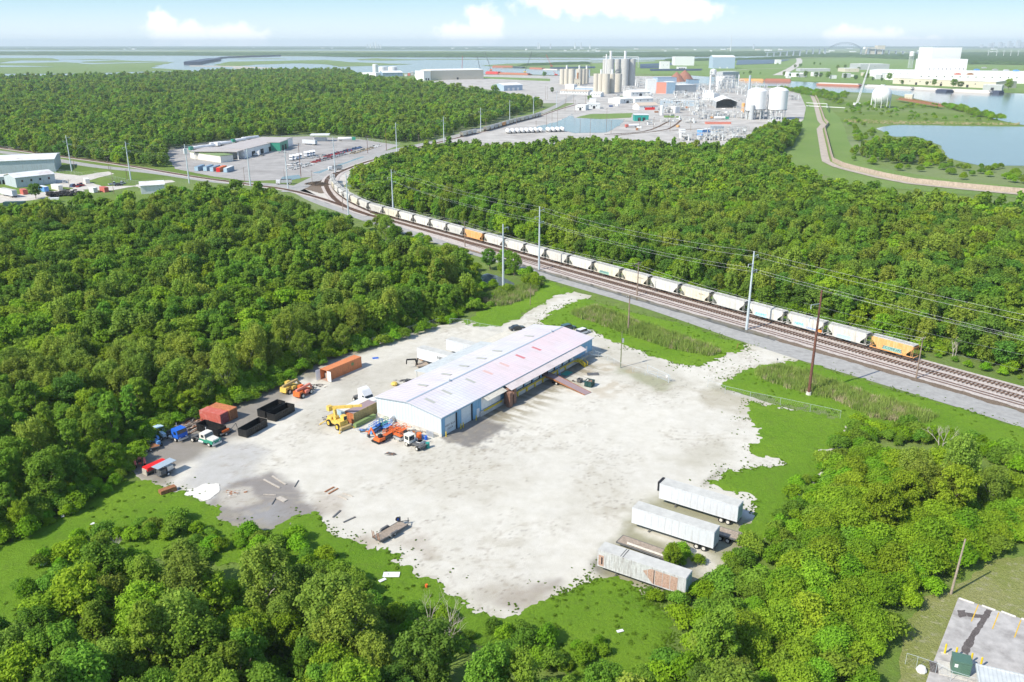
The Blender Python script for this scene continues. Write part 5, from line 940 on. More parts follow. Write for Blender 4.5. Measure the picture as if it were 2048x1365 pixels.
tractor_unit('bright blue flat-fronted truck tractor at the edge of the wood beside a scrap heap', P(337, 871), at_rz((335, 871), (362, 882)), 'blue', kind='flat')
# terminal tractor
t = thing('yard_tractor', 'white cabbed terminal tractor with a tall exhaust, right end of the machine row', 'truck', P(842, 899), at_rz((846, 901), (818, 888)))
MB().box(-.9, 4.0, -.5, .5, .55, .9).prism([(-.7, .95), (.4, .95), (.3, 1.12), (-.5, 1.2)], -.55, .55).box(-.9, -.3, -1.15, 1.15, .95, 1.05).build('chassis', M['frame_grey'], t); MB().box(2.3, 3.9, -.3, 1.2, .85, 2.55).box(2.2, 4.0, -.35, 1.25, 2.55, 2.65).build('cab', M['off_white'], t)
MB().box(3.9, 3.93, -.2, 1.1, 1.6, 2.4).box(2.5, 3.6, 1.2, 1.22, 1.6, 2.4).box(2.5, 3.6, -.32, -.3, 1.6, 2.4).box(2.27, 2.3, -.2, 1.1, 1.5, 2.4).build('cab_window', M['glass_dark'], t); MB().box(2.3, 4.2, -1.2, -.35, .8, 1.3).build('engine_cover', M['white'], t)
MB().tube((2.0, -.5, .9), (2.0, -.5, 3.2), .11, n=8).build('exhaust_stack', M['frame_grey'], t); wheels(t, [(0, -.95), (0, .95)], .5, .5); wheels(t, [(3.2, -1.05), (3.2, 1.05)], .5, .3)
# yellow rough terrain crane
t = thing('rough_terrain_crane', 'yellow rough terrain crane with folded boom and outriggers beside the rusty container', 'crane', P(676, 853), at_rz((658, 848), (690, 864)))
MB().box(-2.6, 2.4, -1.05, 1.05, .9, 1.5).box(-2.5, -1.0, -.9, .9, 1.5, 2.1).box(.6, 2.3, -1.0, .2, 1.5, 2.0).build('chassis', M['yellow'], t); MB().box(.9, 2.1, .15, 1.1, 1.5, 2.9).build('cab', M['yellow'], t); MB().box(1.1, 1.9, 1.1, 1.12, 2.0, 2.8).box(2.1, 2.12, .3, 1.0, 2.0, 2.8).build('cab_window', M['glass_dark'], t)
for s in (-1, 1): MB().bar((2.2, s * .9, 1.0), (3.3, s * 1.9, .15), .18, .22).box(3.1, 3.5, s * 1.9 - .2, s * 1.9 + .2, 0, .12).build('outrigger', M['yellow'], t); MB().bar((-2.5, s * .9, 1.1), (-3.6, s * 2.1, .15), .16, .2).box(-3.8, -3.4, s * 2.1 - .2, s * 2.1 + .2, 0, .12).build('outrigger', M['yellow'], t)
MB().prism([(2.4, .3), (3.1, .25), (3.1, .9), (2.5, 1.0)], -1.3, 1.3).build('blade', M['rust_yellow'], t)
MB().bar((-.4, 0, 1.5), (-.9, 0, 3.8), .5, .7).tube((-.4, -.5, 2.0), (-.4, .5, 2.0), .5, n=12).build('mast', M['yellow'], t)
bm_ = MB(); bm_.bar((-2.1, -.3, 3.9), (1.6, 3.0, 4.3), .55, .6).bar((1.0, 2.5, 4.3), (3.2, 4.4, 4.5), .42, .45).box(-2.6, -1.6, -.9, .1, 3.3, 4.4); bm_.build('boom', M['yellow'], t); wheels(t, [(-1.6, -1.1), (-1.6, 1.1), (1.6, -1.1), (1.6, 1.1)], .75, .55, 'hub_yellow')
# telehandlers
def telehandler(lab, loc, rz, m1, m2, up=False):
    t = thing('telehandler', lab, 'forklift', loc, rz, 'old telehandlers by the trees'); MB().box(-2.3, 2.2, -.85, .85, .7, 1.25).prism([(-2.6, .6), (-1.4, .6), (-1.2, 1.7), (-2.4, 1.8)], -.95, .95).build('chassis', M[m1], t)
    MB().bar((-2.4, 0, 2.05), (2.6, 0, 2.0 + (.15 if up else 0)), .5, .5).bar((2.4, 0, 2.1), (3.3, 0, 1.0), .35, .35).build('boom', M[m2], t); MB().bar((3.3, -.5, .35), (4.5, -.5, .35), .12, .06).bar((3.3, .5, .35), (4.5, .5, .35), .12, .06).box(3.2, 3.3, -.6, .6, .3, 1.2).build('forks', M['frame_grey'], t)
    MB().prism([(-.4, .8), (1.2, .8), (1.1, 1.3), (.7, 1.5), (-.3, 1.5)], -1.15, -.5).build('engine_cover', M['salmon' if m2 == 'salmon' else m1], t); MB().prism([(-.6, .8), (.9, .8), (.7, 2.5), (-.5, 2.5)], .35, 1.15).build('cab', M[m1], t); wheels(t, [(-1.5, -1.05), (-1.5, 1.05), (1.5, -1.05), (1.5, 1.05)], .62, .4, 'hub'); return t
telehandler('faded salmon red telehandler with its boom down, nearer of the two by the wood', P(607, 791), at_rz((598, 796), (620, 784)), 'orange', 'salmon'); telehandler('yellow telehandler partly hidden behind the salmon red one', P(581, 783), at_rz((570, 788), (592, 777)), 'yellow', 'rust_yellow', True)
# mini excavator
t = thing('mini_excavator', 'orange mini excavator with a bent arm in front of the scissor lifts', 'excavator', P(757, 884), at_rz((764, 886), (740, 876)))
for s in (-1, 1): MB().prism([(-1.2, .25), (-1.0, 0), (1.0, 0), (1.2, .25), (1.05, .5), (-1.05, .5)], s * .75 - .2, s * .75 + .2).build('track', M['rubber'], t)
MB().prism([(-1.2, .55), (.6, .55), (.7, 1.0), (-.3, 1.25), (-1.3, 1.25)], -.85, .85).build('body', M['orange'], t); MB().box(-1.0, -.3, -.4, .4, 1.25, 1.9).build('seat', M['dark'], t); MB().bar((.7, 0, .9), (2.1, 0, 2.6), .22, .3).bar((2.1, 0, 2.6), (3.0, 0, .9), .2, .24).build('arm', M['orange'], t); MB().prism([(2.8, .2), (3.3, .3), (3.2, .9), (2.9, .8)], -.3, .3).build('bucket', M['frame_grey'], t)
# scissor lifts
def scissor(lab, q, rz, m1, m2, H=1.2):
    t = thing('scissor_lift', lab, 'lift', P(*q), rz, 'scissor lifts beside the warehouse gable'); MB().box(-1.1, 1.1, -.42, .42, .2, .75).build('base', M[m2], t); s = MB()
    for k in range(3):
        z = .8 + k * .12; s.bar((-1, -.35, z), (1, -.35, z + .1), .05, .08).bar((-1, .35, z + .1), (1, .35, z), .05, .08)
    s.build('scissor_stack', M['frame_grey'], t); MB().box(-1.15, 1.15, -.45, .45, 1.12, 1.2).build('platform', M[m1], t); g = MB()
    for x in (-1.1, 0, 1.1):
        for y in (-.42, .42): g.bar((x, y, 1.2), (x, y, 2.2), .05, .05)
    for z in (1.7, 2.2):
        for y in (-.42, .42): g.bar((-1.12, y, z), (1.12, y, z), .05, .06)
        for x in (-1.1, 1.1): g.bar((x, -.42, z), (x, .42, z), .05, .06)
    g.build('guard_rail', M[m1], t); wheels(t, [(-.8, -.45), (-.8, .45), (.8, -.45), (.8, .45)], .2, .15); return t
rzs = at_rz((760, 880), (780, 868))
for q, a, b, lab in (((748, 866), 'blue_mid', 'blue_mid', 'blue scissor lift behind the arm of the orange mini excavator'), ((757, 860), 'blue', 'blue_mid', 'second blue scissor lift, just behind the first blue one'), ((768, 856), 'green', 'blue', 'green railed scissor lift at the back of the machine row'), ((776, 862), 'blue_mid', 'frame_grey', 'grey based scissor lift with blue rails between the green and orange ones'), ((776, 877), 'orange', 'frame_grey', 'orange scissor lift with a dark base right of the mini excavator'), ((790, 868), 'orange', 'orange', 'all orange scissor lift nearest the warehouse gable'), ((797, 880), 'orange', 'aluminium', 'orange railed scissor lift with a pale grey base left of the white terminal tractor'), ((805, 870), 'orange', 'frame_grey', 'low orange scissor lift rear right beside the gable wall')): scissor(lab, q, rzs if q[0] != 797 else rzs + 1.4, a, b)
o = MB().prism([(-3.2, .1), (3.0, .1), (3.2, .9), (-3.2, .9)], -.45, .45).box(-3.1, 3.0, -.4, .4, .9, .96).build('steel_trough', M['green_army'], loc=P(730, 846), rz=rzc); tag(o, 'long olive green steel trough lying in front of the rust streaked container', 'trough')
# barrels, bins and small gear
def barrel(lab, q, m_, name='barrel', r=.32, h=.9, z=0):
    o = MB().lathe([(0, 0), (r, 0), (r * 1.04, .05), (r, .3), (r * 1.05, .33), (r, .36), (r, .6), (r * 1.05, .63), (r, .66), (r, h), (r * .92, h), (r * .9, h - .04), (0, h - .04)], n=14).build(name, M[m_], loc=tuple(P(*q)[:2]) + (z,)); return tag(o, lab, name.replace('_', ' '))
barrel('big bright orange tub standing on the white container behind the terminal tractor', (838, 880), 'orange', 'tub', .6, 1.5); barrel('blue plastic barrel behind the orange tub', (845, 878), 'blue_mid'); barrel('dark blue barrel right of the blue plastic one', (852, 880), 'blue'); barrel('teal green wheeled bin right of the terminal tractor', (855.5, 896), 'teal', 'bin', .42, 1.2)
o = MB().box(-.6, .6, -.5, .5, 0, 1.0).box(-.65, .65, -.55, .55, .9, 1.0).build('storage_tote', M['white'], loc=P(840, 891), rz=rzs); tag(o, 'white cube tote behind the white terminal tractor', 'container')
o = MB().box(-.9, .9, -.04, .04, .2, 1.6).box(-.9, -.8, -.3, .3, 0, .2).box(.8, .9, -.3, .3, 0, .2).build('white_board', M['white'], loc=P(784, 847), rz=rzs + .2); tag(o, 'white panel propped up beside the warehouse gable', 'panel')
g = thing('gas_cylinder_rack', 'rack of grey gas cylinders at the near corner of the warehouse gable', 'rack', P(866, 876), BRZ + math.pi / 2)
for k in range(6): MB().tube((k * .34, 0, 0), (k * .34, 0, 1.3), .13, n=8).tube((k * .34, 0, 1.3), (k * .34, 0, 1.5), .05, n=6).build('cylinder', M['aluminium'], g).location = (0, 0, 0)
rj = random.Random(11)
def scrap(lab, q, n, sx_, sy_, ms, h=.5, long=1.6, name='scrap_heap', rz=0, cat='scrap heap'):
    b = MB()
    for _ in range(n):
        x, y = rj.gauss(0, sx_ * .45), rj.gauss(0, sy_ * .45); zz = max(.05, h * (1 - abs(x) / sx_ - abs(y) / sy_) * rj.uniform(.3, 1))
        b.cbox((x, y, zz), (rj.uniform(.3, long), rj.uniform(.06, .3), rj.uniform(.05, .25)), rj.randrange(len(ms)), Matrix.Rotation(rj.uniform(-.5, .5) + rz, 3, 'Z') @ Matrix.Rotation(rj.uniform(-.25, .25), 3, 'Y'))
    o = b.build(name, [M[k] for k in ms], loc=P(*q)); return tag(o, lab, cat)
scrap('heap of long rusty pipes and boards between the blue tractor cab and the red containers', (382, 852), 90, 3.5, 4.5, ['rust', 'wood', 'wood_pale', 'frame_grey'], .9, 5, rz=1.1); scrap('pile of rusty scrap plates at the left end of the yard', (268, 893), 60, 3, 3, ['rust', 'plywood', 'frame_grey'], .9, 2)
scrap('tangle of pipes and hoses lying along the foot of the gable wall', (822, 866), 60, 5, 1.4, ['frame_grey', 'rust', 'aluminium', 'wood'], .4, 2.5, rz=-.5); scrap('loose orange and blue machine parts among the scissor lifts', (790, 858), 60, 4, 2, ['orange', 'blue_mid', 'frame_grey', 'wood_pale'], .5, 1.2); scrap('grey and blue steel frames left of the blue scissor lifts', (733, 862), 40, 3, 1.2, ['aluminium', 'blue_mid', 'frame_grey', 'orange'], .35, 1.6)
scrap('dark machine parts behind the yellow crane', (665, 838), 40, 2.5, 1.5, ['frame_grey', 'dark', 'aluminium'], .6, 1.3); scrap('litter of broken timber behind the orange container doors', (634, 772), 30, 3, 2, ['wood_pale', 'dark', 'off_white'], .2, 1.5); scrap('dark scrap beside the warehouse awning wall on its far side', (818, 762), 30, 3.5, 1, ['frame_grey', 'dark'], .5, 1.5)
scrap('row of dark steel frames under the lettered trailer', (866, 719), 45, 4, 1.2, ['frame_grey', 'rust', 'dark'], .5, 1.6); scrap('pile of pale broken slabs on the dark gravel at the lower left', (469, 986), 30, 2.2, 1.3, ['concrete', 'wood_pale', 'rust'], .3, 1.3); scrap('small dark debris patch by the steel grating near the skip', (1130, 762), 40, 2.5, 1.5, ['dark', 'frame_grey', 'wood'], .15, .8)
o = scrap('bundle of short rusty pipes lying on the gravel below the excavator', (782, 909), 16, .9, .7, ['rust', 'frame_grey'], .4, 2.2, name='pipe_bundle', cat='pipes')
for i, (a, b, m_, lab) in enumerate((((545, 953), (572, 970), 'wood_pale', 'longest pale plank on the dark gravel at the lower left'), ((528, 960), (560, 977), 'wood_pale', 'pale plank lying parallel just left of the longest one'), ((597, 962), (589, 975), 'frame_grey', 'short dark bar to the right of the pale planks'), ((650, 985), (668, 975), 'rust', 'left one of a pair of dark brown beams on the pale gravel'), ((657, 989), (676, 978), 'rust', 'right one of a pair of dark brown beams on the pale gravel'), ((676, 992), (695, 1000), 'wood_pale', 'thin pale pole lying below the pair of dark beams'), ((686, 987), (706, 994), 'wood_pale', 'thin pale pole right of the other pale pole'), ((666, 1036), (681, 1022), 'frame_grey', 'grey beam lying nearest to the lower left weeds'), ((687, 1046), (711, 1035), 'frame_grey', 'grey beam pointing at the equipment trailer'), ((527, 990), (552, 991), 'wood_pale', 'pale plank lying level on dark gravel below the other planks'), ((544, 1010), (552, 997), 'frame_grey', 'dark bar beside a bleached board pile'), ((556, 996), (572, 1003), 'wood_pale', 'broad bleached boards right of the dark bar'))):
    A, B_ = P(*a), P(*b); w_ = .9 if i == 11 else (.3 if i < 2 or i in (3, 4, 7, 8) else .14); o = MB().box(-(B_ - A).length / 2, (B_ - A).length / 2, -w_ / 2, w_ / 2, 0, .16).build('timber_beam', M[m_], loc=(A + B_) / 2, rz=math.atan2(B_.y - A.y, B_.x - A.x)); tag(o, lab, 'beam', 'loose beams on the gravel')
o = MB().box(-1.5, 1.5, -.6, .6, .02, .9).box(-1.45, 1.45, -.55, .55, .9, .93).build('steel_box', M['rust'], loc=P(336, 985), rz=at_rz((325, 988), (347, 980))); tag(o, 'rusty brown steel box standing at the edge of the weeds', 'box')
# torn white sheet on the ground
sh_ = pxs([(368, 980), (392, 977), (412, 968), (436, 970), (440, 982), (430, 992), (408, 1004), (380, 994)]); ragged('plastic_sheet', [sh_], M['off_white'], .05, cell=.2, amp=.9, nscale=1.6, bulge=lambda X, Y, f: .08 * fbm(X, Y, .8, 3, 4), kind=None); tag(bpy.data.objects['plastic_sheet'], 'crumpled white plastic sheet spread on the gravel at the lower left', 'sheet')
# farm tractors
def farm_tractor(lab, q, rz, m_, canopy=None, white=False):
    t = thing('farm_tractor', lab, 'tractor', P(*q), rz, 'old farm tractors by the wood'); MB().box(-.3, .5, -.3, .3, .6, 1.1).prism([(.5, .7), (2.3, .7), (2.3, 1.4), (.5, 1.5)], -.35, .35).build('body', M[m_], t); MB().box(-.5, .1, -.3, .3, 1.1, 1.3).box(-.5, -.4, -.3, .3, 1.3, 1.7).build('seat', M['dark'], t)
    for s in (-1, 1): MB().prism([(-.9, .9), (-.6, 1.5), (.3, 1.5), (.6, 1.1), (.6, 1.25), (.3, 1.65), (-.7, 1.65), (-1.05, .95)], s * .85 - .22, s * .85 + .22).build('mudguard', M[m_], t)
    if canopy:
        MB().box(-.9, .7, -.8, .8, 2.4, 2.5).build('canopy', M[canopy], t); b = MB()
        for x, y in ((-.8, -.7), (-.8, .7), (.6, -.7), (.6, .7)): b.bar((x, y, 1.4), (x, y, 2.4), .06, .06)
        b.build('canopy_frame', M['frame_grey'], t)
    wheels(t, [(-.2, -.85), (-.2, .85)], .75, .4, 'hub'); wheels(t, [(2.0, -.6), (2.0, .6)], .38, .22, 'hub'); return t
farm_tractor('blue farm tractor with cream wheels facing the yard', (308, 889), at_rz((302, 888), (318, 897)), 'blue_mid'); farm_tractor('pale blue old tractor behind the blue one', (320, 874), at_rz((305, 866), (330, 880)), 'blue_pale', 'blue_pale'); farm_tractor('faded red farm tractor at the left end of the row', (281, 933), at_rz((281, 938), (279, 920)), 'red_box')
t = flatbed('rusty empty flat trailer beside the blue farm tractor', (272, 900), (300, 893), z=.8, L=4.5, deck='rust', H=.8, W=2.2, wheels=((1.8, 0), (2.6, 0)), name='flatbed_trailer')
t = thing('covered_trailer', 'small trailer under a bright red tarpaulin', 'trailer', P(311, 942), at_rz((296, 944), (328, 930))); MB().box(-2.0, 2.0, -.8, .8, .5, 1.1).build('body', M['frame_grey'], t); MB().prism([(-.95, 1.0), (.95, 1.0), (.8, 1.6), (0, 1.8), (-.8, 1.6)], -2.1, 2.1, 0, 'x').build('tarpaulin', M['red'], t); MB().box(-2.3, -2.1, -.7, .7, .1, 1.3).build('tailgate', M['wood_pale'], t); wheels(t, [(-.3, -.85), (-.3, .85)], .35, .22)
t = thing('roofed_trailer', 'small trailer with a flat grey roof on posts, right of the red tarpaulin', 'trailer', P(331, 949), at_rz((318, 953), (345, 940))); MB().box(-1.8, 1.8, -.8, .8, .5, .7).box(-1.4, -.2, -.7, .7, .7, 1.5).build('bed', M['frame_grey'], t); MB().box(.2, 1.5, -.6, .6, .7, 1.6).build('generator', M['aluminium'], t); MB().prism([(-2.1, 2.25), (2.1, 2.35), (2.1, 2.42), (-2.1, 2.32)], -1.0, 1.0).build('roof', M['steel_blue'], t)
b = MB()
for x, y in ((-1.7, -.7), (-1.7, .7), (1.7, -.7), (1.7, .7)): b.bar((x, y, .6), (x, y, 2.3), .06, .06)
b.build('post', M['frame_grey'], t); wheels(t, [(0, -.9), (0, .9)], .35, .22, 'white')
t = thing('tow_dolly', 'black and orange towed pump frame behind the green truck cab', 'machine', P(452, 868), at_rz((440, 872), (462, 862))); MB().box(-1.8, 1.4, -.7, .7, .5, .7).bar((1.4, 0, .6), (2.8, 0, 1.4), .12, .12).bar((2.8, 0, 1.4), (3.1, 0, .2), .1, .1).build('frame', M['frame_grey'], t); MB().box(-1.2, .6, -.5, .5, .7, 1.2).build('engine', M['orange'], t); wheels(t, [(-.6, -.8), (-.6, .8)], .4, .25)
t = thing('backhoe_arm', 'black detached backhoe arm standing behind the warehouse beside a wooden platform', 'machine', P(829, 735), .4); MB().bar((-2, 0, 2.4), (.3, 0, 2.2), .3, .35).bar((-2, 0, 2.4), (-2.1, 0, 1.2), .25, .25).bar((.3, 0, 2.3), (.9, 0, .2), .35, .4).bar((1.2, .6, 2.2), (.4, 0, .3), .3, .3).build('arm', M['black_paint'], t); MB().box(.5, 3.6, -1.2, 1.2, .3, .6).build('platform', M['wood'], t)
o = MB().lathe([(0, .1), (.6, .0), (.9, .4), (.6, .8), (0, .9)], n=10).build('yellow_tank', M['yellow'], loc=P(789, 771)); tag(o, 'small yellow tank peeping out behind the left roof edge of the warehouse', 'tank')
o = MB().box(-.8, .8, -.5, .5, 0, .12).build('blue_tarp', M['blue'], loc=P(751, 717), rz=.3); tag(o, 'folded blue tarpaulin on the ground near the end of the orange container', 'tarpaulin')
t = thing('wrecked_boat', 'half sunken white boat hull left among the bushes at the left', 'boat', P(96, 988), 1.2); MB().prism([(-2.4, .1), (2.0, .1), (2.8, 1.0), (-2.6, 1.0)], -1.0, 1.0).build('hull', M['off_white'], t); MB().box(-2.3, 1.8, -.85, .85, .98, 1.02).build('cockpit', M['dark'], t); MB().bar((-2.6, -1.0, 1.0), (-2.6, -1.0, 2.6), .12, .3).build('side_frame', M['steel_blue'], t)
o = MB().box(-.45, .45, -.4, .4, 0, 1.1).box(-.5, .5, -.45, .45, 1.1, 1.2).build('wooden_box', M['wood_pale'], loc=P(79, 1003), rz=.4); tag(o, 'small tan box in the weeds left of the white boat', 'box')
# ladder at the dock
t = thing('ladder', 'blue step ladder leaning on the dock near the yellow stairs', 'ladder', tuple(BO + BA * 44.2 + BB * -1.6) + (0,), BRZ); b = MB(); b.bar((-.25, 0, 0), (-.25, .6, 2.6), .07, .07).bar((.25, 0, 0), (.25, .6, 2.6), .07, .07)
for k in range(8): b.bar((-.25, .07 * k + .04, .3 * k + .2), (.25, .07 * k + .04, .3 * k + .2), .05, .05)
b.build('frame', M['blue_mid'], t)
o = MB().box(-1.5, 1.5, -.9, .9, 0, .12).build('teal_panel', M['teal'], loc=tuple(BO + BA * 46.5 + BB * -2.2) + (0,), rz=BRZ); tag(o, 'flat teal panel lying in the shade under the dock', 'panel')
o = MB().box(-1.5, 1.5, -.9, .9, .02, .12)
for k in range(9): o.box(-1.5 + k * .34, -1.45 + k * .34, -.9, .9, .12, .16)
tag(o.build('steel_grating', M['frame_grey'], loc=P(1186, 749), rz=BRZ - .9), 'dark steel grating lying flat in the yard behind the green skip', 'grating')
# ================================================================== cars
def car(lab, loc, rz, m_, kind='sedan', grp=None, simple=False, name='parked_car'):
    t = thing(name, lab, 'car' if kind != 'pickup' else 'pickup', loc, rz, grp); L_, h = (4.7, 1.45) if kind == 'sedan' else ((4.8, 1.75) if kind == 'suv' else (5.6, 1.8)); k = L_ / 2
    MB().prism([(-k, .35), (k, .35), (k, .75), (k * .5, .95), (-k, 1.0)], -.88, .88).build('body', M[m_], t)
    if kind == 'pickup': cab = [(-.3, .95), (1.5, .92), (1.0, h), (0, h)]
    elif kind == 'suv': cab = [(-k + .05, .98), (k * .55, .9), (k * .25, h), (-k * .85, h)]
    else: cab = [(-k * .8, .97), (k * .55, .9), (k * .18, h), (-k * .45, h)]
    MB().prism([(x, z - .06) for x, z in cab], -.80, .80).build('windows', M['glass_dark'], t); x0, x1 = cab[3][0], cab[2][0]; MB().box(x0, x1, -.78, .78, h - .07, h).build('roof', M[m_], t)
    if kind == 'pickup' and not simple: MB().box(-k + .1, -.4, -.75, .75, .98, 1.02).build('load_bed', M['dark'], t)
    if simple: MB().tube((-k * .62, -.9, .33), (-k * .62, .9, .33), .33, n=8).tube((k * .62, -.9, .33), (k * .62, .9, .33), .33, n=8).build('wheel', M['rubber'], t)
    else: wheels(t, [(s * k * .62, y) for s in (-1, 1) for y in (-.78, .78)], .34, .22, 'aluminium')
    return t
mat('car_white', (.68, .68, .68), .3, var=.02, spec=.6); mat('car_dark', (.03, .035, .04), .25, spec=.6, var=.05); mat('car_teal', (.04, .10, .11), .3, spec=.6, var=.05); mat('car_red', (.42, .03, .03), .3, spec=.6, var=.05); mat('car_silver', (.45, .47, .50), .3, metal=.4, var=.05); mat('car_blue', (.05, .10, .25), .3, spec=.6, var=.05); mat('car_tan', (.42, .35, .25), .35, spec=.6, var=.05)
car('white sport utility car parked behind the far right corner of the warehouse', P(1166, 668), at_rz((1160, 669), (1172, 665)), 'car_white', 'suv'); car('dark green car parked behind the warehouse just left of the white one', P(1136, 659.5), at_rz((1130, 660), (1143, 657)), 'car_teal', 'suv'); car('low dark car parked behind the left part of the warehouse roof', P(1034, 660), at_rz((1026, 661), (1046, 658)), 'car_dark')
# ================================================================== parking corner, bottom right
t = thing('transformer_box', 'green steel transformer box on a concrete pad in the parking lot', 'transformer', P(1918, 1347), R(-22)); w_ = P(1918, 1347)
MB().box(-2.6, 2.6, -1.6, 1.3, .30, .42).build('concrete_pad', M['concrete'], t); mat('box_green', (.08, .16, .12), .5, var=.06); b = MB(); b.box(-1.1, 1.1, -.9, 1.0, .42, 2.3).prism([(-1.0, 2.3), (1.1, 2.3), (1.1, 2.38), (-1.0, 2.5)], -1.15, 1.15, 0, 'x'); b.box(-.02, .02, -.93, -.9, .5, 2.2); b.build('cabinet', M['box_green'], t)
for k in range(4): MB().box(.1, 1.0, -.96, -.9, .7 + k * .38, .78 + k * .38).build('rib', M['box_green'], t)
MB().box(-.85, -.45, -.915, -.902, 1.5, 2.0).build('notice', M['white'], t); MB().box(-3.6, -2.62, -1.5, .8, .31, .36).box(2.62, 3.4, -1.6, .9, .31, .36).build('rubber_mat', M['tar'], t)
for i, (q, lab) in enumerate((((1888.5, 1311), 'yellow bollard on the grass side, left of the green transformer box'), ((1910, 1318), 'yellow bollard just behind the green transformer box'), ((1940.5, 1329.5), 'yellow bollard at the back right corner of the green transformer box'), ((1960, 1338), 'yellow bollard farthest right of the green transformer box'))):
    o = MB().tube((0, 0, 0), (0, 0, 1.5), .13, n=10).lathe([(.13, 1.5), (.09, 1.58), (0, 1.6)], n=10).box(-.45, .45, -.3, .3, -.0, .06, 1).build('bollard', [M['yellow_safety'], M['concrete']], loc=tuple(P(*q)[:2]) + (.3,)); tag(o, lab, 'bollard', 'yellow bollards round the transformer')
for i, (a, b, lab) in enumerate((((1918, 1200.5), (1948, 1211), 'concrete wheel stop at the left corner of the parking lot'), ((1963, 1215), (1990, 1225), 'second concrete wheel stop from the left along the parking lot edge'), ((2002, 1227), (2031, 1238), 'third concrete wheel stop from the left along the parking lot edge'), ((2042, 1241), (2072, 1252), 'concrete wheel stop cut by the right edge of the picture'))):
    A, B_ = P(*a), P(*b); o = MB().prism([(-.13, 0), (.13, 0), (.07, .16), (-.07, .16)], -(B_ - A).length / 2, (B_ - A).length / 2, 0, 'x').build('wheel_stop', M['concrete'], loc=tuple(((A + B_) / 2)[:2]) + (.3,), rz=math.atan2(B_.y - A.y, B_.x - A.x)); tag(o, lab, 'wheel stop', 'concrete wheel stops in the parking lot')
t = thing('flat_roof_building', 'corner of a pale grey flat roofed building at the bottom right edge', 'building', P(2010, 1410), R(-22)); MB().box(-3.4, 12, -8, 3.6, 0, 3.2).build('wall', M['concrete'], t); MB().box(-3.7, 12.3, -8.3, 3.9, 3.2, 3.45).box(-3.7, 12.3, 3.7, 3.9, 3.45, 3.55).box(-3.7, -3.5, -8.3, 3.7, 3.45, 3.55).build('roof', M['roof_grey'], t)
t.location = tuple(P(2025, 1385, 3.4)[:2]) + (0,)
o = MB().lathe([(0, 0), (.6, 0), (.7, .4), (.45, .9), (0, 1.0)], n=9).build('white_bag', M['white'], loc=P(1842, 1345)); tag(o, 'white bulk bag slumped against the fence at the bottom right', 'bag')
barrel('small orange traffic drum at the edge of the weeds, bottom middle', (853, 1177), 'orange', 'traffic_drum', .22, .7)
for i, (q, s_, lab) in enumerate((((783, 1153), 1.3, 'flat white board lying in the weeds at the bottom middle'), ((765, 1164), .6, 'small white scrap in the weeds left of the white board'), ((91, 1129), .8, 'white paper scrap in the weeds at the lower left'), ((126, 1035), .5, 'tiny white scrap near the tan box'), ((190, 1052), .7, 'white scrap in the middle of the left weeds'), ((1240, 1266), .5, 'tiny white scrap on the bottom right weeds'))):
    o = MB().box(-s_, s_, -s_ * .5, s_ * .5, .3, .36).build('litter', M['white'], loc=P(*q), rz=i * .7); tag(o, lab, 'litter', 'white litter in the weeds')
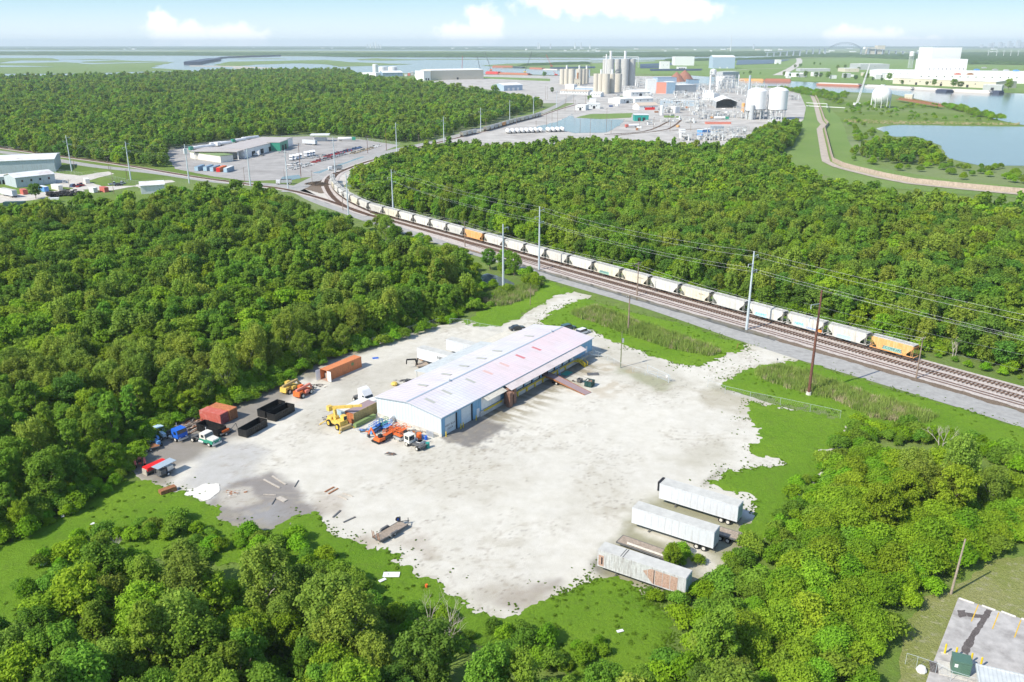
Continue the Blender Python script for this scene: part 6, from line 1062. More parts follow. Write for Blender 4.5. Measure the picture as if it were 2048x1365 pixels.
# ================================================================== hopper wagons
mat('hop_white', (.58, .565, .52), .65, var=.08, dirt=(.30, .24, .18), dirt_amt=.65, scale=.5, streak=True, rnd=.08); mat('hop_grey', (.50, .50, .47), .6, var=.08, dirt=(.30, .27, .23), dirt_amt=.5, scale=.5, streak=True, rnd=.1); mat('hop_cream', (.60, .56, .45), .65, var=.08, dirt=(.34, .26, .18), dirt_amt=.65, scale=.5, streak=True, rnd=.05); mat('hop_orange', (.68, .34, .12), .65, var=.10, dirt=(.78, .58, .36), dirt_amt=.6, scale=.6, streak=True, rnd=.05)
mat('hop_roof', (.46, .46, .44), .7, var=.12, dirt=(.28, .26, .23), dirt_amt=.5, scale=.8); mat('bogie', (.085, .06, .05), .8, var=.3, dirt=(.2, .12, .08)); mat('hop_end', (.07, .065, .06), .8, var=.3)
def hopper_parts(L=12.4, ribs=False):
    k = L / 2; out = {}
    b = MB(); prof = [(-1.1, 1.25), (-1.5, 1.55), (-1.5, 3.75), (-1.25, 4.15), (1.25, 4.15), (1.5, 3.75), (1.5, 1.55), (1.1, 1.25)]
    for s in (-1, 1):                                           # curved side, cut back low at each end
        side = [(-k + .35, 3.8), (-k + .5, 3.2), (-k + 1.9, 1.85), (-k + 2.0, 1.2), (k - 2.0, 1.2), (k - 1.9, 1.85), (k - .5, 3.2), (k - .35, 3.8)]
        b.prism(side, s * 1.5 - .04, s * 1.5 + .04); b.prism([(-k + .35, 3.78), (k - .35, 3.78), (k - .6, 4.15), (-k + .6, 4.15)], s * 1.38 - .12, s * 1.38 + .12)
        if ribs:
            n = 13
            for i in range(n): x = -k + 2.1 + i * (L - 4.2) / (n - 1); b.box(x - .05, x + .05, s * 1.54, s * 1.62, 1.3, 3.7) if s > 0 else b.box(x - .05, x + .05, -1.62, -1.54, 1.3, 3.7)
        else:
            for x in (-k * .33, k * .33): b.box(x - .04, x + .04, s * 1.52 - .05, s * 1.52 + .05, 1.25, 3.8)
    b.prism([(-k + .45, 3.7), (-k + 2.3, 1.5), (-1.2, 1.4), (1.2, 1.4), (k - 2.3, 1.5), (k - .45, 3.7)], -1.44, 1.44); b.box(-k + .2, k - .2, -1.5, -1.38, 1.05, 1.25).box(-k + .2, k - .2, 1.38, 1.5, 1.05, 1.25); out['body'] = b
    r = MB(); r.prism([(-1.35, 4.1), (0, 4.3), (1.35, 4.1)], -k + .4, k - .4, 0, 'x'); r.box(-k + .1, k - .1, -.35, .35, 4.42, 4.46); 
    for i in range(10): x = -k + 1.0 + i * (L - 2) / 9; r.box(x - .08, x + .08, -.9, .9, 4.26, 4.36)
    for s in (-1, 1): r.box(-k + .1, k - .1, s * .75 - .03, s * .75 + .03, 4.36, 4.44); r.box(-k + .4, k - .4, s * 1.30 - .06, s * 1.30 + .06, 4.13, 4.24)
    out['roof_walkway'] = r
    h = MB()
    for i in range(4): x = -k + 2.0 + i * (L - 4) / 3; h.box(x - .75, x + .75, -.3, .3, 4.46, 4.54)
    out['hatch'] = h
    g = MB()
    for x in (-k * .33, k * .33): g.prism([(x - 1.6, 1.3), (x - .45, .45), (x + .45, .45), (x + 1.6, 1.3)], -1.1, 1.1)
    g.box(-k + .1, k - .1, -.3, .3, .8, 1.1); out['discharge_chute'] = g
    bo = MB()
    for x in (-.9, .9): bo.tube((x, -.85, .45), (x, .85, .45), .1, n=6); [bo.tube((x, s * .75 - .07, .45), (x, s * .75 + .07, .45), .45, n=14) for s in (-1, 1)]
    for s in (-1, 1): bo.prism([(-1.3, .4), (-.9, .75), (.9, .75), (1.3, .4), (.5, .25), (-.5, .25)], s * 1.0 - .08, s * 1.0 + .08)
    out['bogie'] = bo
    la = MB()
    for ex in (1,):
        for s in (-1, 1):
            for x in (k - .25, k - .75): la.bar((ex * x, s * 1.48, 1.1), (ex * x, s * 1.48, 4.1 if x > k - .5 else 2.9), .06, .06)
            for z in range(5): la.bar((ex * (k - .25), s * 1.48, 1.4 + z * .4), (ex * (k - .75), s * 1.48, 1.4 + z * .4), .04, .04)
        la.box(ex * k - .12, ex * k + .12, -1.45, 1.45, 1.0, 1.12)
    out['ladder'] = la
    cp = MB().box(k, k + .5, -.12, .12, .75, .98); out['coupler'] = cp
    return out
HP = {}
for rb in (False, True):
    ps = hopper_parts(ribs=rb)
    for nm, b in ps.items():
        for mt in ('hop_white', 'hop_grey', 'hop_cream', 'hop_orange'):
            if nm in ('body', 'ladder'): HP[nm, mt, rb] = b.mesh(nm, M[mt])
        if nm not in ('body', 'ladder'): HP[nm, rb] = b.mesh(nm, M[{'roof_walkway': 'hop_roof', 'hatch': 'hop_grey', 'discharge_chute': 'hop_end', 'bogie': 'bogie', 'coupler': 'bogie'}[nm]])
def hopper(lab, loc, rz, mt, ribs=False, grp='hopper wagons of the long train', sx=1.0, far=False):
    t = thing('hopper_wagon', lab, 'train wagon', loc, rz, grp); t.scale = (sx, 1, 1)
    for nm in ('body', 'ladder', 'roof_walkway', 'hatch', 'discharge_chute', 'coupler'):
        if far and nm in ('ladder', 'coupler', 'hatch'): continue
        o = link(bpy.data.objects.new(nm, HP[(nm, mt, ribs) if nm in ('body', 'ladder') else (nm, ribs)]), t)
        if nm in ('ladder', 'coupler'): link(o.copy(), t).rotation_euler = (0, 0, math.pi)
    for x in (-4.3, 4.3): o = link(bpy.data.objects.new('bogie', HP['bogie', ribs]), t); o.location = (x, 0, 0)
    return t
def graffiti(t, s, x, z, size, m_, back=None, sx=1.3):
    if back: MB().prism([(x - len(s) * size * .42, z - .35), (x + len(s) * size * .42, z - .3), (x + len(s) * size * .36, z + size * .75), (x - len(s) * size * .38, z + size * .85)], 1.56, 1.575).build('paint_patch', M[back], t)
    text(s, size, M[m_], t, (x, 1.60, z), (math.pi / 2, 0, math.pi), 'graffiti', sx=sx)
mat('paint_blue', (.05, .28, .75), .6); mat('paint_ice', (.45, .70, .85), .6, var=.2); mat('paint_navy', (.03, .04, .12), .6); mat('paint_teal', (.35, .68, .68), .6); mat('paint_orange', (.85, .25, .05), .6, var=.2); mat('paint_green', (.25, .45, .36), .6, var=.2); mat('paint_lilac', (.55, .50, .72), .6)
gaps = [(1837, 706), (1741, 682), (1654, 659), (1573, 637.5), (1496.5, 616.5), (1426, 597.5), (1363.7, 580.5), (1303, 564.5), (1244.5, 549.5), (1191.8, 534), (1142, 521), (1095, 509), (1052.6, 498), (1011, 487), (971, 476), (931.7, 465), (898.8, 456), (866, 447), (833, 438), (803.6, 430), (774, 421.5), (746, 413.5)]
tg = [(Vector(P2(*g, 2.6)) - TA0).dot(TD) for g in gaps]
cols = ['hop_orange', 'hop_white', 'hop_white', 'hop_white', 'hop_grey', 'hop_cream', 'hop_white', 'hop_cream', 'hop_cream', 'hop_white', 'hop_white', 'hop_white', 'hop_white', 'hop_white', 'hop_orange', 'hop_grey', 'hop_white', 'hop_white', 'hop_white', 'hop_cream', 'hop_white']
ribc = {8: False, 15: True, 4: False, 13: True, 20: True}
desc = ['orange hopper wagon at the near end of the long train, with black painted letters', 'grey white hopper wagon with a pale turquoise painted name, next to the orange end wagon', 'white hopper wagon with blue graffiti and an orange lower corner', 'white hopper wagon with bright blue block graffiti', 'weathered plain hopper wagon right behind the tallest steel pole', 'cream hopper wagon with the letters GVTC, nearer of the two so marked', 'clean white hopper wagon between the two lettered GVTC ones', 'cream hopper wagon lettered GVTC behind a wooden pole, farther of the two so marked', 'cream hopper wagon with dark graffiti along its lower edge', 'white hopper wagon with a rust red end, tenth from the near end of the train', 'white hopper wagon with two bays, eleventh from the near end of the train', 'white hopper wagon left of the second tall steel pole', 'plain white hopper wagon, thirteenth from the near end of the train', 'ribbed white hopper wagon just right of the lone orange one in mid train', 'faded orange hopper wagon in the middle of the train', 'ribbed grey hopper wagon just left of the lone mid train orange one', 'white hopper wagon with violet graffiti, far part of the train', 'bright white hopper wagon with a dark end, far part of the train', 'white hopper wagon with pale blue marks, far part of the train', 'cream hopper wagon beside the thin steel pole at the treeline', 'ribbed pale hopper wagon where the train starts to curve']
rzT = math.atan2(-TD.y, -TD.x)
for i, (a, b) in enumerate(zip(tg, tg[1:])):
    c = TA0 + TD * (a + b) / 2; t = hopper(desc[i], (c.x, c.y, .3), rzT + math.pi, cols[i], ribc.get(i, False), sx=(b - a) / 13.3)
    if i == 0: graffiti(t, 'ZCONUAS', -.2, 1.75, .95, 'paint_navy', 'paint_green', 1.25)
    if i == 1: graffiti(t, 'ZEPHYR', .8, 1.6, .9, 'paint_teal', 'paint_ice', 1.4)
    if i == 2: graffiti(t, 'NEMA', 1.8, 1.8, 1.0, 'paint_blue', 'paint_ice', 1.1); graffiti(t, 'CMONI', -2.2, 1.4, .7, 'paint_blue', None); MB().box(-5.6, -3.8, 1.56, 1.58, 1.2, 1.9).build('paint_patch', M['paint_orange'], t)
    if i == 3: graffiti(t, 'KIGMY', 1.4, 1.5, 1.05, 'paint_blue', 'paint_ice', 1.15)
    if i in (5, 7): text('G V T C', .62, M['black_paint'], t, (-2.9, 1.60, 2.9), (math.pi / 2, 0, math.pi), sx=1.15)
    if i == 8: graffiti(t, 'BENEAKS', 1.0, 1.5, .85, 'paint_navy', 'paint_green', 1.1)
    if i == 16: graffiti(t, 'AMES', .6, 1.7, .8, 'paint_lilac')
    if i == 18: graffiti(t, 'SILT', .6, 1.6, .8, 'paint_ice')
# the part of the train on the curve, and the second train by the plant road
def on_path(path, s):
    for a, b in zip(path, path[1:]):
        a, b = Vector(a), Vector(b); L = (b - a).length
        if s <= L: return a + (b - a) * s / L, math.atan2((b - a).y, (b - a).x)
        s -= L
    return Vector(path[-1]), 0
cp_ = smooth_path(curve, 2); s0 = 3.0
cur_lab = ['pale hopper wagon at the start of the curve', 'pale hopper wagon in the lower part of the curve', 'weathered hopper wagon at the sharpest point of the curve', 'weathered hopper wagon just past the sharpest point of the curve', 'dirty grey hopper wagon in the upper curve beside the log pile', 'grey hopper wagon passing behind the trees at the top of the curve', 'grey hopper wagon half hidden by the trees past the curve', 'last grey hopper wagon seen before the trees hide the train']
i = 0
while s0 < 108:
    p, a = on_path(cp_, s0 + 6.6); hopper(cur_lab[min(i, 7)], (p.x, p.y, .3), a, ['hop_white', 'hop_cream', 'hop_grey', 'hop_grey'][i % 4], i % 3 == 2, sx=.97); i += 1; s0 += 13.3
tot = sum((Vector(b) - Vector(a)).length for a, b in zip(cp_, cp_[1:])); s0 = None
def s_of(q):
    best, bs, acc = 1e9, 0, 0; v = Vector(P2(*q))
    for a, b in zip(cp_, cp_[1:]):
        a, b = Vector(a), Vector(b); d = (b - a); t_ = max(0, min(1, (v - a).dot(d) / d.length_squared)); e = (v - (a + d * t_)).length
        if e < best: best, bs = e, acc + d.length * t_
        acc += d.length
    return bs
k = 0
for (qa, qb, n) in (((921, 275), (950, 268), 3), ((972, 264), (1081, 233), 15)):
    sa, sb = s_of(qa), s_of(qb); st_ = (sb - sa) / n
    for j in range(n):
        p, a = on_path(cp_, sa + st_ * (j + .5)); mt = 'hop_orange' if k == 7 else ('hop_cream' if k % 3 == 0 else 'hop_grey'); k += 1
        hopper('brown orange hopper wagon in the far train by the plant road' if mt == 'hop_orange' else 'pale hopper wagon of the far train between the plant road and the pond', (p.x, p.y, .3), a, mt, k % 2 == 0, 'far hopper wagon' if mt == 'hop_orange' else 'wagons of the far train by the pond', sx=min(1.6, (st_ - .9) / 12.4), far=True)
# ================================================================== poles and wires
def steel_pole(lab, q, H=23.5, arms=True, r=.42, side=1, rz=0, grp='tall grey steel transmission poles', near=True):
    t = thing('transmission_pole', lab, 'pole', P(*q), rz, grp); MB().tube((0, 0, 0), (0, 0, H), r, r * .45, 12).build('shaft', M['galv'], t)
    if arms:
        for z, s in ((H - 1.5, 1), (H - 3.7, -1), (H - 5.9, 1)):
            b = MB(); b.bar((0, 0, z), (s * side * 2.2, 0, z + .25), .12, .16); b.tube((s * side * 2.2, 0, z + .25), (s * side * 2.2, 0, z - .6), .09, n=6, m=1); b.build('cross_arm', [M['galv'], M['ceramic']], t)
    return t
poles = [((1493, 660), 23.5, 'tall grey steel pole in front of the near part of the train'), ((1078, 540), 23.5, 'tall grey steel pole where the road passes behind the pond trees'), ((1006.5, 583), 23.0, 'tall grey steel pole standing in the marsh left of the gravel track'), ((787, 436), 23, 'tall grey steel pole rising in front of the far train wagons'), ((698, 446), 23, 'tall grey steel pole left of the train at the bend'), ((576, 377.5), 22, 'grey steel pole at the road junction beside the dump truck'), ((501, 372.5), 22, 'grey steel pole right of the shorter one on the road verge'), ((378.7, 367), 23, 'grey steel pole carrying a white box in front of the depot canopy'), ((261.7, 360), 23, 'grey steel pole beside the fenced field on the left'), ((143.7, 343), 23, 'grey steel pole beside the left warehouse'), ((670.5, 347), 23, 'grey steel pole beside the second dump truck'), ((793.7, 304), 22, 'grey steel pole at the right end of the depot'), ((888, 287), 22, 'grey steel pole above the trees right of the depot'), ((961.5, 263.6), 22, 'grey steel pole left of the far train'), ((1019.5, 242), 22, 'grey steel pole beside the middle of the far train'), ((1067, 229), 22, 'grey steel pole at the far end of the far train'), ((1113, 216.7), 22, 'thin grey steel pole at the bend of the plant road')]
PT = {}
for q, H, lab in poles:
    rz = math.atan2(TN.y, TN.x); steel_pole(lab, q, H, True, side=1 if q[0] < 1200 else 1, rz=rz); PT[q[0]] = (P(*q), H)
o = MB().box(-.9, .9, -.6, .6, 17.5, 20.5).build('pole_box', M['white'], bpy.data.objects['transmission_pole.007'])
def wood_pole(lab, q, H, m_='pole_wood', r=.17, arms=1, base=False, lean=(0, 0), name='utility_pole', grp=None, rz=None, tf=False):
    t = thing(name, lab, 'pole', P(*q), math.atan2(TN.y, TN.x) if rz is None else rz, grp); top = Vector((lean[0], lean[1], H)); MB().tube((0, 0, 0), top, r, r * .6, 10).build('shaft', M[m_], t)
    for k in range(arms):
        b = MB(); z = H - .5 - k * 1.6; c = top * (z / H); b.bar(c + Vector((-1.4, 0, 0)), c + Vector((1.4, 0, 0)), .1, .12)
        for x in (-1.3, -.5, .5, 1.3): b.tube(c + Vector((x, 0, .05)), c + Vector((x, 0, .3)), .05, n=6, m=1)
        b.build('cross_arm', [M['pole_wood'], M['ceramic']], t)
    if tf: MB().tube((.45, 0, H - 3.2), (.45, 0, H - 2.1), .28, n=10).build('transformer', M['aluminium'], t)
    if base: MB().tube((0, 0, 0), (0, 0, .9), .7, .55, 10).build('base', M['concrete'], t)
    return t
t = wood_pole('tall dark brown steel pole on a concrete base beside the reed ditch', (1617, 791), 26, 'pole_brown', .36, 0, True)
for z in (22.8, 19.6): MB().bar((0, 0, z), (-3.4, .3, z + .3), .12, .12).tube((-3.3, .3, z + .3), (-3.3, .3, z - .7), .09, n=6).build('cross_arm', M['galv'], t)
wood_pole('brown wooden pole standing in the reeds between the warehouse and the road', (1256, 667), 11.6, 'pole_wood', .26, 1); wood_pole('wooden pole with a double cross arm beside the rails near the GVTC wagon', (1274, 592), 11.5, 'pole_wood', .24, 1); wood_pole('wooden pole with a crossarm at the last orange wagon', (1832, 757.5), 11, 'pole_wood', .2, 1)
wood_pole('dark wooden pole beside the rails left of the mid train orange wagon', (930, 494), 10.5, 'pole_wood', .22, 1); wood_pole('wooden pole right beside the curved part of the train', (686, 421), 9.5, 'pole_wood', .2, 1); wood_pole('short thin wooden pole on the grass left of the gravel track', (1060.5, 611), 6.5, 'pole_wood', .12, 0); wood_pole('small leaning post in the trees by the road', (845, 500), 6, 'pole_wood', .12, 1)
wood_pole('mossy green wooden pole with a lamp in the yard right of the warehouse', (1241, 736), 10, 'pole_green', .15, 0, tf=True); wood_pole('leaning grey wooden pole with a lamp beside the parking lot', (1901.5, 1189.5), 9.9, 'wood', .19, 0, lean=(.35, -.2), tf=False, rz=0)
for i, (q, H, lab) in enumerate((((602, 354), 21, 'dark brown pole in front of the parked cars of the depot'), ((568.7, 355), 5, 'short thick brown post at the depot entrance'), ((735.5, 307), 13, 'dark wooden pole carrying a transformer at the depot'), ((773, 302), 17, 'tall dark wooden pole at the right end of the parked cars'), ((625, 372), 9, 'wooden pole beside the stacked logs'), ((490, 368.7), 10, 'shorter grey pole left of the tall pole on the road verge'), ((225, 361), 8, 'double wooden pole on the left field'), ((255, 362), 7, 'dark slanting post beside the left field fence'), ((150, 343), 10, 'twin wooden poles behind the steel pole by the left warehouse'), ((838, 290), 8, 'wooden pole with a crossarm at the treeline right of the depot'), ((142, 392), 9, 'thin wooden pole among the tyres of the left lot'), ((228, 388), 8, 'wooden pole at the edge of the left lot by the trees'), ((218, 342), 9, 'wooden pole with two crossarms behind the left road'))): wood_pole(lab, q, H, 'pole_brown' if 'dark' in lab else 'pole_wood', .22 if H > 12 else .15, 1 if H > 6 else 0, tf='transformer' in lab)
for i, x in enumerate(((1180, 276, 17), (1213, 251, 17), (1150, 226, 15), (1130, 222, 14), (1147, 209, 22), (1171, 208, 22), (1095, 199, 18), (1091, 200, 20), (1132, 206, 20), (1340, 264, 14), (1278, 262, 12), (1307, 260, 12), (1222, 268, 12), (1093, 252, 12), (1115, 245, 12), (1072, 268, 12), (1160, 265, 12), (1336, 250, 10), (1500, 235, 12), (1381, 262, 12), (1492, 290, 8), (1033, 250, 10), (1104, 243, 13), (1084, 232, 12), (972, 262, 12))): wood_pole('dark wooden pole in the plant yard and around its pond', x[:2], x[2], 'pole_wood', .22, 1, grp='dark poles of the plant yard')
def wires(lab, A, B_, offs, sag=1.2, r=.017, name='power_line', n=9):
    b = MB()
    for da, db in offs:
        a, c = A + Vector(da), B_ + Vector(db); pr = None
        for k in range(n + 1):
            t_ = k / n; p = a.lerp(c, t_) - Vector((0, 0, 4 * sag * t_ * (1 - t_)))
            if pr is not None: b.tube(pr, p, r, n=3, cap=False)
            pr = p
    return tag(b.build(name, M['wire']), lab, 'wires', 'power lines strung between poles')
def armo(H, s=1): return [Vector((TN.x * s * 2.2, TN.y * s * 2.2, H - 2.1)), Vector((-TN.x * s * 2.2, -TN.y * s * 2.2, H - 4.3)), Vector((TN.x * s * 2.2, TN.y * s * 2.2, H - 6.5)), Vector((0, 0, H))]
chain = [698, 787, 1078, 1493]
ext = TA0 - TD * 60
for a, b in zip(chain, chain[1:]):
    (pa, ha), (pb, hb_) = PT[a], PT[b]; wires('thin conductors between two tall steel poles along the train', pa, pb, list(zip(armo(ha), armo(hb_))), 1.6)
pa, ha = PT[1493]; pz = pa + Vector((TD.x, TD.y, 0)) * -150; wires('thin conductors leaving the nearest tall steel pole towards the right edge', pa, pz, list(zip(armo(ha), armo(23.5))), 1.6)
bp_ = P(1617, 791); pz = Vector((170, 150, 0)); pz2 = PT[1493][0]; wires('thin conductors from the dark brown pole towards the right edge', bp_, bp_ + Vector((75, -70, 0)), [((-3.2, 2, 22.4), (0, 0, 22)), ((-3.2, 2, 19.2), (0, 0, 19)), ((0, 0, 25.8), (0, 0, 25))], 1.2)
ch2 = [143.7, 261.7, 378.7, 501, 576, 698]
for a, b in zip(ch2, ch2[1:]): (pa, ha), (pb, hb_) = PT[a], PT[b]; wires('thin conductors between the steel poles along the left road', pa, pb, list(zip(armo(ha), armo(hb_))), 1.2, .02)
ch3 = [670.5, 793.7, 888, 961.5, 1019.5, 1067, 1113]
for a, b in zip(ch3, ch3[1:]): (pa, ha), (pb, hb_) = PT[a], PT[b]; wires('thin conductors between the steel poles of the plant road', pa, pb, list(zip(armo(ha), armo(hb_)))[:2], 1.2, .02)
low = [P(686, 421), P(930, 494), P(1274, 592), P(1832, 757.5)]
for a, b in zip(low, low[1:] + []): wires('low wires on wooden poles beside the rails', a, b, [((x * TN.x, x * TN.y, 10), (x * TN.x, x * TN.y, 10.3)) for x in (-1.2, 1.2)], 1.5, .02)
# ================================================================== fences
mat('mesh_wire', (.38, .40, .38), .6, metal=.4)
def fence(lab, px, H=2.0, step=3.0, z=0, grp=None, wire=.011):
    pts_ = resample([P2(*q) for q in px], step); t = thing('chain_link_fence', lab, 'fence', (*pts_[0], 0), 0, grp); o0 = Vector((*pts_[0], 0)); b = MB(); w = MB()
    for p in pts_: v = Vector((*p, 0)) - o0; b.tube(v, v + Vector((0, 0, H)), .028, n=6)
    for a, c in zip(pts_, pts_[1:]):
        a, c = Vector((*a, 0)) - o0, Vector((*c, 0)) - o0; b.tube(a + Vector((0, 0, H)), c + Vector((0, 0, H)), .025, n=4)
        L = (c - a).length; k = int(L / .5)
        for j in range(k):
            p, q = a.lerp(c, j / k), a.lerp(c, min(1, (j + 2) / k)); w.bar(p, q + Vector((0, 0, H)), wire, wire); w.bar(q, p + Vector((0, 0, H)), wire, wire)
    b.build('post', M['galv'], t); w.build('wire_mesh', M['mesh_wire'], t); return t
fence('chain link fence running from the gate along the grass to the right thicket', [(1415, 775), (1450, 788), (1500, 800), (1560, 812), (1620, 825), (1680, 838)], 2.0, 3.5)
fence('low broken chain link fence crossing the yard entrance right of the warehouse', [(1180, 710), (1215, 722), (1241, 737), (1290, 752), (1340, 764)], 1.6, 3)
fence('chain link fence hung with creepers along the wood behind the warehouse', [(745, 690), (800, 672), (860, 655), (895, 645)], 2.0, 3); fence('chain link fence with barbed top behind the warehouse on the left of the track', [(900, 650), (935, 652), (960, 660), (1004, 667)], 2.0, 3)
fence('chain link fence beside the parking lot at the bottom right corner', [(1810, 1330), (1832, 1337), (1870, 1350), (1900, 1366), (1960, 1385)], 1.9, 2.4, wire=.012); fence('chain link fence along the grass of the left lot', [(112, 345), (165, 352), (190, 350), (262, 367), (300, 372)], 2, 4)
fence('long chain link fence along the trees behind the depot', [(340, 301), (420, 289), (520, 277), (620, 274), (720, 280), (800, 291)], 2.2, 6, wire=.03)
t = thing('yard_gate', 'open tubular steel gate beside the driveway entrance', 'gate', P(1337, 766), at_rz((1337, 766), (1293, 745))); MB().tube((0, 0, 0), (0, 0, 2.2), .07).tube((8, 0, 0), (8, 0, 2.2), .05).tube((0, 0, 2.1), (8, 0, 2.1), .035).tube((0, 0, .3), (8, 0, .3), .035).tube((4, 0, .3), (4, 0, 2.1), .03).tube((0, 0, 2.1), (4, 0, .3), .025).build('frame', M['galv'], t); MB().box(.5, 1.0, -.03, .03, 1.2, 1.7).build('notice', M['white'], t)
o = MB().tube((0, 0, 0), (0, 0, 1.1), .05).box(-.12, .12, -.3, .2, 1.0, 1.3).build('letter_box', M['frame_grey'], loc=P(1554, 727)); tag(o, 'small grey letter box on a post at the road end of the driveway', 'letter box')
o = MB().tube((0, 0, 0), (.4, .3, 1.6), .06).build('leaning_post', M['rust'], loc=P(1473, 699)); tag(o, 'short leaning rusty post at the tip of the grass by the driveway', 'post')
# ================================================================== far buildings
mat('silo_tan', (.50, .465, .395), .8, var=.06, dirt=(.36, .33, .28), dirt_amt=.5, scale=.1, streak=True); mat('silo_grey', (.44, .44, .42), .8, var=.06, dirt=(.33, .33, .32), dirt_amt=.5, scale=.1, streak=True); mat('wall_tan', (.55, .50, .40), .7, var=.06, scale=.2); mat('wall_grey', (.40, .42, .43), .7, var=.06, dirt=(.3, .29, .28), scale=.2, streak=True)
mat('wall_pale', (.62, .64, .64), .7, var=.06, dirt=(.4, .38, .34), dirt_amt=.3, scale=.2, streak=True); mat('wall_steel_blue', (.20, .30, .40), .6, var=.1, dirt=(.3, .25, .2), scale=.2, streak=True); mat('wall_sky', (.34, .43, .54), .6, var=.05, scale=.2); mat('roof_pale', (.72, .72, .70), .6, var=.06, dirt=(.45, .40, .34), dirt_amt=.4, scale=.12); mat('roof_brown', (.50, .42, .34), .7, var=.1)
mat('wall_galv', (.42, .48, .52), .5, var=.08, dirt=(.28, .25, .22), dirt_amt=.6, scale=.5, streak=True); mat('roof_galv', (.66, .67, .68), .5, var=.08, dirt=(.40, .27, .20), dirt_amt=.6, scale=.12); mat('roof_depot', (.42, .385, .37), .7, var=.06, dirt=(.3, .28, .26), dirt_amt=.4, scale=.1); mat('rust_pile', (.28, .13, .09), .9, var=.2); mat('pipe_grey', (.46, .46, .45), .6, var=.25, scale=.1); mat('barge_rust', (.40, .16, .10), .8, var=.15); mat('barge_pale', (.58, .54, .50), .8, var=.08); mat('solar', (.035, .05, .085), .35, var=.1); mat('crane_red', (.50, .06, .05), .6); mat('bridge_steel', (.30, .36, .40), .7); mat('city', (.45, .48, .52), .8, var=.1)
def hp(q, ytop, z0=0): b = P(*q); r = ray(q[0], ytop); return CAM_H + r.z * b.y / r.y
def bldg(lab, a, b, depth, H, wall, roof, gable=0, run='x', name='industrial_building', cat='building', win=0, door=0, grp=None, dm='dark', par=.0):
    A, B_ = P(*a), P(*b); d = B_ - A; t = thing(name, lab, cat, (A.x, A.y, 0), math.atan2(d.y, d.x), grp); L = d.length; w = MB(); r = MB()
    if gable and run == 'x': w.prism([(0, 0), (depth, 0), (depth, H), (depth / 2, H + gable), (0, H)], 0, L, 0, 'x'); [r.prism(p_, -.5, L + .5, 0, 'x') for p_ in ([(-.6, H - .1), (depth / 2, H + gable + .05), (depth / 2, H + gable + .35), (-.6, H + .2)], [(depth + .6, H - .1), (depth / 2, H + gable + .05), (depth / 2, H + gable + .35), (depth + .6, H + .2)])]
    elif gable: w.prism([(0, 0), (L, 0), (L, H), (L / 2, H + gable), (0, H)], 0, depth, 0, 'y'); [r.prism(p_, -.5, depth + .5, 0, 'y') for p_ in ([(-.6, H - .1), (L / 2, H + gable + .05), (L / 2, H + gable + .35), (-.6, H + .2)], [(L + .6, H - .1), (L / 2, H + gable + .05), (L / 2, H + gable + .35), (L + .6, H + .2)])]
    else: w.box(0, L, 0, depth, 0, H); r.box(-.3, L + .3, -.3, depth + .3, H, H + .4 + par)
    w.build('wall', M[wall], t); r.build('roof', M[roof], t)
    for i in range(win): x = L * (i + .7) / (win + .4); MB().box(x - L * .003 - .5, x + L * .003 + .5, -.08, 0, H * .5, H * .5 + 1 + H * .06).build('window', M['glass_dark'], t)
    for i in range(door): x = L * (i + 1) / (door + 1); MB().box(x - min(2.5, L * .1), x + min(2.5, L * .1), -.1, 0, 0, min(H * .6, 5)).build('door', M[dm], t)
    return t
def tank(lab, q, r, H, m_='white', leg=0, dome=.25, name='storage_tank', grp=None, n=28, cat='tank'):
    t = thing(name, lab, cat, P(*q), 0, grp); o = MB().lathe([(0, leg), (r, leg), (r, H), (r * .75, H + r * dome * .6), (r * .35, H + r * dome * .92), (0, H + r * dome)], n=n).build('shell', M[m_], t); smooth_tubes(o)
    if leg:
        b = MB()
        for i in range(10): a = i * .628; b.tube((math.cos(a) * r * .9, math.sin(a) * r * .9, 0), (math.cos(a) * r * .9, math.sin(a) * r * .9, leg), .45, n=6)
        b.build('support_legs', M['wall_pale'], t); MB().lathe([(r, leg), (r + .5, leg), (r + .5, leg + .6), (r, leg + .6)], n=24).build('ring_beam', M['frame_grey'], t)
    return t
# ---- silos
SP = [('front', 'silo_tan', 148, [(1192, 186, 5), (1201, 187.3, 5), (1211, 188, 6.4), (1223, 187, 5), (1235.5, 185, 6.4)]), ('left', 'silo_tan', 138.5, [(1124.5, 169, 5.5), (1133, 170.5, 5.2), (1143, 171.5, 6.6), (1158, 169.5, 6.6), (1166.5, 168.5, 4.8), (1172.5, 167.5, 5.0)]), ('tall', 'silo_grey', 118.5, [(1209, 171.5, 5), (1219.5, 173, 7.4), (1234, 171, 6), (1248, 172.5, 7.8), (1262, 172, 7.2)])]
order = ['leftmost', 'second', 'third', 'fourth', 'fifth', 'rightmost']
for nm, mt, yt, L_ in SP:
    for i, (x, y, r) in enumerate(L_):
        w_ = 'rightmost' if i == len(L_) - 1 else order[i]
        t = tank('%s silo of the %s' % (w_, {'front': 'short tan group in front of the tall grey silos', 'left': 'tan group standing apart on the left', 'tall': 'tallest grey group at the back'}[nm]), (x, y), r, hp((x, y), yt), mt, dome=.06, name='silo', grp='concrete silos, %s group' % nm, cat='silo')
        if i % 2 == 1 or nm == 'tall' and i == 3:
            h = hp((x, y), yt); MB().tube((0, 0, h), (0, 0, h + (12 if nm == 'tall' else 6)), 1.8 if nm != 'tall' else 2.4, n=10).tube((0, 0, h + (12 if nm == 'tall' else 6)), (0, 0, h + (15 if nm == 'tall' else 7)), 3.0 if nm == 'tall' else 2, n=10).build('head_tower', M['wall_pale'], t)
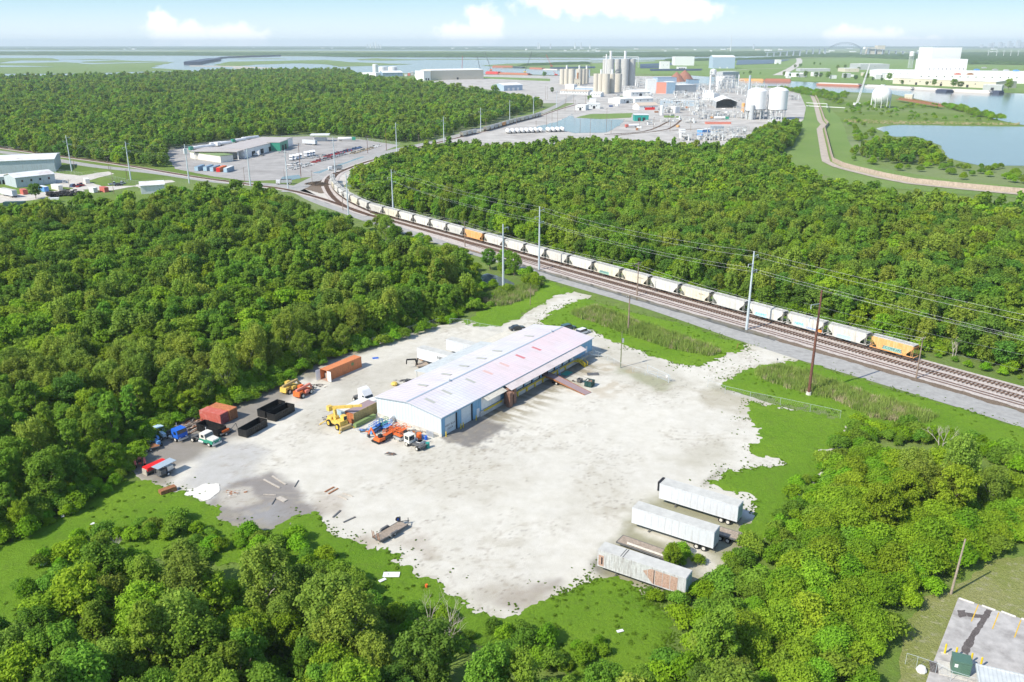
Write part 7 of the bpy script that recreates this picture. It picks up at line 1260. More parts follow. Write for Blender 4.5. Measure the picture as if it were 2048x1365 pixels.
b = MB(); q0 = P(1226, 172); zt = hp((1226, 172), 114); b.bar((q0.x - 22, q0.y, zt), (q0.x + 48, q0.y, zt), 1.2, 1.2).bar((q0.x + 48, q0.y, zt), (q0.x + 48, q0.y, zt - 20), 1, 1).bar((q0.x - 22, q0.y, zt - 5), (q0.x + 48, q0.y, zt - 3), .8, .8)
tag(b.build('conveyor_bridge', M['wall_pale']), 'pale conveyor pipe crossing the tops of the tallest silos', 'conveyor'); tank('thin white chimney against the tall grey silos', (1210.8, 173), 1.2, hp((1210.8, 173), 109), 'white', name='chimney', n=12, cat='chimney')
tank('rusty brown elevator leg in front of the left silo group', (1155, 176), 1.6, hp((1155, 176), 146), 'rust', name='elevator_tower', n=10, cat='tower')
bldg('pale square tower block in front of the left silo group', (1149, 178), (1160, 178), 10, 17, 'wall_tan', 'wall_tan', win=2); bldg('blue and white low building below the left silo group', (1130, 181), (1148, 181.5), 14, 10, 'wall_pale', 'roof_pale'); bldg('low blue-roofed shed between the two silo groups', (1150, 182.5), (1188, 184), 22, 6, 'wall_sky', 'roof_pale', 1, 'x'); bldg('long low office with a pale orange roof below the left silos', (1120, 188.5), (1176, 190), 20, 5, 'wall_pale', 'roof_brown', 2, 'x', win=10)
bldg('white hall with light blue gable right of the office with orange roof', (1180, 194), (1201, 194.5), 18, 5, 'wall_pale', 'roof_pale', 2, 'x', win=4); bldg('bright blue gabled shed with a pale roof behind the left wood', (1008, 182.5), (1045, 181), 34, 9.5, 'wall_sky', 'roof_pale', 3, 'x', door=3, dm='white')
bldg('large pale green warehouse with a white gable end near the shipyard', (862, 161), (967, 158.5), 55, 21, 'wall_tan', 'roof_pale', 2.5, 'x', door=1); bldg('white front annex with two dark doors of the large pale green warehouse', (848, 161.5), (861.6, 161.2), 50, 20, 'white', 'roof_pale', door=2)
bldg('white workshop with sloping roof beside white tanks at the edge of the wood', (766, 153.5), (806, 153), 50, 9, 'wall_steel_blue', 'roof_pale', 4, 'x', win=3); bldg('low white building left of the white tanks at the wood', (723, 152), (752, 153), 30, 8, 'white', 'roof_pale', win=3)
for x, y, r, H, l in ((751, 147, 7.5, 24, 'tallest of three white tanks behind the white workshop'), (766, 146, 12, 16, 'middle low white tank behind the white workshop'), (786, 146, 13, 16, 'right low white tank behind the white workshop')): tank(l, (x, y), r, H, 'white', dome=.12)
for i in range(6): bldg('small shed in the cluttered yard between the workshop and the pale green warehouse', (809 + i * 6.5, 153 - (i % 3)), (814 + i * 6.5, 153 - (i % 3)), 8, 5 + i % 3 * 2, ['wall_pale', 'red_box', 'wall_grey'][i % 3], 'roof_pale', grp='sheds by the pale green warehouse')
# ---- cement works with orange and blue cladding
bldg('orange clad block of the plant with blue upper storey', (1312, 187), (1333, 187.5), 30, hp((1320, 187), 165), 'salmon', 'wall_grey', win=0); bldg('blue clad block right of the orange one', (1333.2, 188), (1350, 188), 32, hp((1340, 188), 165), 'wall_steel_blue', 'roof_pale'); bldg('plain grey clad box of the plant with a white left side', (1351, 187.5), (1392, 186), 36, hp((1370, 187), 170.5), 'wall_grey', 'roof_pale', door=1)
bldg('blue grey penthouse storey above the orange block', (1314, 181.5), (1352, 181), 22, hp((1330, 181.5), 156), 'wall_sky', 'wall_steel_blue', win=2); bldg('white ribbed block at the left end of the orange plant', (1294, 187), (1311, 187), 24, hp((1300, 187), 160), 'wall_pale', 'roof_pale'); bldg('dark steel frame building behind the grey clad box', (1376, 180), (1397, 180), 24, hp((1385, 180), 160), 'wall_steel_blue', 'frame_grey')
for i, (x, y, r, H) in enumerate(((1352, 172, 26, 27), (1368, 171, 30, 30))): o = MB().lathe([(r, 8), (r * .5, H * .7), (0, H), ], n=14).build('ore_pile', M['rust_pile'], loc=P(x, y)); o.scale = (.7, .7, 1); tag(o, 'left conical rust brown pile behind the orange plant' if i == 0 else 'right conical rust brown pile behind the orange plant', 'pile')
# ---- process plant: frames, vessels, stacks
rp = random.Random(21)
def unit(lab, q, W_, D_, H_, m_='pipe_grey', grp='pipework units of the plant'):
    t = thing('process_unit', lab, 'plant unit', P(*q), rp.uniform(-.15, .15), grp); f = MB(); p_ = MB(); nx = max(1, int(W_ / 6)); nz = max(1, int(H_ / 5))
    for i in range(nx + 1):
        for y in (0, D_): f.bar((i * W_ / nx - W_ / 2, y, 0), (i * W_ / nx - W_ / 2, y, H_), .5, .5)
    for k in range(1, nz + 1):
        for y in (0, D_): f.bar((-W_ / 2, y, k * H_ / nz), (W_ / 2, y, k * H_ / nz), .4, .4)
    for k in range(int(W_ * .9)):
        x, y, z = rp.uniform(-W_ / 2, W_ / 2), rp.uniform(0, D_), rp.uniform(.5, H_); a = rp.randrange(3)
        if a == 0: p_.tube((x, y, 0), (x, y, z), rp.uniform(.25, 1.0), n=7)
        elif a == 1: p_.tube((x, y, z), (min(W_ / 2, x + rp.uniform(3, 10)), y, z), rp.uniform(.2, .9), n=7, m=1)
        else: p_.cbox((x, y, z), (rp.uniform(1, 4), rp.uniform(1, 3), rp.uniform(1, 3)), rp.randrange(2))
    f.build('steel_frame', M[m_], t); p_.build('pipework', [M['wall_pale'], M['pipe_grey']], t); return t
for i, (x, y, W_, D_, H_) in enumerate(((1400, 183, 20, 14, 12), (1420, 180, 30, 16, 10), (1440, 186, 30, 16, 16), (1455, 178, 26, 14, 24), (1470, 186, 28, 16, 22), (1488, 190, 20, 14, 16), (1500, 178, 34, 16, 12), (1380, 196, 26, 14, 8), (1362, 192, 22, 12, 7), (1520, 184, 24, 14, 12), (1535, 200, 20, 14, 14), (1516, 205, 14, 12, 12), (1528, 236, 22, 12, 16), (1495, 238, 26, 12, 12), (1395, 224, 22, 12, 16), (1350, 222, 26, 14, 14), (1415, 212, 18, 10, 10), (1370, 212, 28, 10, 9), (1450, 236, 26, 10, 7), (1330, 208, 26, 10, 8), (1272, 168, 40, 20, 14), (1288, 176, 30, 16, 16), (1260, 182, 26, 14, 8), (1418, 282, 30, 10, 6), (1450, 276, 26, 10, 8), (1470, 282, 28, 12, 6), (1385, 282, 20, 8, 6), (1480, 270, 16, 8, 7), (1570, 178, 22, 12, 8), (1412, 198, 30, 12, 9), (1445, 200, 16, 10, 9), (1300, 250, 10, 6, 4))): unit('grey tangle of pipes and steel frames in the process plant', (x, y), W_, D_, H_)
for i in range(46): x = rp.uniform(1290, 1590); y = rp.uniform(178, 250); (None if (1268 < x < 1325 and y > 205) or (1425 < x < 1480 and y > 200) or (x < 1400 and y < 192) or (x > 1560 and y > 205) else unit('small grey bundle of pipes and steel posts in the process plant', (x, y), rp.uniform(6, 20), rp.uniform(4, 9), rp.uniform(3, 9), grp='small pipe bundles of the plant'))
for i in range(40): x = rp.uniform(1120, 1480); y = rp.uniform(190, 262); (None if x < 1270 and y > 224 else tag(MB().box(-2.4, 2.4, -1.1, 1.1, .3, rp.uniform(1.2, 2.6)).build('yard_clutter', M[rp.choice(['white', 'wall_grey', 'car_blue', 'rust', 'hop_orange', 'wall_pale'])], loc=P(x, y), rz=rp.uniform(0, 3)), 'small box or crate standing in the open plant yard', 'crate', 'crates in the plant yard'))
tw = thing('process_tower', 'slim open steel tower with a round vessel on top behind the white box', 'tower', P(1424, 178), 0); h = hp((1424, 178), 140); b = MB()
for x, y in ((-5, -5), (5, -5), (5, 5), (-5, 5)): b.bar((x, y, 0), (x, y, h), .6, .6)
for k in range(8): b.box(-5.3, 5.3, -5.3, 5.3, k * h / 8, k * h / 8 + .5)
b.build('frame', M['pipe_grey'], tw); MB().lathe([(0, h - 12), (3.5, h - 11), (5.5, h - 8), (5.5, h), (0, h + 2)], n=14).build('vessel', M['wall_pale'], tw)
bldg('white block carrying a row of five small stacks in the process plant', (1405, 200), (1427, 201), 18, hp((1415, 200), 187), 'white', 'wall_pale')
for i in range(5): tank('small white stack in the row on the white block', (1406.5 + i * 4.4, 199), 1.3, hp((1406, 199), 181 - .5 * (i % 2)), 'white', name='small_stack', n=8, grp='row of five small stacks', cat='chimney')
for l, q, r, yt, m_ in (('white chimney rising behind the row of small stacks', (1419, 190), 1.3, 151, 'white'), ('tall pale blue stack with a swollen base left of the big white tanks', (1496.5, 196), 1.7, 151.5, 'steel_blue'), ('thin white mast stack beside the elevated white box', (1476, 180), 1.0, 150, 'white'), ('slender white column at the teal canopy', (1323, 231), 2.1, 212, 'white'), ('pale grey column in front of the left big white tank', (1502.5, 240), 2.4, 211, 'wall_grey'), ('pale tan column left of the big white tanks', (1485.5, 226), 2.0, 207, 'hop_orange'), ('upright white vessel in the process plant', (1435, 182), 3.6, 162, 'white')): tank(l, q, r, hp(q, yt), m_, name='stack', n=12, cat='chimney')
bldg('elevated white box house on steel legs in the process plant', (1447, 177), (1469, 176), 20, hp((1458, 177), 154), 'wall_pale', 'roof_pale'); bldg('low white plant building with louvres on the roof by the canal', (1445, 158), (1478, 157), 26, 15, 'wall_grey', 'wall_pale', win=5)
tank('left of the two big white tanks on legs', (1510, 238.5), 10.6, hp((1510, 238.5), 182), 'white', leg=hp((1510, 238.5), 219), dome=.32, grp='big white tanks on legs'); tank('right of the two big white tanks on legs', (1552, 239), 10.4, hp((1552, 239), 181), 'white', leg=hp((1552, 239), 220), dome=.32, grp='big white tanks on legs'); tank('slim white tank joined to the front of the left big tank', (1498, 239), 4.6, hp((1498, 239), 197), 'white', leg=9, dome=.2)
t = thing('storage_tent', 'open ended pale tent hall with a dark inside in the process plant', 'tent', P(1432, 217), 0); A = P(1432, 217); B_ = P(1474, 217.5); L = (B_ - A).length; hh = hp((1432, 217), 204); rr_ = hp((1450, 217), 196); D_ = 55
r = MB(); r.prism([(0, hh), (L / 2, rr_), (L / 2, rr_ + .5), (0, hh + .5)], 0, D_).prism([(L, hh), (L / 2, rr_), (L / 2, rr_ + .5), (L, hh + .5)], 0, D_); r.build('roof', M['roof_pale'], t); MB().box(-.2, 0, 0, D_, 0, hh).box(L, L + .2, 0, D_, 0, hh).box(0, L, D_, D_ + .2, 0, hh).build('wall', M['wall_grey'], t); t.rotation_euler.z = -.12
for l, a, b_, dp, H, wl__, rf_, g_, rn, wi, do in (('long white arched hall beside the orange plant', (1262, 193), (1300, 192), 26, 6, 'wall_pale', 'roof_pale', 3, 'x', 5, 1), ('white hall left of the red fronted fire house', (1240, 208), (1270, 206), 22, 6, 'wall_pale', 'roof_pale', 2, 'x', 2, 1), ('second white hall behind the red fronted fire house', (1270, 207), (1306, 206), 20, 6, 'wall_pale', 'roof_pale', 2, 'x', 2, 0), ('white fire house with red doors and a tan roof', (1278, 221), (1316, 220), 18, 5.5, 'white', 'roof_brown', 3, 'x', 2, 0), ('long pale blue shed row right of the fire house', (1320, 212), (1398, 213), 14, 7, 'steel_blue', 'wall_pale', 0, 'x', 6, 0), ('teal open canopy building at the pond', (1269, 243), (1297, 243), 14, 6.5, 'teal', 'wall_pale', 0, 'x', 0, 2), ('white transformer block in the plant yard', (1338, 226), (1350, 227), 8, 7, 'white', 'roof_pale', 0, 'x', 0, 0), ('cream house left of its twin behind the pond', (1150, 221), (1171, 221.5), 18, 6, 'wall_pale', 'roof_pale', 0, 'x', 2, 1), ('cream house right of its twin behind the pond', (1176, 218), (1200, 218), 18, 6, 'wall_pale', 'roof_pale', 0, 'x', 2, 1), ('grey blue steel cabin at the tree edge of the plant', (1425, 267), (1447, 267), 10, 6, 'wall_steel_blue', 'wall_grey', 0, 'x', 2, 0), ('bright blue container in the pipe storage yard', (1404, 272), (1425, 270), 6, 5, 'blue_mid', 'wall_pale', 0, 'x', 0, 0), ('small white box hut in the pipe storage yard', (1360, 277), (1370, 277), 8, 7, 'white', 'white', 0, 'x', 1, 0), ('white pipe bundle at the edge of the plant', (1395, 280), (1432, 280), 3, 2.4, 'white', 'white', 0, 'x', 0, 0), ('pink red low rack in front of the tent hall', (1412, 249), (1462, 249), 6, 1.6, 'salmon', 'salmon', 0, 'x', 0, 0), ('small white shed in front of the dark tall pole', (1180, 205), (1192, 205), 10, 5, 'white', 'roof_pale', 0, 'x', 0, 0), ('small white hut in the gravel of the plant yard', (1232, 203), (1239, 203), 8, 4.5, 'white', 'roof_pale', 0, 'x', 1, 0)):
    t = bldg(l, a, b_, dp, H, wl__, rf_, g_, rn, win=wi, door=do, name='industrial_building')
    if 'fire house' in l and 'red doors' in l: MB().box(8, 22, -.3, -.1, 0, 3.2).build('red_door', M['red'], t)
for i, (x, y, m1, m2, l) in enumerate(((1256, 256, 'white', 'red_box', 'silver tank lorry with a red cab by the pond'), (1428, 240, 'white', 'green', 'white tank lorry with a green end in front of the tent hall'))):
    t = thing('tank_lorry', l, 'truck', P(x, y), .35 if i == 0 else 0); o = MB().tube((0, 0, 2.2), (12, 0, 2.2), 1.3, n=14).build('tank', M[m1], t); smooth_tubes(o); MB().box(-3 if i == 0 else 12.1, -.2 if i == 0 else 16, -1.3, 1.3, .8, 3.4).build('cab', M[m2], t); wheels(t, [(x_, y_) for x_ in (-1.6 if i == 0 else 14, 9, 10.5) for y_ in (-1, 1)], .55, .5)
for i in range(12):
    x = 1016 + i * 9.3 + (6 if i > 7 else 0); y = 267.5 - i * .35
    t = thing('gas_tank', 'white bullet tank in the row along the near side of the plant pond', 'tank', P(x, y), R(100), 'white bullet tanks by the pond'); o = MB().lathe([(0, -5.2), (1.2, -4.8), (1.9, -3.8), (1.95, 3.8), (1.2, 4.8), (0, 5.2)], n=14).build('shell', M['white'], t); o.rotation_euler = (0, math.pi / 2, 0); o.location = (0, 0, 2.6); smooth_tubes(o); MB().box(-3, -2.4, -1.2, 1.2, 0, 1.4).box(2.4, 3, -1.2, 1.2, 0, 1.4).build('saddle', M['frame_grey'], t)
# ---- sphere, crane, jetty
q = (1760, 215.5); Rs = 12.2; t = thing('gas_sphere', 'big white gas sphere on legs beside the river', 'tank', P(*q)); cz = hp(q, 191); o = MB().lathe([(Rs * math.sin(a * math.pi / 18), -Rs * math.cos(a * math.pi / 18)) for a in range(19)], (0, 0, cz), 28).build('sphere', M['white'], t, smooth=True); b = MB()
for i in range(10): a = i * .628; b.tube((math.cos(a) * Rs * .98, math.sin(a) * Rs * .98, 0), (math.cos(a) * Rs * .98, math.sin(a) * Rs * .98, cz + 1), .4, n=6)
b.lathe([(3, cz + Rs - .3), (3, cz + Rs + 1.2), (2.6, cz + Rs + 1.2)], n=12); b.build('support_legs', M['wall_pale'], t)
def crane(lab, q, top, m_, mb_, w_=1.2):
    t = thing('crawler_crane', lab, 'crane', P(*q)); A = P(*q); zt = hp(q, top[1]); r_ = ray(*top); x_ = r_.x / r_.y * A.y - A.x; b = MB()
    tip = Vector((x_, 0, zt)); base = Vector((0, 0, 2.5)); d = tip - base; s = d.orthogonal().normalized() * w_ * .5; u_ = d.normalized().cross(s)
    for v in (s + u_, s - u_, -s + u_, -s - u_): b.bar(base + v, tip + v * .4, .35, .35)
    n = 14
    for k in range(n): a, c = base.lerp(tip, k / n), base.lerp(tip, (k + 1) / n); b.bar(a + s, c - s, .2, .2); b.bar(a + u_, c - u_, .2, .2)
    b.build('boom', M[m_], t); MB().box(-4, 4, -2.5, 2.5, 1.5, 4.5).build('cab', M[mb_], t); MB().box(-4, 4, -3.5, -2.2, 0, 1.5).box(-4, 4, 2.2, 3.5, 0, 1.5).build('track', M['frame_grey'], t)
crane('white boomed crane standing beside the gas sphere', (1713, 213), (1740, 127), 'white', 'white', 2.0); crane('dark lattice crane left of its neighbour in the shipyard', (961, 144), (954, 112), 'frame_grey', 'frame_grey'); crane('taller dark lattice crane in the shipyard', (982, 142), (970, 104.5), 'frame_grey', 'orange'); crane('dark crane leaning right over the barges', (1050, 146), (1064, 103.5), 'frame_grey', 'yellow'); crane('red lattice crane beyond the canal', (1103, 134), (1092, 109), 'crane_red', 'crane_red', 3); crane('small red crane near the left silo group', (1112, 152), (1107, 143), 'crane_red', 'crane_red'); crane('thin red and white boom in the shipyard', (924, 141), (925, 112), 'crane_red', 'crane_red')
for i, (a, b_, h, m_, l) in enumerate((((985, 135.5), (1027, 135.8), 8, 'barge_rust', 'long rust red barge moored below the far bank'), ((1028, 136.5), (1048, 137), 6, 'dark_steel', 'dark low barge beside the long rust red one'), ((1062, 138.5), (1088, 139.5), 6, 'barge_rust', 'red barge in the middle of the canal'), ((1089, 140), (1118, 141), 4, 'barge_pale', 'pale flat barge right of the red one in the canal'), ((975, 148), (1000, 149), 8, 'crane_red', 'red work barge in the shipyard'), ((1001, 149), (1060, 151), 6, 'barge_rust', 'cluttered brown work barge in the shipyard'), ((1478, 162.2), (1528, 163), 6, 'hop_orange', 'yellowish barge moored left of the rust red ones on the river'), ((1529, 163), (1582, 163.8), 7, 'barge_rust', 'rust red barge moored on the river behind the big tanks'), ((1636, 170.5), (1722, 173.5), 6, 'barge_pale', 'long pink grey barge tow on the river above the levee'), ((1735, 174), (1830, 179.5), 5, 'barge_pale', 'long pale barge tow behind the gas sphere'), ((1830, 179), (1905, 184), 5, 'barge_pale', 'middle part of the pale barge row along the right bank'), ((1905, 184), (1985, 188), 6, 'barge_pale', 'right end of the pale barge row along the right bank'), ((1986, 187.5), (2003, 188.3), 6, 'dark_steel', 'dark push boat at the right end of the barge row'), ((1878, 183.5), (1900, 185), 5, 'dark_steel', 'dark push boat alongside the pale barge row'))):
    A, B_ = P(*a), P(*b_); d = B_ - A; t = thing('barge' if 'push' not in l else 'push_boat', l, 'boat', (A.x, A.y, .2), math.atan2(d.y, d.x)); L = d.length; MB().prism([(0, .6), (L * .04, 0), (L * .96, 0), (L, .6), (L, h * .5), (0, h * .5)], -8, 8).build('hull', M['barge_rust' if m_ == 'barge_pale' and i == 8 else m_], t); MB().box(L * .04, L * .96, -6.5, 6.5, h * .5, h * .8).build('cargo_cover' if 'push' not in l else 'deckhouse', M[m_], t)
b = MB()
for k in range(24): p_ = P(1800, 200).lerp(P(1882, 213), k / 23); b.box(p_.x - 1, p_.x + 1, p_.y - 3, p_.y + 3, 0, 3).bar((p_.x, p_.y - 3, 0), (p_.x, p_.y - 3, 5), .4, .4)
b.bar(P(1796, 199, 3), P(1884, 213.5, 3), 6, .6); tag(b.build('jetty', M['rust']), 'broken old brown jetty running along the river right of the gas sphere', 'jetty')
bldg('small pale hut at the landward end of the old jetty', (1808, 199), (1824, 199.5), 12, 7, 'wall_tan', 'roof_pale')
b = MB()
for A, B_, h in (((1613, 206), (1654, 208), 6), ((1654, 208), (1654, 216), 6)):
    b.bar(P(*A, h), P(*B_, h), .6, .6); b.bar(P(*A, 0), P(*A, h), .6, .6); b.bar(P(*B_, 0), P(*B_, h), .6, .6)
b.bar(P(1613, 212, 1), P(1690, 216, 1), .8, .8); tag(b.build('pipe_crossing', M['wall_pale']), 'white pipe bridge stepping over the levee path', 'pipe bridge')
# ---- white factory on the right bank
bldg('tall windowed white assembly tower above the factory', (1856, 158), (1914, 158), 70, hp((1880, 158), 95), 'white', 'steel_blue', win=6, par=2, name='factory_tower'); bldg('lower white block attached in front of the tall white tower', (1850, 161), (1929, 161), 60, hp((1890, 161), 119), 'white', 'white', win=9, door=2, name='factory_building')
for l, a, b_, dp, H, wi in (('very long low white factory hall stretching to the right edge', (1830, 164), (2060, 168), 150, 21, 14), ('low white factory wing left of the tall tower', (1738, 153), (1850, 155), 110, 15, 8), ('white factory wing with a row of roof vents', (1770, 160), (1835, 163), 50, 13, 6), ('pale grey factory hall behind the left wing', (1720, 140), (1778, 140), 90, 17, 1), ('white box shaped hall in front of the left wing', (1762, 159), (1782, 159), 30, 14, 1), ('low tan hall left of the factory among trees', (1690, 144.5), (1718, 144.5), 60, 10, 2), ('long low grey shed at the left of the factory grounds', (1600, 143.5), (1660, 143.5), 40, 8, 0)): bldg(l, a, b_, dp, H, 'white' if 'white' in l else ('wall_tan' if 'tan' in l else 'wall_grey'), 'roof_pale', win=wi, name='factory_building')
bldg('long tan riverside warehouse with a pale roof', (1785, 168), (1990, 178), 60, 12, 'wall_tan', 'roof_pale', 2, 'x', win=9, door=3, name='factory_building'); bldg('small open white canopy at the right end of the tan riverside warehouse', (1965, 181), (2003, 182), 25, 9, 'wall_grey', 'roof_pale', door=1)
for i in range(14): x = 1575 + i * 21 + (i % 3) * 4; y = 157 - (i % 4) * 2.2 + i * .25; bldg('small pale works building between the river trees and the factory', (x, y), (x + 7 + i % 3 * 3, y), 16, 5 + i % 3 * 2.5, ['wall_pale', 'wall_grey', 'white', 'wall_tan'][i % 4], 'roof_pale', grp='small works buildings by the factory')
for i, (x, y, m_) in enumerate(((1895, 134, 'wall_steel_blue'), (1953, 141, 'blue_mid'), (1990, 141, 'wall_grey'), (2012, 142, 'wall_grey'), (2032, 143, 'blue_mid'), (1968, 137, 'wall_grey'), (1940, 150, 'rust'), (1915, 150, 'red_box'))):
    A = P(x, y, 21.5); o = MB().box(-5, 5, -4, 4, 0, 2.4).box(-3, 3, -2, 2, 2.4, 3.2).build('roof_unit', M[m_], loc=tuple(A)); tag(o, 'machinery unit on the roof of the long white factory hall', 'machinery', 'roof units of the factory')
for x, y, r in ((1590, 154, 11), (1604, 154, 11), (1575, 153, 9)): tank('low white round tank behind the river trees', (x, y), r, 9, 'white', dome=.1, grp='low white tanks by the river')
t = tank('white water tower on thin legs left of the tall white factory tower', (1820, 137), 8, hp((1820, 137), 105), 'white', leg=hp((1820, 137), 113), dome=.4, name='water_tower', cat='tower'); tank('small far white water tower beyond the arched bridge', (1727, 114), 9, hp((1727, 114), 95), 'white', leg=hp((1727, 114), 99), dome=.3, name='water_tower', cat='tower')
bldg('blue and white hangar in the green field behind the plant', (1425, 137.5), (1469, 137.5), 60, 36, 'wall_sky', 'roof_pale', 6, 'x', door=2, dm='wall_pale', name='hangar'); bldg('white twin hangar in the green field', (1349, 131.5), (1388, 131.5), 60, 32, 'white', 'roof_pale', name='hangar'); bldg('smaller white hall left of the twin hangar', (1321, 139), (1339, 139), 30, 24, 'white', 'roof_pale', win=2, name='hangar'); bldg('lone white hut at the right end of the solar field', (1552, 128.5), (1562, 128.5), 25, 17, 'white', 'roof_pale')
bldg('low white shed with dark openings in front of the white twin hangar', (1355, 139.5), (1373, 139.5), 20, 8, 'white', 'roof_pale', door=3)
for i, q in enumerate(([(1280, 133.5), (1345, 131), (1345, 127.2), (1280, 130)], [(1280, 137.5), (1322, 137), (1322, 134.5), (1280, 134.8)], [(1300, 142.5), (1400, 142), (1405, 139.8), (1300, 140.2)], [(1472, 130.5), (1545, 128), (1580, 120.5), (1475, 121)], [(1190, 137), (1100, 139), (1100, 137), (1190, 135)])):
    b = MB(); q = [P(*p) for p in q]; n = 14
    for k in range(n): a0, b0 = q[0].lerp(q[3], k / n), q[1].lerp(q[2], k / n); a1, b1 = q[0].lerp(q[3], (k + .75) / n), q[1].lerp(q[2], (k + .75) / n); b.add([a0 + Vector((0, 0, 1)), b0 + Vector((0, 0, 1)), b1 + Vector((0, 0, 3)), a1 + Vector((0, 0, 3)), a0 + Vector((0, 0, .8)), b0 + Vector((0, 0, .8)), b1 + Vector((0, 0, 2.8)), a1 + Vector((0, 0, 2.8))], [(0, 1, 2, 3), (4, 7, 6, 5), (0, 4, 5, 1), (2, 6, 7, 3)])
    tag(b.build('solar_array', M['solar']), ['dark solar field left of the white twin hangar', 'small dark solar strip left of the smaller white hall', 'narrow dark solar strip in front of the white hangars', 'large dark solar field right of the blue hangar', 'dark strip of panels left of the silos'][i], 'solar panels')
# ---- arched bridge, far plants, skyline
def seg(b, a, c, w_, h_): b.bar(a, c, w_, h_)
Yb = P(1690, 112.5).y; t = thing('arch_bridge', 'far steel arch bridge on the horizon left of the factory tower', 'bridge', (0, Yb, 0)); X_ = lambda x: (x - 1024) * Yb / (F_PX * math.cos(PITCH) + (682.5 - 105) * math.sin(PITCH)); zd = hp((1690, 112.5), 96.5)
b = MB(); b.bar((X_(1655), 0, zd), (X_(1722), 0, zd), 20, 3).bar((X_(1530), 0, zd * .40), (X_(1655), 0, zd), 16, 3).bar((X_(1722), 0, zd), (X_(1850), 0, zd * .35), 16, 3); b.build('deck', M['bridge_steel'], t)
b = MB(); x0, x1 = X_(1655), X_(1722); za = hp((1690, 112.5), 85); pr = None
for k in range(17):
    u_ = k / 16; x = x0 + (x1 - x0) * u_; z = zd + (za - zd) * (1 - (2 * u_ - 1) ** 2); z2 = zd - 3 + (za - zd - 6) * (1 - (2 * u_ - 1) ** 2)
    if pr: b.bar(pr[0], (x, 0, z), 8, 2.2).bar(pr[1], (x, 0, z2), 8, 2.0).bar(pr[1], (x, 0, z), 2, 1.2)
    b.bar((x, 0, z2), (x, 0, zd), 1.5, 1); pr = ((x, 0, z), (x, 0, z2))
b.build('arch', M['bridge_steel'], t); b = MB()
for x, z in [(1650, zd), (1722, zd)] + [(1535 + 13 * k, zd * (.40 + .6 * k * 13 / 120)) for k in range(9)] + [(1736 + 14 * k, zd * (1 - .65 * k * 14 / 128)) for k in range(9)]: b.box(X_(x) - 3, X_(x) + 3, -9, 9, 0, z)
b.build('pier', M['bridge_steel'], t)
bldg('left block of the far tan power plant beside the arched bridge', (1735, 112.5), (1750, 112.5), 50, 55, 'wall_tan', 'wall_grey', name='power_plant'); bldg('right taller block of the far tan power plant', (1753, 112.5), (1768, 112.5), 50, 68, 'wall_tan', 'wall_grey', name='power_plant')
rc = random.Random(4)
def farbox(x, y, wpx, H, m_, lab, grp, name='far_building', cat='building'):
    A, B_ = P(x, y), P(x + wpx, y); o = MB().box(0, (B_ - A).length, 0, 60, 0, H).build(name, M[m_], loc=A); tag(o, lab, cat, grp)
for i in range(26): farbox(rc.uniform(1040, 1560), rc.uniform(98, 103.5), rc.uniform(2, 9), rc.uniform(8, 18), rc.choice(['white', 'wall_pale', 'wall_tan']), 'tiny pale building in the far town behind the silos', 'far town buildings behind the silos')
for i in range(14): farbox(rc.uniform(20, 1000), rc.uniform(96.5, 100), rc.uniform(2, 7), rc.uniform(10, 22), 'white', 'tiny pale building on the far left horizon', 'far buildings on the left horizon')
for i in range(12): farbox(rc.uniform(1600, 2040), rc.uniform(98, 112), rc.uniform(3, 10), rc.uniform(8, 16), 'white', 'tiny pale building in the far woods behind the factory', 'far buildings behind the factory')
for i, (x, w_, yt) in enumerate(((1962, 4, 89), (1978, 5, 87), (1985, 3, 85), (1998, 5, 84), (2005, 4, 87), (2016, 5, 82), (2022, 4, 86), (2034, 6, 80), (2042, 4, 84), (2050, 6, 78))): farbox(x, 97, w_, CAM_H + ray(x, yt).z / ray(x, yt).y * P(x, 97).y, 'city', 'hazy city tower on the right horizon', 'hazy city towers on the right horizon', 'city_tower', 'tower')
for i, (x, yt) in enumerate(((735, 89), (741, 88), (747, 85), (752, 84), (757, 88), (762, 89), (1076, 86), (1079, 87), (1101, 88), (1150, 86), (1162, 85), (1180, 88), (1507, 88), (1461, 71))):
    A = P(x, 98 if i < 13 else 103); H = CAM_H + ray(x, yt).z / ray(x, yt).y * A.y; o = MB().tube((0, 0, 0), (0, 0, H), 14 if i < 13 else 6, 8 if i < 13 else 2, 6).build('far_stack', M['wall_pale' if i % 2 else 'city'], loc=A); tag(o, 'slim hazy stack on the horizon' if i < 13 else 'tall thin hazy lattice mast on the horizon right of the silos', 'chimney' if i < 13 else 'mast', 'hazy stacks on the horizon' if i < 13 else None)
for i, x in enumerate((1975, 1992, 2006, 2020, 2035)):
    A = P(x, 116); o = MB().tube((0, 0, 0), (0, 0, 45), 2.2, .8, 5).bar((-10, 0, 40), (10, 0, 40), 1, 1).bar((-8, 0, 34), (8, 0, 34), 1, 1).build('pylon', M['wall_pale'], loc=A); tag(o, 'pale power pylon in the woods right of the factory', 'pylon', 'pale pylons in the far right woods')
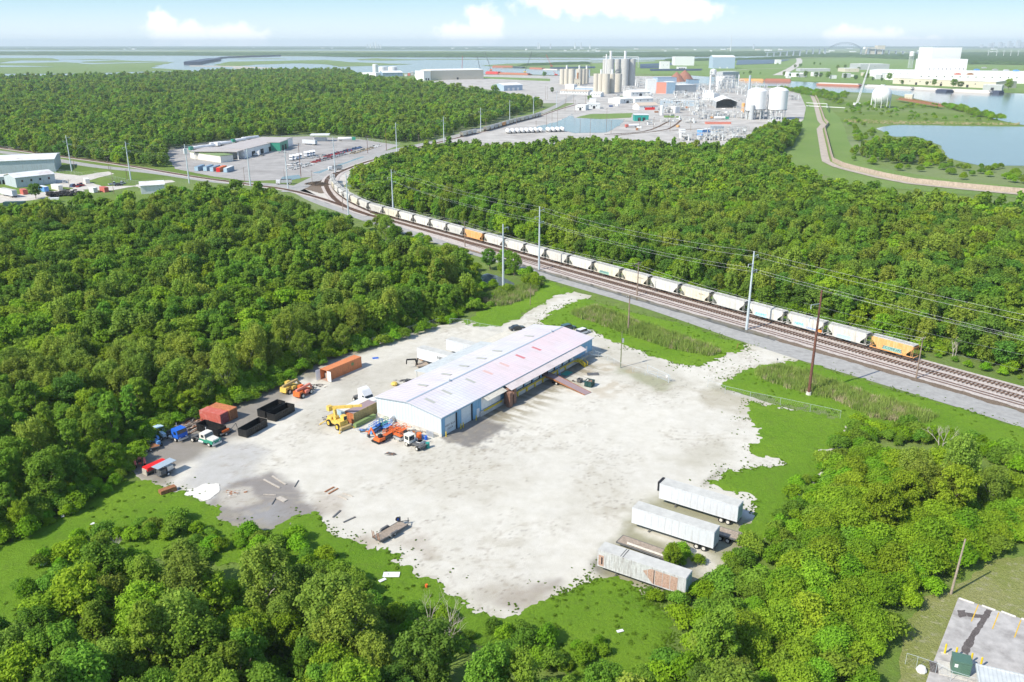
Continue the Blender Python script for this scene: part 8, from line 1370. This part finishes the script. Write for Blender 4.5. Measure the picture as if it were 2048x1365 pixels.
# ================================================================== truck depot
A, B_, C_ = P(470, 318, 0), P(586, 282, 0), None
bldg('white wall of the depot workshop with green canopy', (490, 317), (586, 291), 26, 6.0, 'white', 'roof_depot', 0, 'x', win=0, door=5, name='depot_workshop')
t = thing('depot_canopy', 'wide open brownish grey canopy roof of the truck depot on white columns', 'canopy', P(477, 320), at_rz((477, 320), (500, 312))); rzd = t.rotation_euler.z
MB().box(-2, 24, -.5, 34, 5.6, 6.1).build('roof', M['roof_depot'], t); b = MB()
for x, y in ((0, 0), (11, 0), (22, 0), (0, 16), (11, 16), (0, 32), (11, 32)): b.box(x - .3, x + .3, y - .3, y + .3, 0, 5.6)
b.build('column', M['white'], t)
bldg('long cream depot shed with an olive top band left of the canopy', (381, 317), (442, 326), 10, 4.6, 'off_white', 'green_army', name='depot_shed'); bldg('green fronted bay of the depot workshop', (561, 303), (577, 296.5), 10, 6.6, 'green', 'roof_depot', door=2, name='depot_workshop')
t = thing('fuel_canopy', 'flat white fuel station canopy at the back of the depot', 'canopy', P(640, 284), .1); MB().box(-8, 8, 0, 10, 5.2, 6).build('roof', M['white'], t); MB().box(-6, -5.6, 4, 4.4, 0, 5.2).box(5.6, 6, 4, 4.4, 0, 5.2).build('column', M['white'], t); MB().box(-5, 5, 3, 7, 0, 3).build('kiosk', M['wall_grey'], t)
rd = at_rz((400, 345), (420, 331))
for i, (x, y, m_, l) in enumerate(((393, 343, 'wall_steel_blue', 'leftmost blue container in the depot row'), (410.5, 343, 'wall_steel_blue', 'second blue container from the left in the depot row'), (423.5, 344, 'wall_steel_blue', 'third blue container, touching the red one in the depot row'), (436.5, 345, 'orange', 'red orange container in the depot row'), (451, 346, 'wall_steel_blue', 'rightmost blue container in the depot row'))): container('shipping_container', l, 'container', P(x, y), at_rz((x, y), (x + 24, y - 9)), m_, 'roof_pale' if i == 4 else None, 'blue_pale' if i != 3 else 'red', L=12.2, simple=True, grp='row of depot containers')
def tanker(lab, q, rz, cab=None, L=12): 
    t = thing('tank_trailer', lab, 'trailer', P(*q), rz, 'white tank trailers of the depot'); o = MB().lathe([(0, 0), (1.1, .15), (1.25, .5), (1.25, L - .5), (1.1, L - .15), (0, L)], n=14).build('tank', M['white'], t); o.rotation_euler = (0, math.pi / 2, 0); o.location = (0, 0, 2.2); smooth_tubes(o); wheels(t, [(1.5, -.9), (1.5, .9), (2.8, -.9), (2.8, .9)], .5, .5)
    if cab: MB().box(-3.2, -.3, -1.2, 1.2, .8, 3.4).build('cab', M[cab], t)
    return t
rt_ = at_rz((385, 302), (418, 298))
for i, (x, y, c) in enumerate(((386, 302, 'green'), (396, 300.5, None), (406, 299.5, None), (420, 294, None), (430, 293.5, None), (440, 293, 'white'), (470, 286.5, 'green'), (484, 283, None), (496, 281.5, None))): tanker('white tank trailer with a green cab parked behind the depot canopy' if c == 'green' else 'white tank trailer parked behind the depot canopy', (x, y), rt_, c)
t = tanker('tank lorry with a green cab near the fuel canopy', (676, 283), .15, None); MB().box(12, 15, -1.2, 1.2, .8, 3.4).build('cab', M['green'], t); t = semi('box_trailer', 'white box trailer parked left of the fuel canopy', (632, 281), (606, 279), grp='depot box trailers')
for i, (x, y) in enumerate(((582, 320), (589, 319), (596, 317.5), (601, 316.5), (611, 313), (617, 312), (622, 311), (627, 310))): tractor_unit('white sleeper tractor unit in the parked row behind the depot cars', P(x, y), at_rz((600, 318), (590, 322)) + .35, 'white', kind='sleeper', grp='row of white tractor units in the depot')
tractor_unit('white sleeper tractor parked in front of the depot workshop doors', P(525, 312.5), math.pi, 'white', kind='sleeper'); tractor_unit('white truck cab standing under the depot canopy', P(462, 313), math.pi, 'white', kind='flat')
cc = ['car_white', 'car_silver', 'car_red', 'car_dark', 'car_blue', 'car_white', 'car_tan', 'car_silver']; cn = {'car_white': 'white', 'car_silver': 'silver', 'car_red': 'red', 'car_dark': 'black', 'car_blue': 'blue', 'car_tan': 'tan'}
k = 0
for (a, b_, n) in (((578, 341), (622, 330), 8), ((576, 332), (600, 329), 3), ((640, 323), (690, 309), 9), ((660, 312), (722, 296), 10), ((702, 309), (745, 297), 7), ((612, 318), (654, 313), 3), ((745, 296), (760, 292), 2), ((650, 316), (700, 302), 8), ((624, 327), (660, 317), 5)):
    for j in range(n):
        u_ = (j + .5) / n; q = (a[0] + (b_[0] - a[0]) * u_, a[1] + (b_[1] - a[1]) * u_); c = cc[(k * 5 + j * 3) % 8]; k += 1; car('%s car in the rows parked at the depot' % cn[c], P(*q), at_rz(a, b_) + math.pi / 2 + .35, c, ['sedan', 'suv', 'pickup'][k % 3], grp='%s cars parked at the depot' % cn[c], simple=True)
car('white pickup in front of the green depot canopy', P(563, 306), .3, 'car_white', 'pickup')
for i, (q, l, hd) in enumerate((((570, 369), 'grey dump truck with a white cab turning at the road junction', 3.3), ((672, 341), 'grey dump truck driving towards the junction beside the train curve', 3.6))):
    t = thing('dump_truck', l, 'truck', P(*q), hd); MB().box(2.6, 5.0, -1.15, 1.15, .7, 2.6).build('cab', M['white'], t); MB().prism([(-4.0, 1.1), (2.2, 1.1), (2.5, 2.8), (-4.3, 2.8)], -1.25, 1.25).build('dump_body', M['wall_grey'], t); MB().box(-4.0, 2.3, -1.1, 1.1, 2.75, 2.95).build('load', M['dark'], t); wheels(t, [(x, y) for x in (-3, -1.7, 4.2) for y in (-1, 1)], .55, .5)
t = thing('log_pile', 'pile of dark logs stacked inside the railway curve', 'log pile', P(634, 370), R(60)); b = MB()
for k in range(46): r_ = rp.uniform(.18, .34); y = rp.uniform(-7, 7); z = r_ + rp.uniform(0, 1.6) * (1 - abs(y) / 8); b.tube((rp.uniform(-4, -3), y, z), (rp.uniform(3, 4), y + rp.uniform(-.5, .5), z), r_, n=6)
b.build('logs', M['mud'], t)
# ================================================================== far left lot
bldg('big grey corrugated warehouse with a rusty pale roof at the left edge', (-60, 352), (112, 344), 34, 8.2, 'wall_galv', 'roof_galv', 1.2, 'x', name='warehouse', cat='warehouse'); bldg('smaller grey corrugated workshop with a ribbed roof in front of the big left warehouse', (34, 376), (112, 367), 17, 5.6, 'wall_galv', 'roof_galv', 1.6, 'x', name='workshop', cat='workshop', win=4)
bldg('low white annex with dark openings at the left edge', (-40, 372), (30, 367), 12, 4, 'wall_pale', 'roof_galv', 0, 'x', door=3, name='workshop', cat='workshop'); bldg('pale blue metal shed behind the trees right of the left lot', (283, 389), (330, 386), 12, 4.6, 'wall_pale', 'roof_galv', 1.3, 'x', name='shed', cat='shed')
semi('box_trailer', 'white box trailer parked at the left edge beside a red container', (28, 381), (-16, 372), grp='left lot trailers')
for q, e, m_, l, L in (((52, 390), (34, 383), 'red_box', 'dark red container beside the white trailer at the left edge', 6.1), ((94, 384), (68, 378), 'blue_mid', 'bright blue container in the left lot', 8), ((122, 381), (94, 375), 'off_white', 'cream container between the blue one and the tyres', 9), ((176, 368), (166, 361), 'off_white', 'white box van body standing in the left lot', 6), ((214, 385), (196, 381), 'red_box', 'red brown container at the trees of the left lot', 6), ((192, 386), (176, 383), 'wall_pale', 'pale cabin beside the red brown container', 5)): container('shipping_container' if 'container' in l else 'cabin', l, 'container' if 'container' in l else 'cabin', P(*q), at_rz(q, e), m_, 'roof_pale' if m_ != 'red_box' else None, None, L=L, H=2.8, simple=True)
for i, (q, m_, l) in enumerate((((227, 370), 'car_white', 'white pickup by the fence of the left lot'), ((237, 372), 'car_dark', 'black pickup in the left lot between two white ones'), ((243, 369), 'car_white', 'white truck right of the black pickup in the left lot'), ((147, 374), 'car_blue', 'blue car near the white box van body'), ((157, 374), 'car_red', 'red car near the white box van body'), ((128, 366), 'car_white', 'white minibus beside the grey workshop'), ((163, 372), 'car_red', 'red orange pickup touching the white box van body'))): car(l, P(*q), .6 + i * .3, m_, 'suv' if i % 2 else 'pickup')
tm = MB().lathe([(.35, 0), (.75, .05), (.85, .25), (.75, .45), (.35, .5)], n=10).mesh('tyre', M['rubber'])
for i in range(70): x, y = rp.uniform(96, 158), 0; y = 391 - (x - 96) * .02 + rp.uniform(-5, 4); p_ = P(x, y); o = link(bpy.data.objects.new('tyre', tm)); o.location = (p_.x, p_.y, rp.choice((0, .5, 1.0))); o.scale = (1.4,) * 3; tag(o, 'old black tyre in the heap behind the left wood', 'tyre', 'heap of old tyres in the left lot')
tag(MB().box(-3, 3, -1.2, 1.2, .3, 2.4).build('camper_body', M['white'], loc=P(107, 405), rz=.3), 'white camper roof showing through the trees below the tyres', 'camper'); tag(MB().box(-5, 5, -1.5, 1.5, 0, 2.2).build('steel_rack', M['green_dark'], loc=P(30, 412), rz=.15), 'dark green steel rack at the left edge below the lot', 'rack')
# ================================================================== single trees, dead trees, reeds
for i, (x, y, s) in enumerate(((1568, 153, 1.3), (1580, 154, .9), (1595, 155, 1.1), (1610, 155.5, 1.5), (1632, 157, 1.6), (1640, 157, 1.3), (1655, 158, 1.6), (1689, 160, 1.4), (1711, 161, 1.3), (1730, 161, 1.9), (1745, 162, .9), (1763, 163, .9), (1778, 162, 1.6), (1803, 169, .9), (1853, 172, 1.0), (1868, 173, 1.4), (1905, 176, 1.6), (1920, 177, 1.5), (2016, 181, 2.2), (1500, 149.5, 1.2), (1487, 149.5, .7), (1520, 149.5, .6), (1590, 137, 1.4), (1600, 135, 1.5), (1675, 140, 1.6), (1690, 138, 1.5), (1717, 142, 1.3), (1180, 203, .9), (1243, 203, .9), (1105, 187, 1.0), (1088, 155, 1.3), (1628, 131, 1.2), (1640, 131, 1.0), (1555, 131, 1.0))):
    t = forest_tree(*P(x, y)[:2], 1 if i % 3 else 0, s, 'round dark green tree standing alone near the far river bank' if x > 1400 else 'small single green tree in the plant grounds', 'single trees along the far river bank' if x > 1400 else 'single trees in the plant grounds', name='broadleaf_tree', near=False)
for i, (x, y, s, k, l) in enumerate(((772, 484, 1.15, 2, 'pale willow beside the pond right of the bend'), (788, 492, .95, 5, 'green willow leaning over the pond right of the bend'), (762, 474, 1.0, 0, 'round tree at the left end of the pond by the road'), (1008, 545, 1.0, 0, 'round tree in the marsh by the tall steel pole'), (1028, 552, .8, 5, 'small willow in the marsh by the tall steel pole'), (980, 540, .8, 1, 'dark round tree left of the marsh pool'), (1070, 578, .55, 3, 'bright bush like tree beside the thin pole on the grass'), (72, 398, .9, 1, 'dark round tree between the red and blue containers of the left lot'), (1560, 300, 1.0, 0, 'round tree at the foot of the levee'), (1345, 1142, .5, 3, 'small bright tree growing beside the brown flatbed'))): forest_tree(*P(x, y)[:2], k, s, l, None, near=y > 450)
CROWN['mid', 9] = crown_mesh('crown', 'tall', 1500, .18, M['leaf_yellow'], 990, 10, 4); TRUNK[9] = TRUNK[4]; KNAME.append('slender_tree'); KNAME += ['slender_tree'] * 3
for q_, l_ in (((150, 745), 'small golden yellow tree standing out in the left wood'), ((1424, 398), 'yellow topped slender tree in the wood beyond the train')): forest_tree(*P(*q_)[:2], 9, 1.12, l_, None, near=False)
mat('dead_wood', (.40, .36, .31), .9, var=.15)
def dead_tree(lab, q, H, seed, m_='dead_wood', grp=None):
    r = random.Random(seed); t = thing('dead_tree', lab, 'tree', P(*q), 0, grp); tr_ = MB(); br = MB()
    def grow(b, p, d, L, rad, lv):
        e = p + d * L; b.tube(p, e, rad, rad * .6, 6 if lv < 2 else 3, cap=False)
        if lv > 3: return
        for _ in range(3 if lv < 3 else 2):
            nd = (d + Vector((r.uniform(-.8, .8), r.uniform(-.8, .8), r.uniform(-.1, .5)))).normalized(); grow(br, p.lerp(e, r.uniform(.55, 1)), nd, L * r.uniform(.5, .8), rad * .55, lv + 1)
    for k in range(2): grow(tr_, Vector((k * .6, 0, 0)), Vector((r.uniform(-.2, .2), r.uniform(-.2, .2), 1)).normalized(), H * .36, .12, 0)
    tr_.build('trunk', M[m_], t); br.build('branches', M[m_], t); return t
for q, H, s, l in (((885, 1330), 12, 3, 'bare whitish dead tree standing in the wood at the bottom middle'), ((862, 1345), 10, 5, 'smaller bare dead tree left of the big one at the bottom middle'), ((1878, 905), 8, 8, 'bleached dead tree rising from the right thicket below the road'), ((232, 1140), 9, 9, 'bare pale branches above the willow at the lower left'), ((300, 1240), 9, 12, 'bare dead top in the lower left wood'), ((505, 735), 11, 14, 'bare leaning dead trunk at the edge of the left wood'), ((418, 800), 10, 15, 'pale leaning dead trunk behind the red containers'), ((1905, 715), 7, 17, 'bare pale trunk at the wood edge behind the last orange wagon')): dead_tree(l, q, H, s)
def mat_reed(name, a, b):
    m, N, L, B = newmat(name); oi = N.new('ShaderNodeObjectInfo'); L.new(mixc(N, L, oi.outputs['Random'], a, b), B.inputs['Base Color']); B.inputs['Roughness'].default_value = .9; B.inputs['Specular IOR Level'].default_value = .1
mat_reed('reed_green', (.17, .26, .05), (.24, .32, .07)); mat_reed('reed_tan', (.46, .40, .25), (.32, .30, .15))
def reed_mesh(m_, seed, H):
    r = np.random.RandomState(seed); n = 70; V, F_ = [], []
    for i in range(n): x, y = r.normal(0, .5, 2); h = H * r.uniform(.6, 1.1); a = r.uniform(0, 6.28); w_ = .045; lx, ly = r.normal(0, .22, 2); k = len(V); V += [(x - w_ * math.cos(a), y - w_ * math.sin(a), 0), (x + w_ * math.cos(a), y + w_ * math.sin(a), 0), (x + lx * .5 + w_ * math.cos(a), y + ly * .5 + w_ * math.sin(a), h * .6), (x + lx, y + ly, h)]; F_.append((k, k + 1, k + 2, k + 3))
    return MB().add(V, F_).mesh('reed', M[m_])
rd_ = [reed_mesh('reed_green', 1, 2.1), reed_mesh('reed_green', 2, 1.7), reed_mesh('reed_tan', 3, 1.5)]
def reeds(poly, step, seed, tan=.12): X = scatter(pxs(poly), step, seed, 0, 1, .7, 1.25, .9); r = random.Random(seed); return [(x, y, 2 if (fbm(np.array([x]), np.array([y]), 6, 3, 5)[0] > .56 and r.random() < .5) or r.random() < tan else k, s) for x, y, k, s in X]
RE = reeds([(1143, 630), (1190, 617), (1253, 640), (1312, 663), (1370, 681), (1417, 698), (1438, 706), (1417, 713), (1341, 698), (1253, 670), (1194, 647), (1150, 633)], .75, 60) + reeds([(1512, 748), (1560, 736), (1628, 757), (1690, 780), (1780, 808), (1870, 836), (1843, 847), (1748, 838), (1663, 799), (1590, 782), (1527, 760)], .8, 61, .2) + reeds([(960, 600), (1000, 585), (1060, 570), (1090, 570), (1050, 600), (1000, 615)], 1.0, 62) + reeds([(1690, 240), (1800, 244), (2040, 248), (2040, 251), (1800, 249), (1700, 246)], 3, 63, .5)
instancer('reeds', RE, rd_)
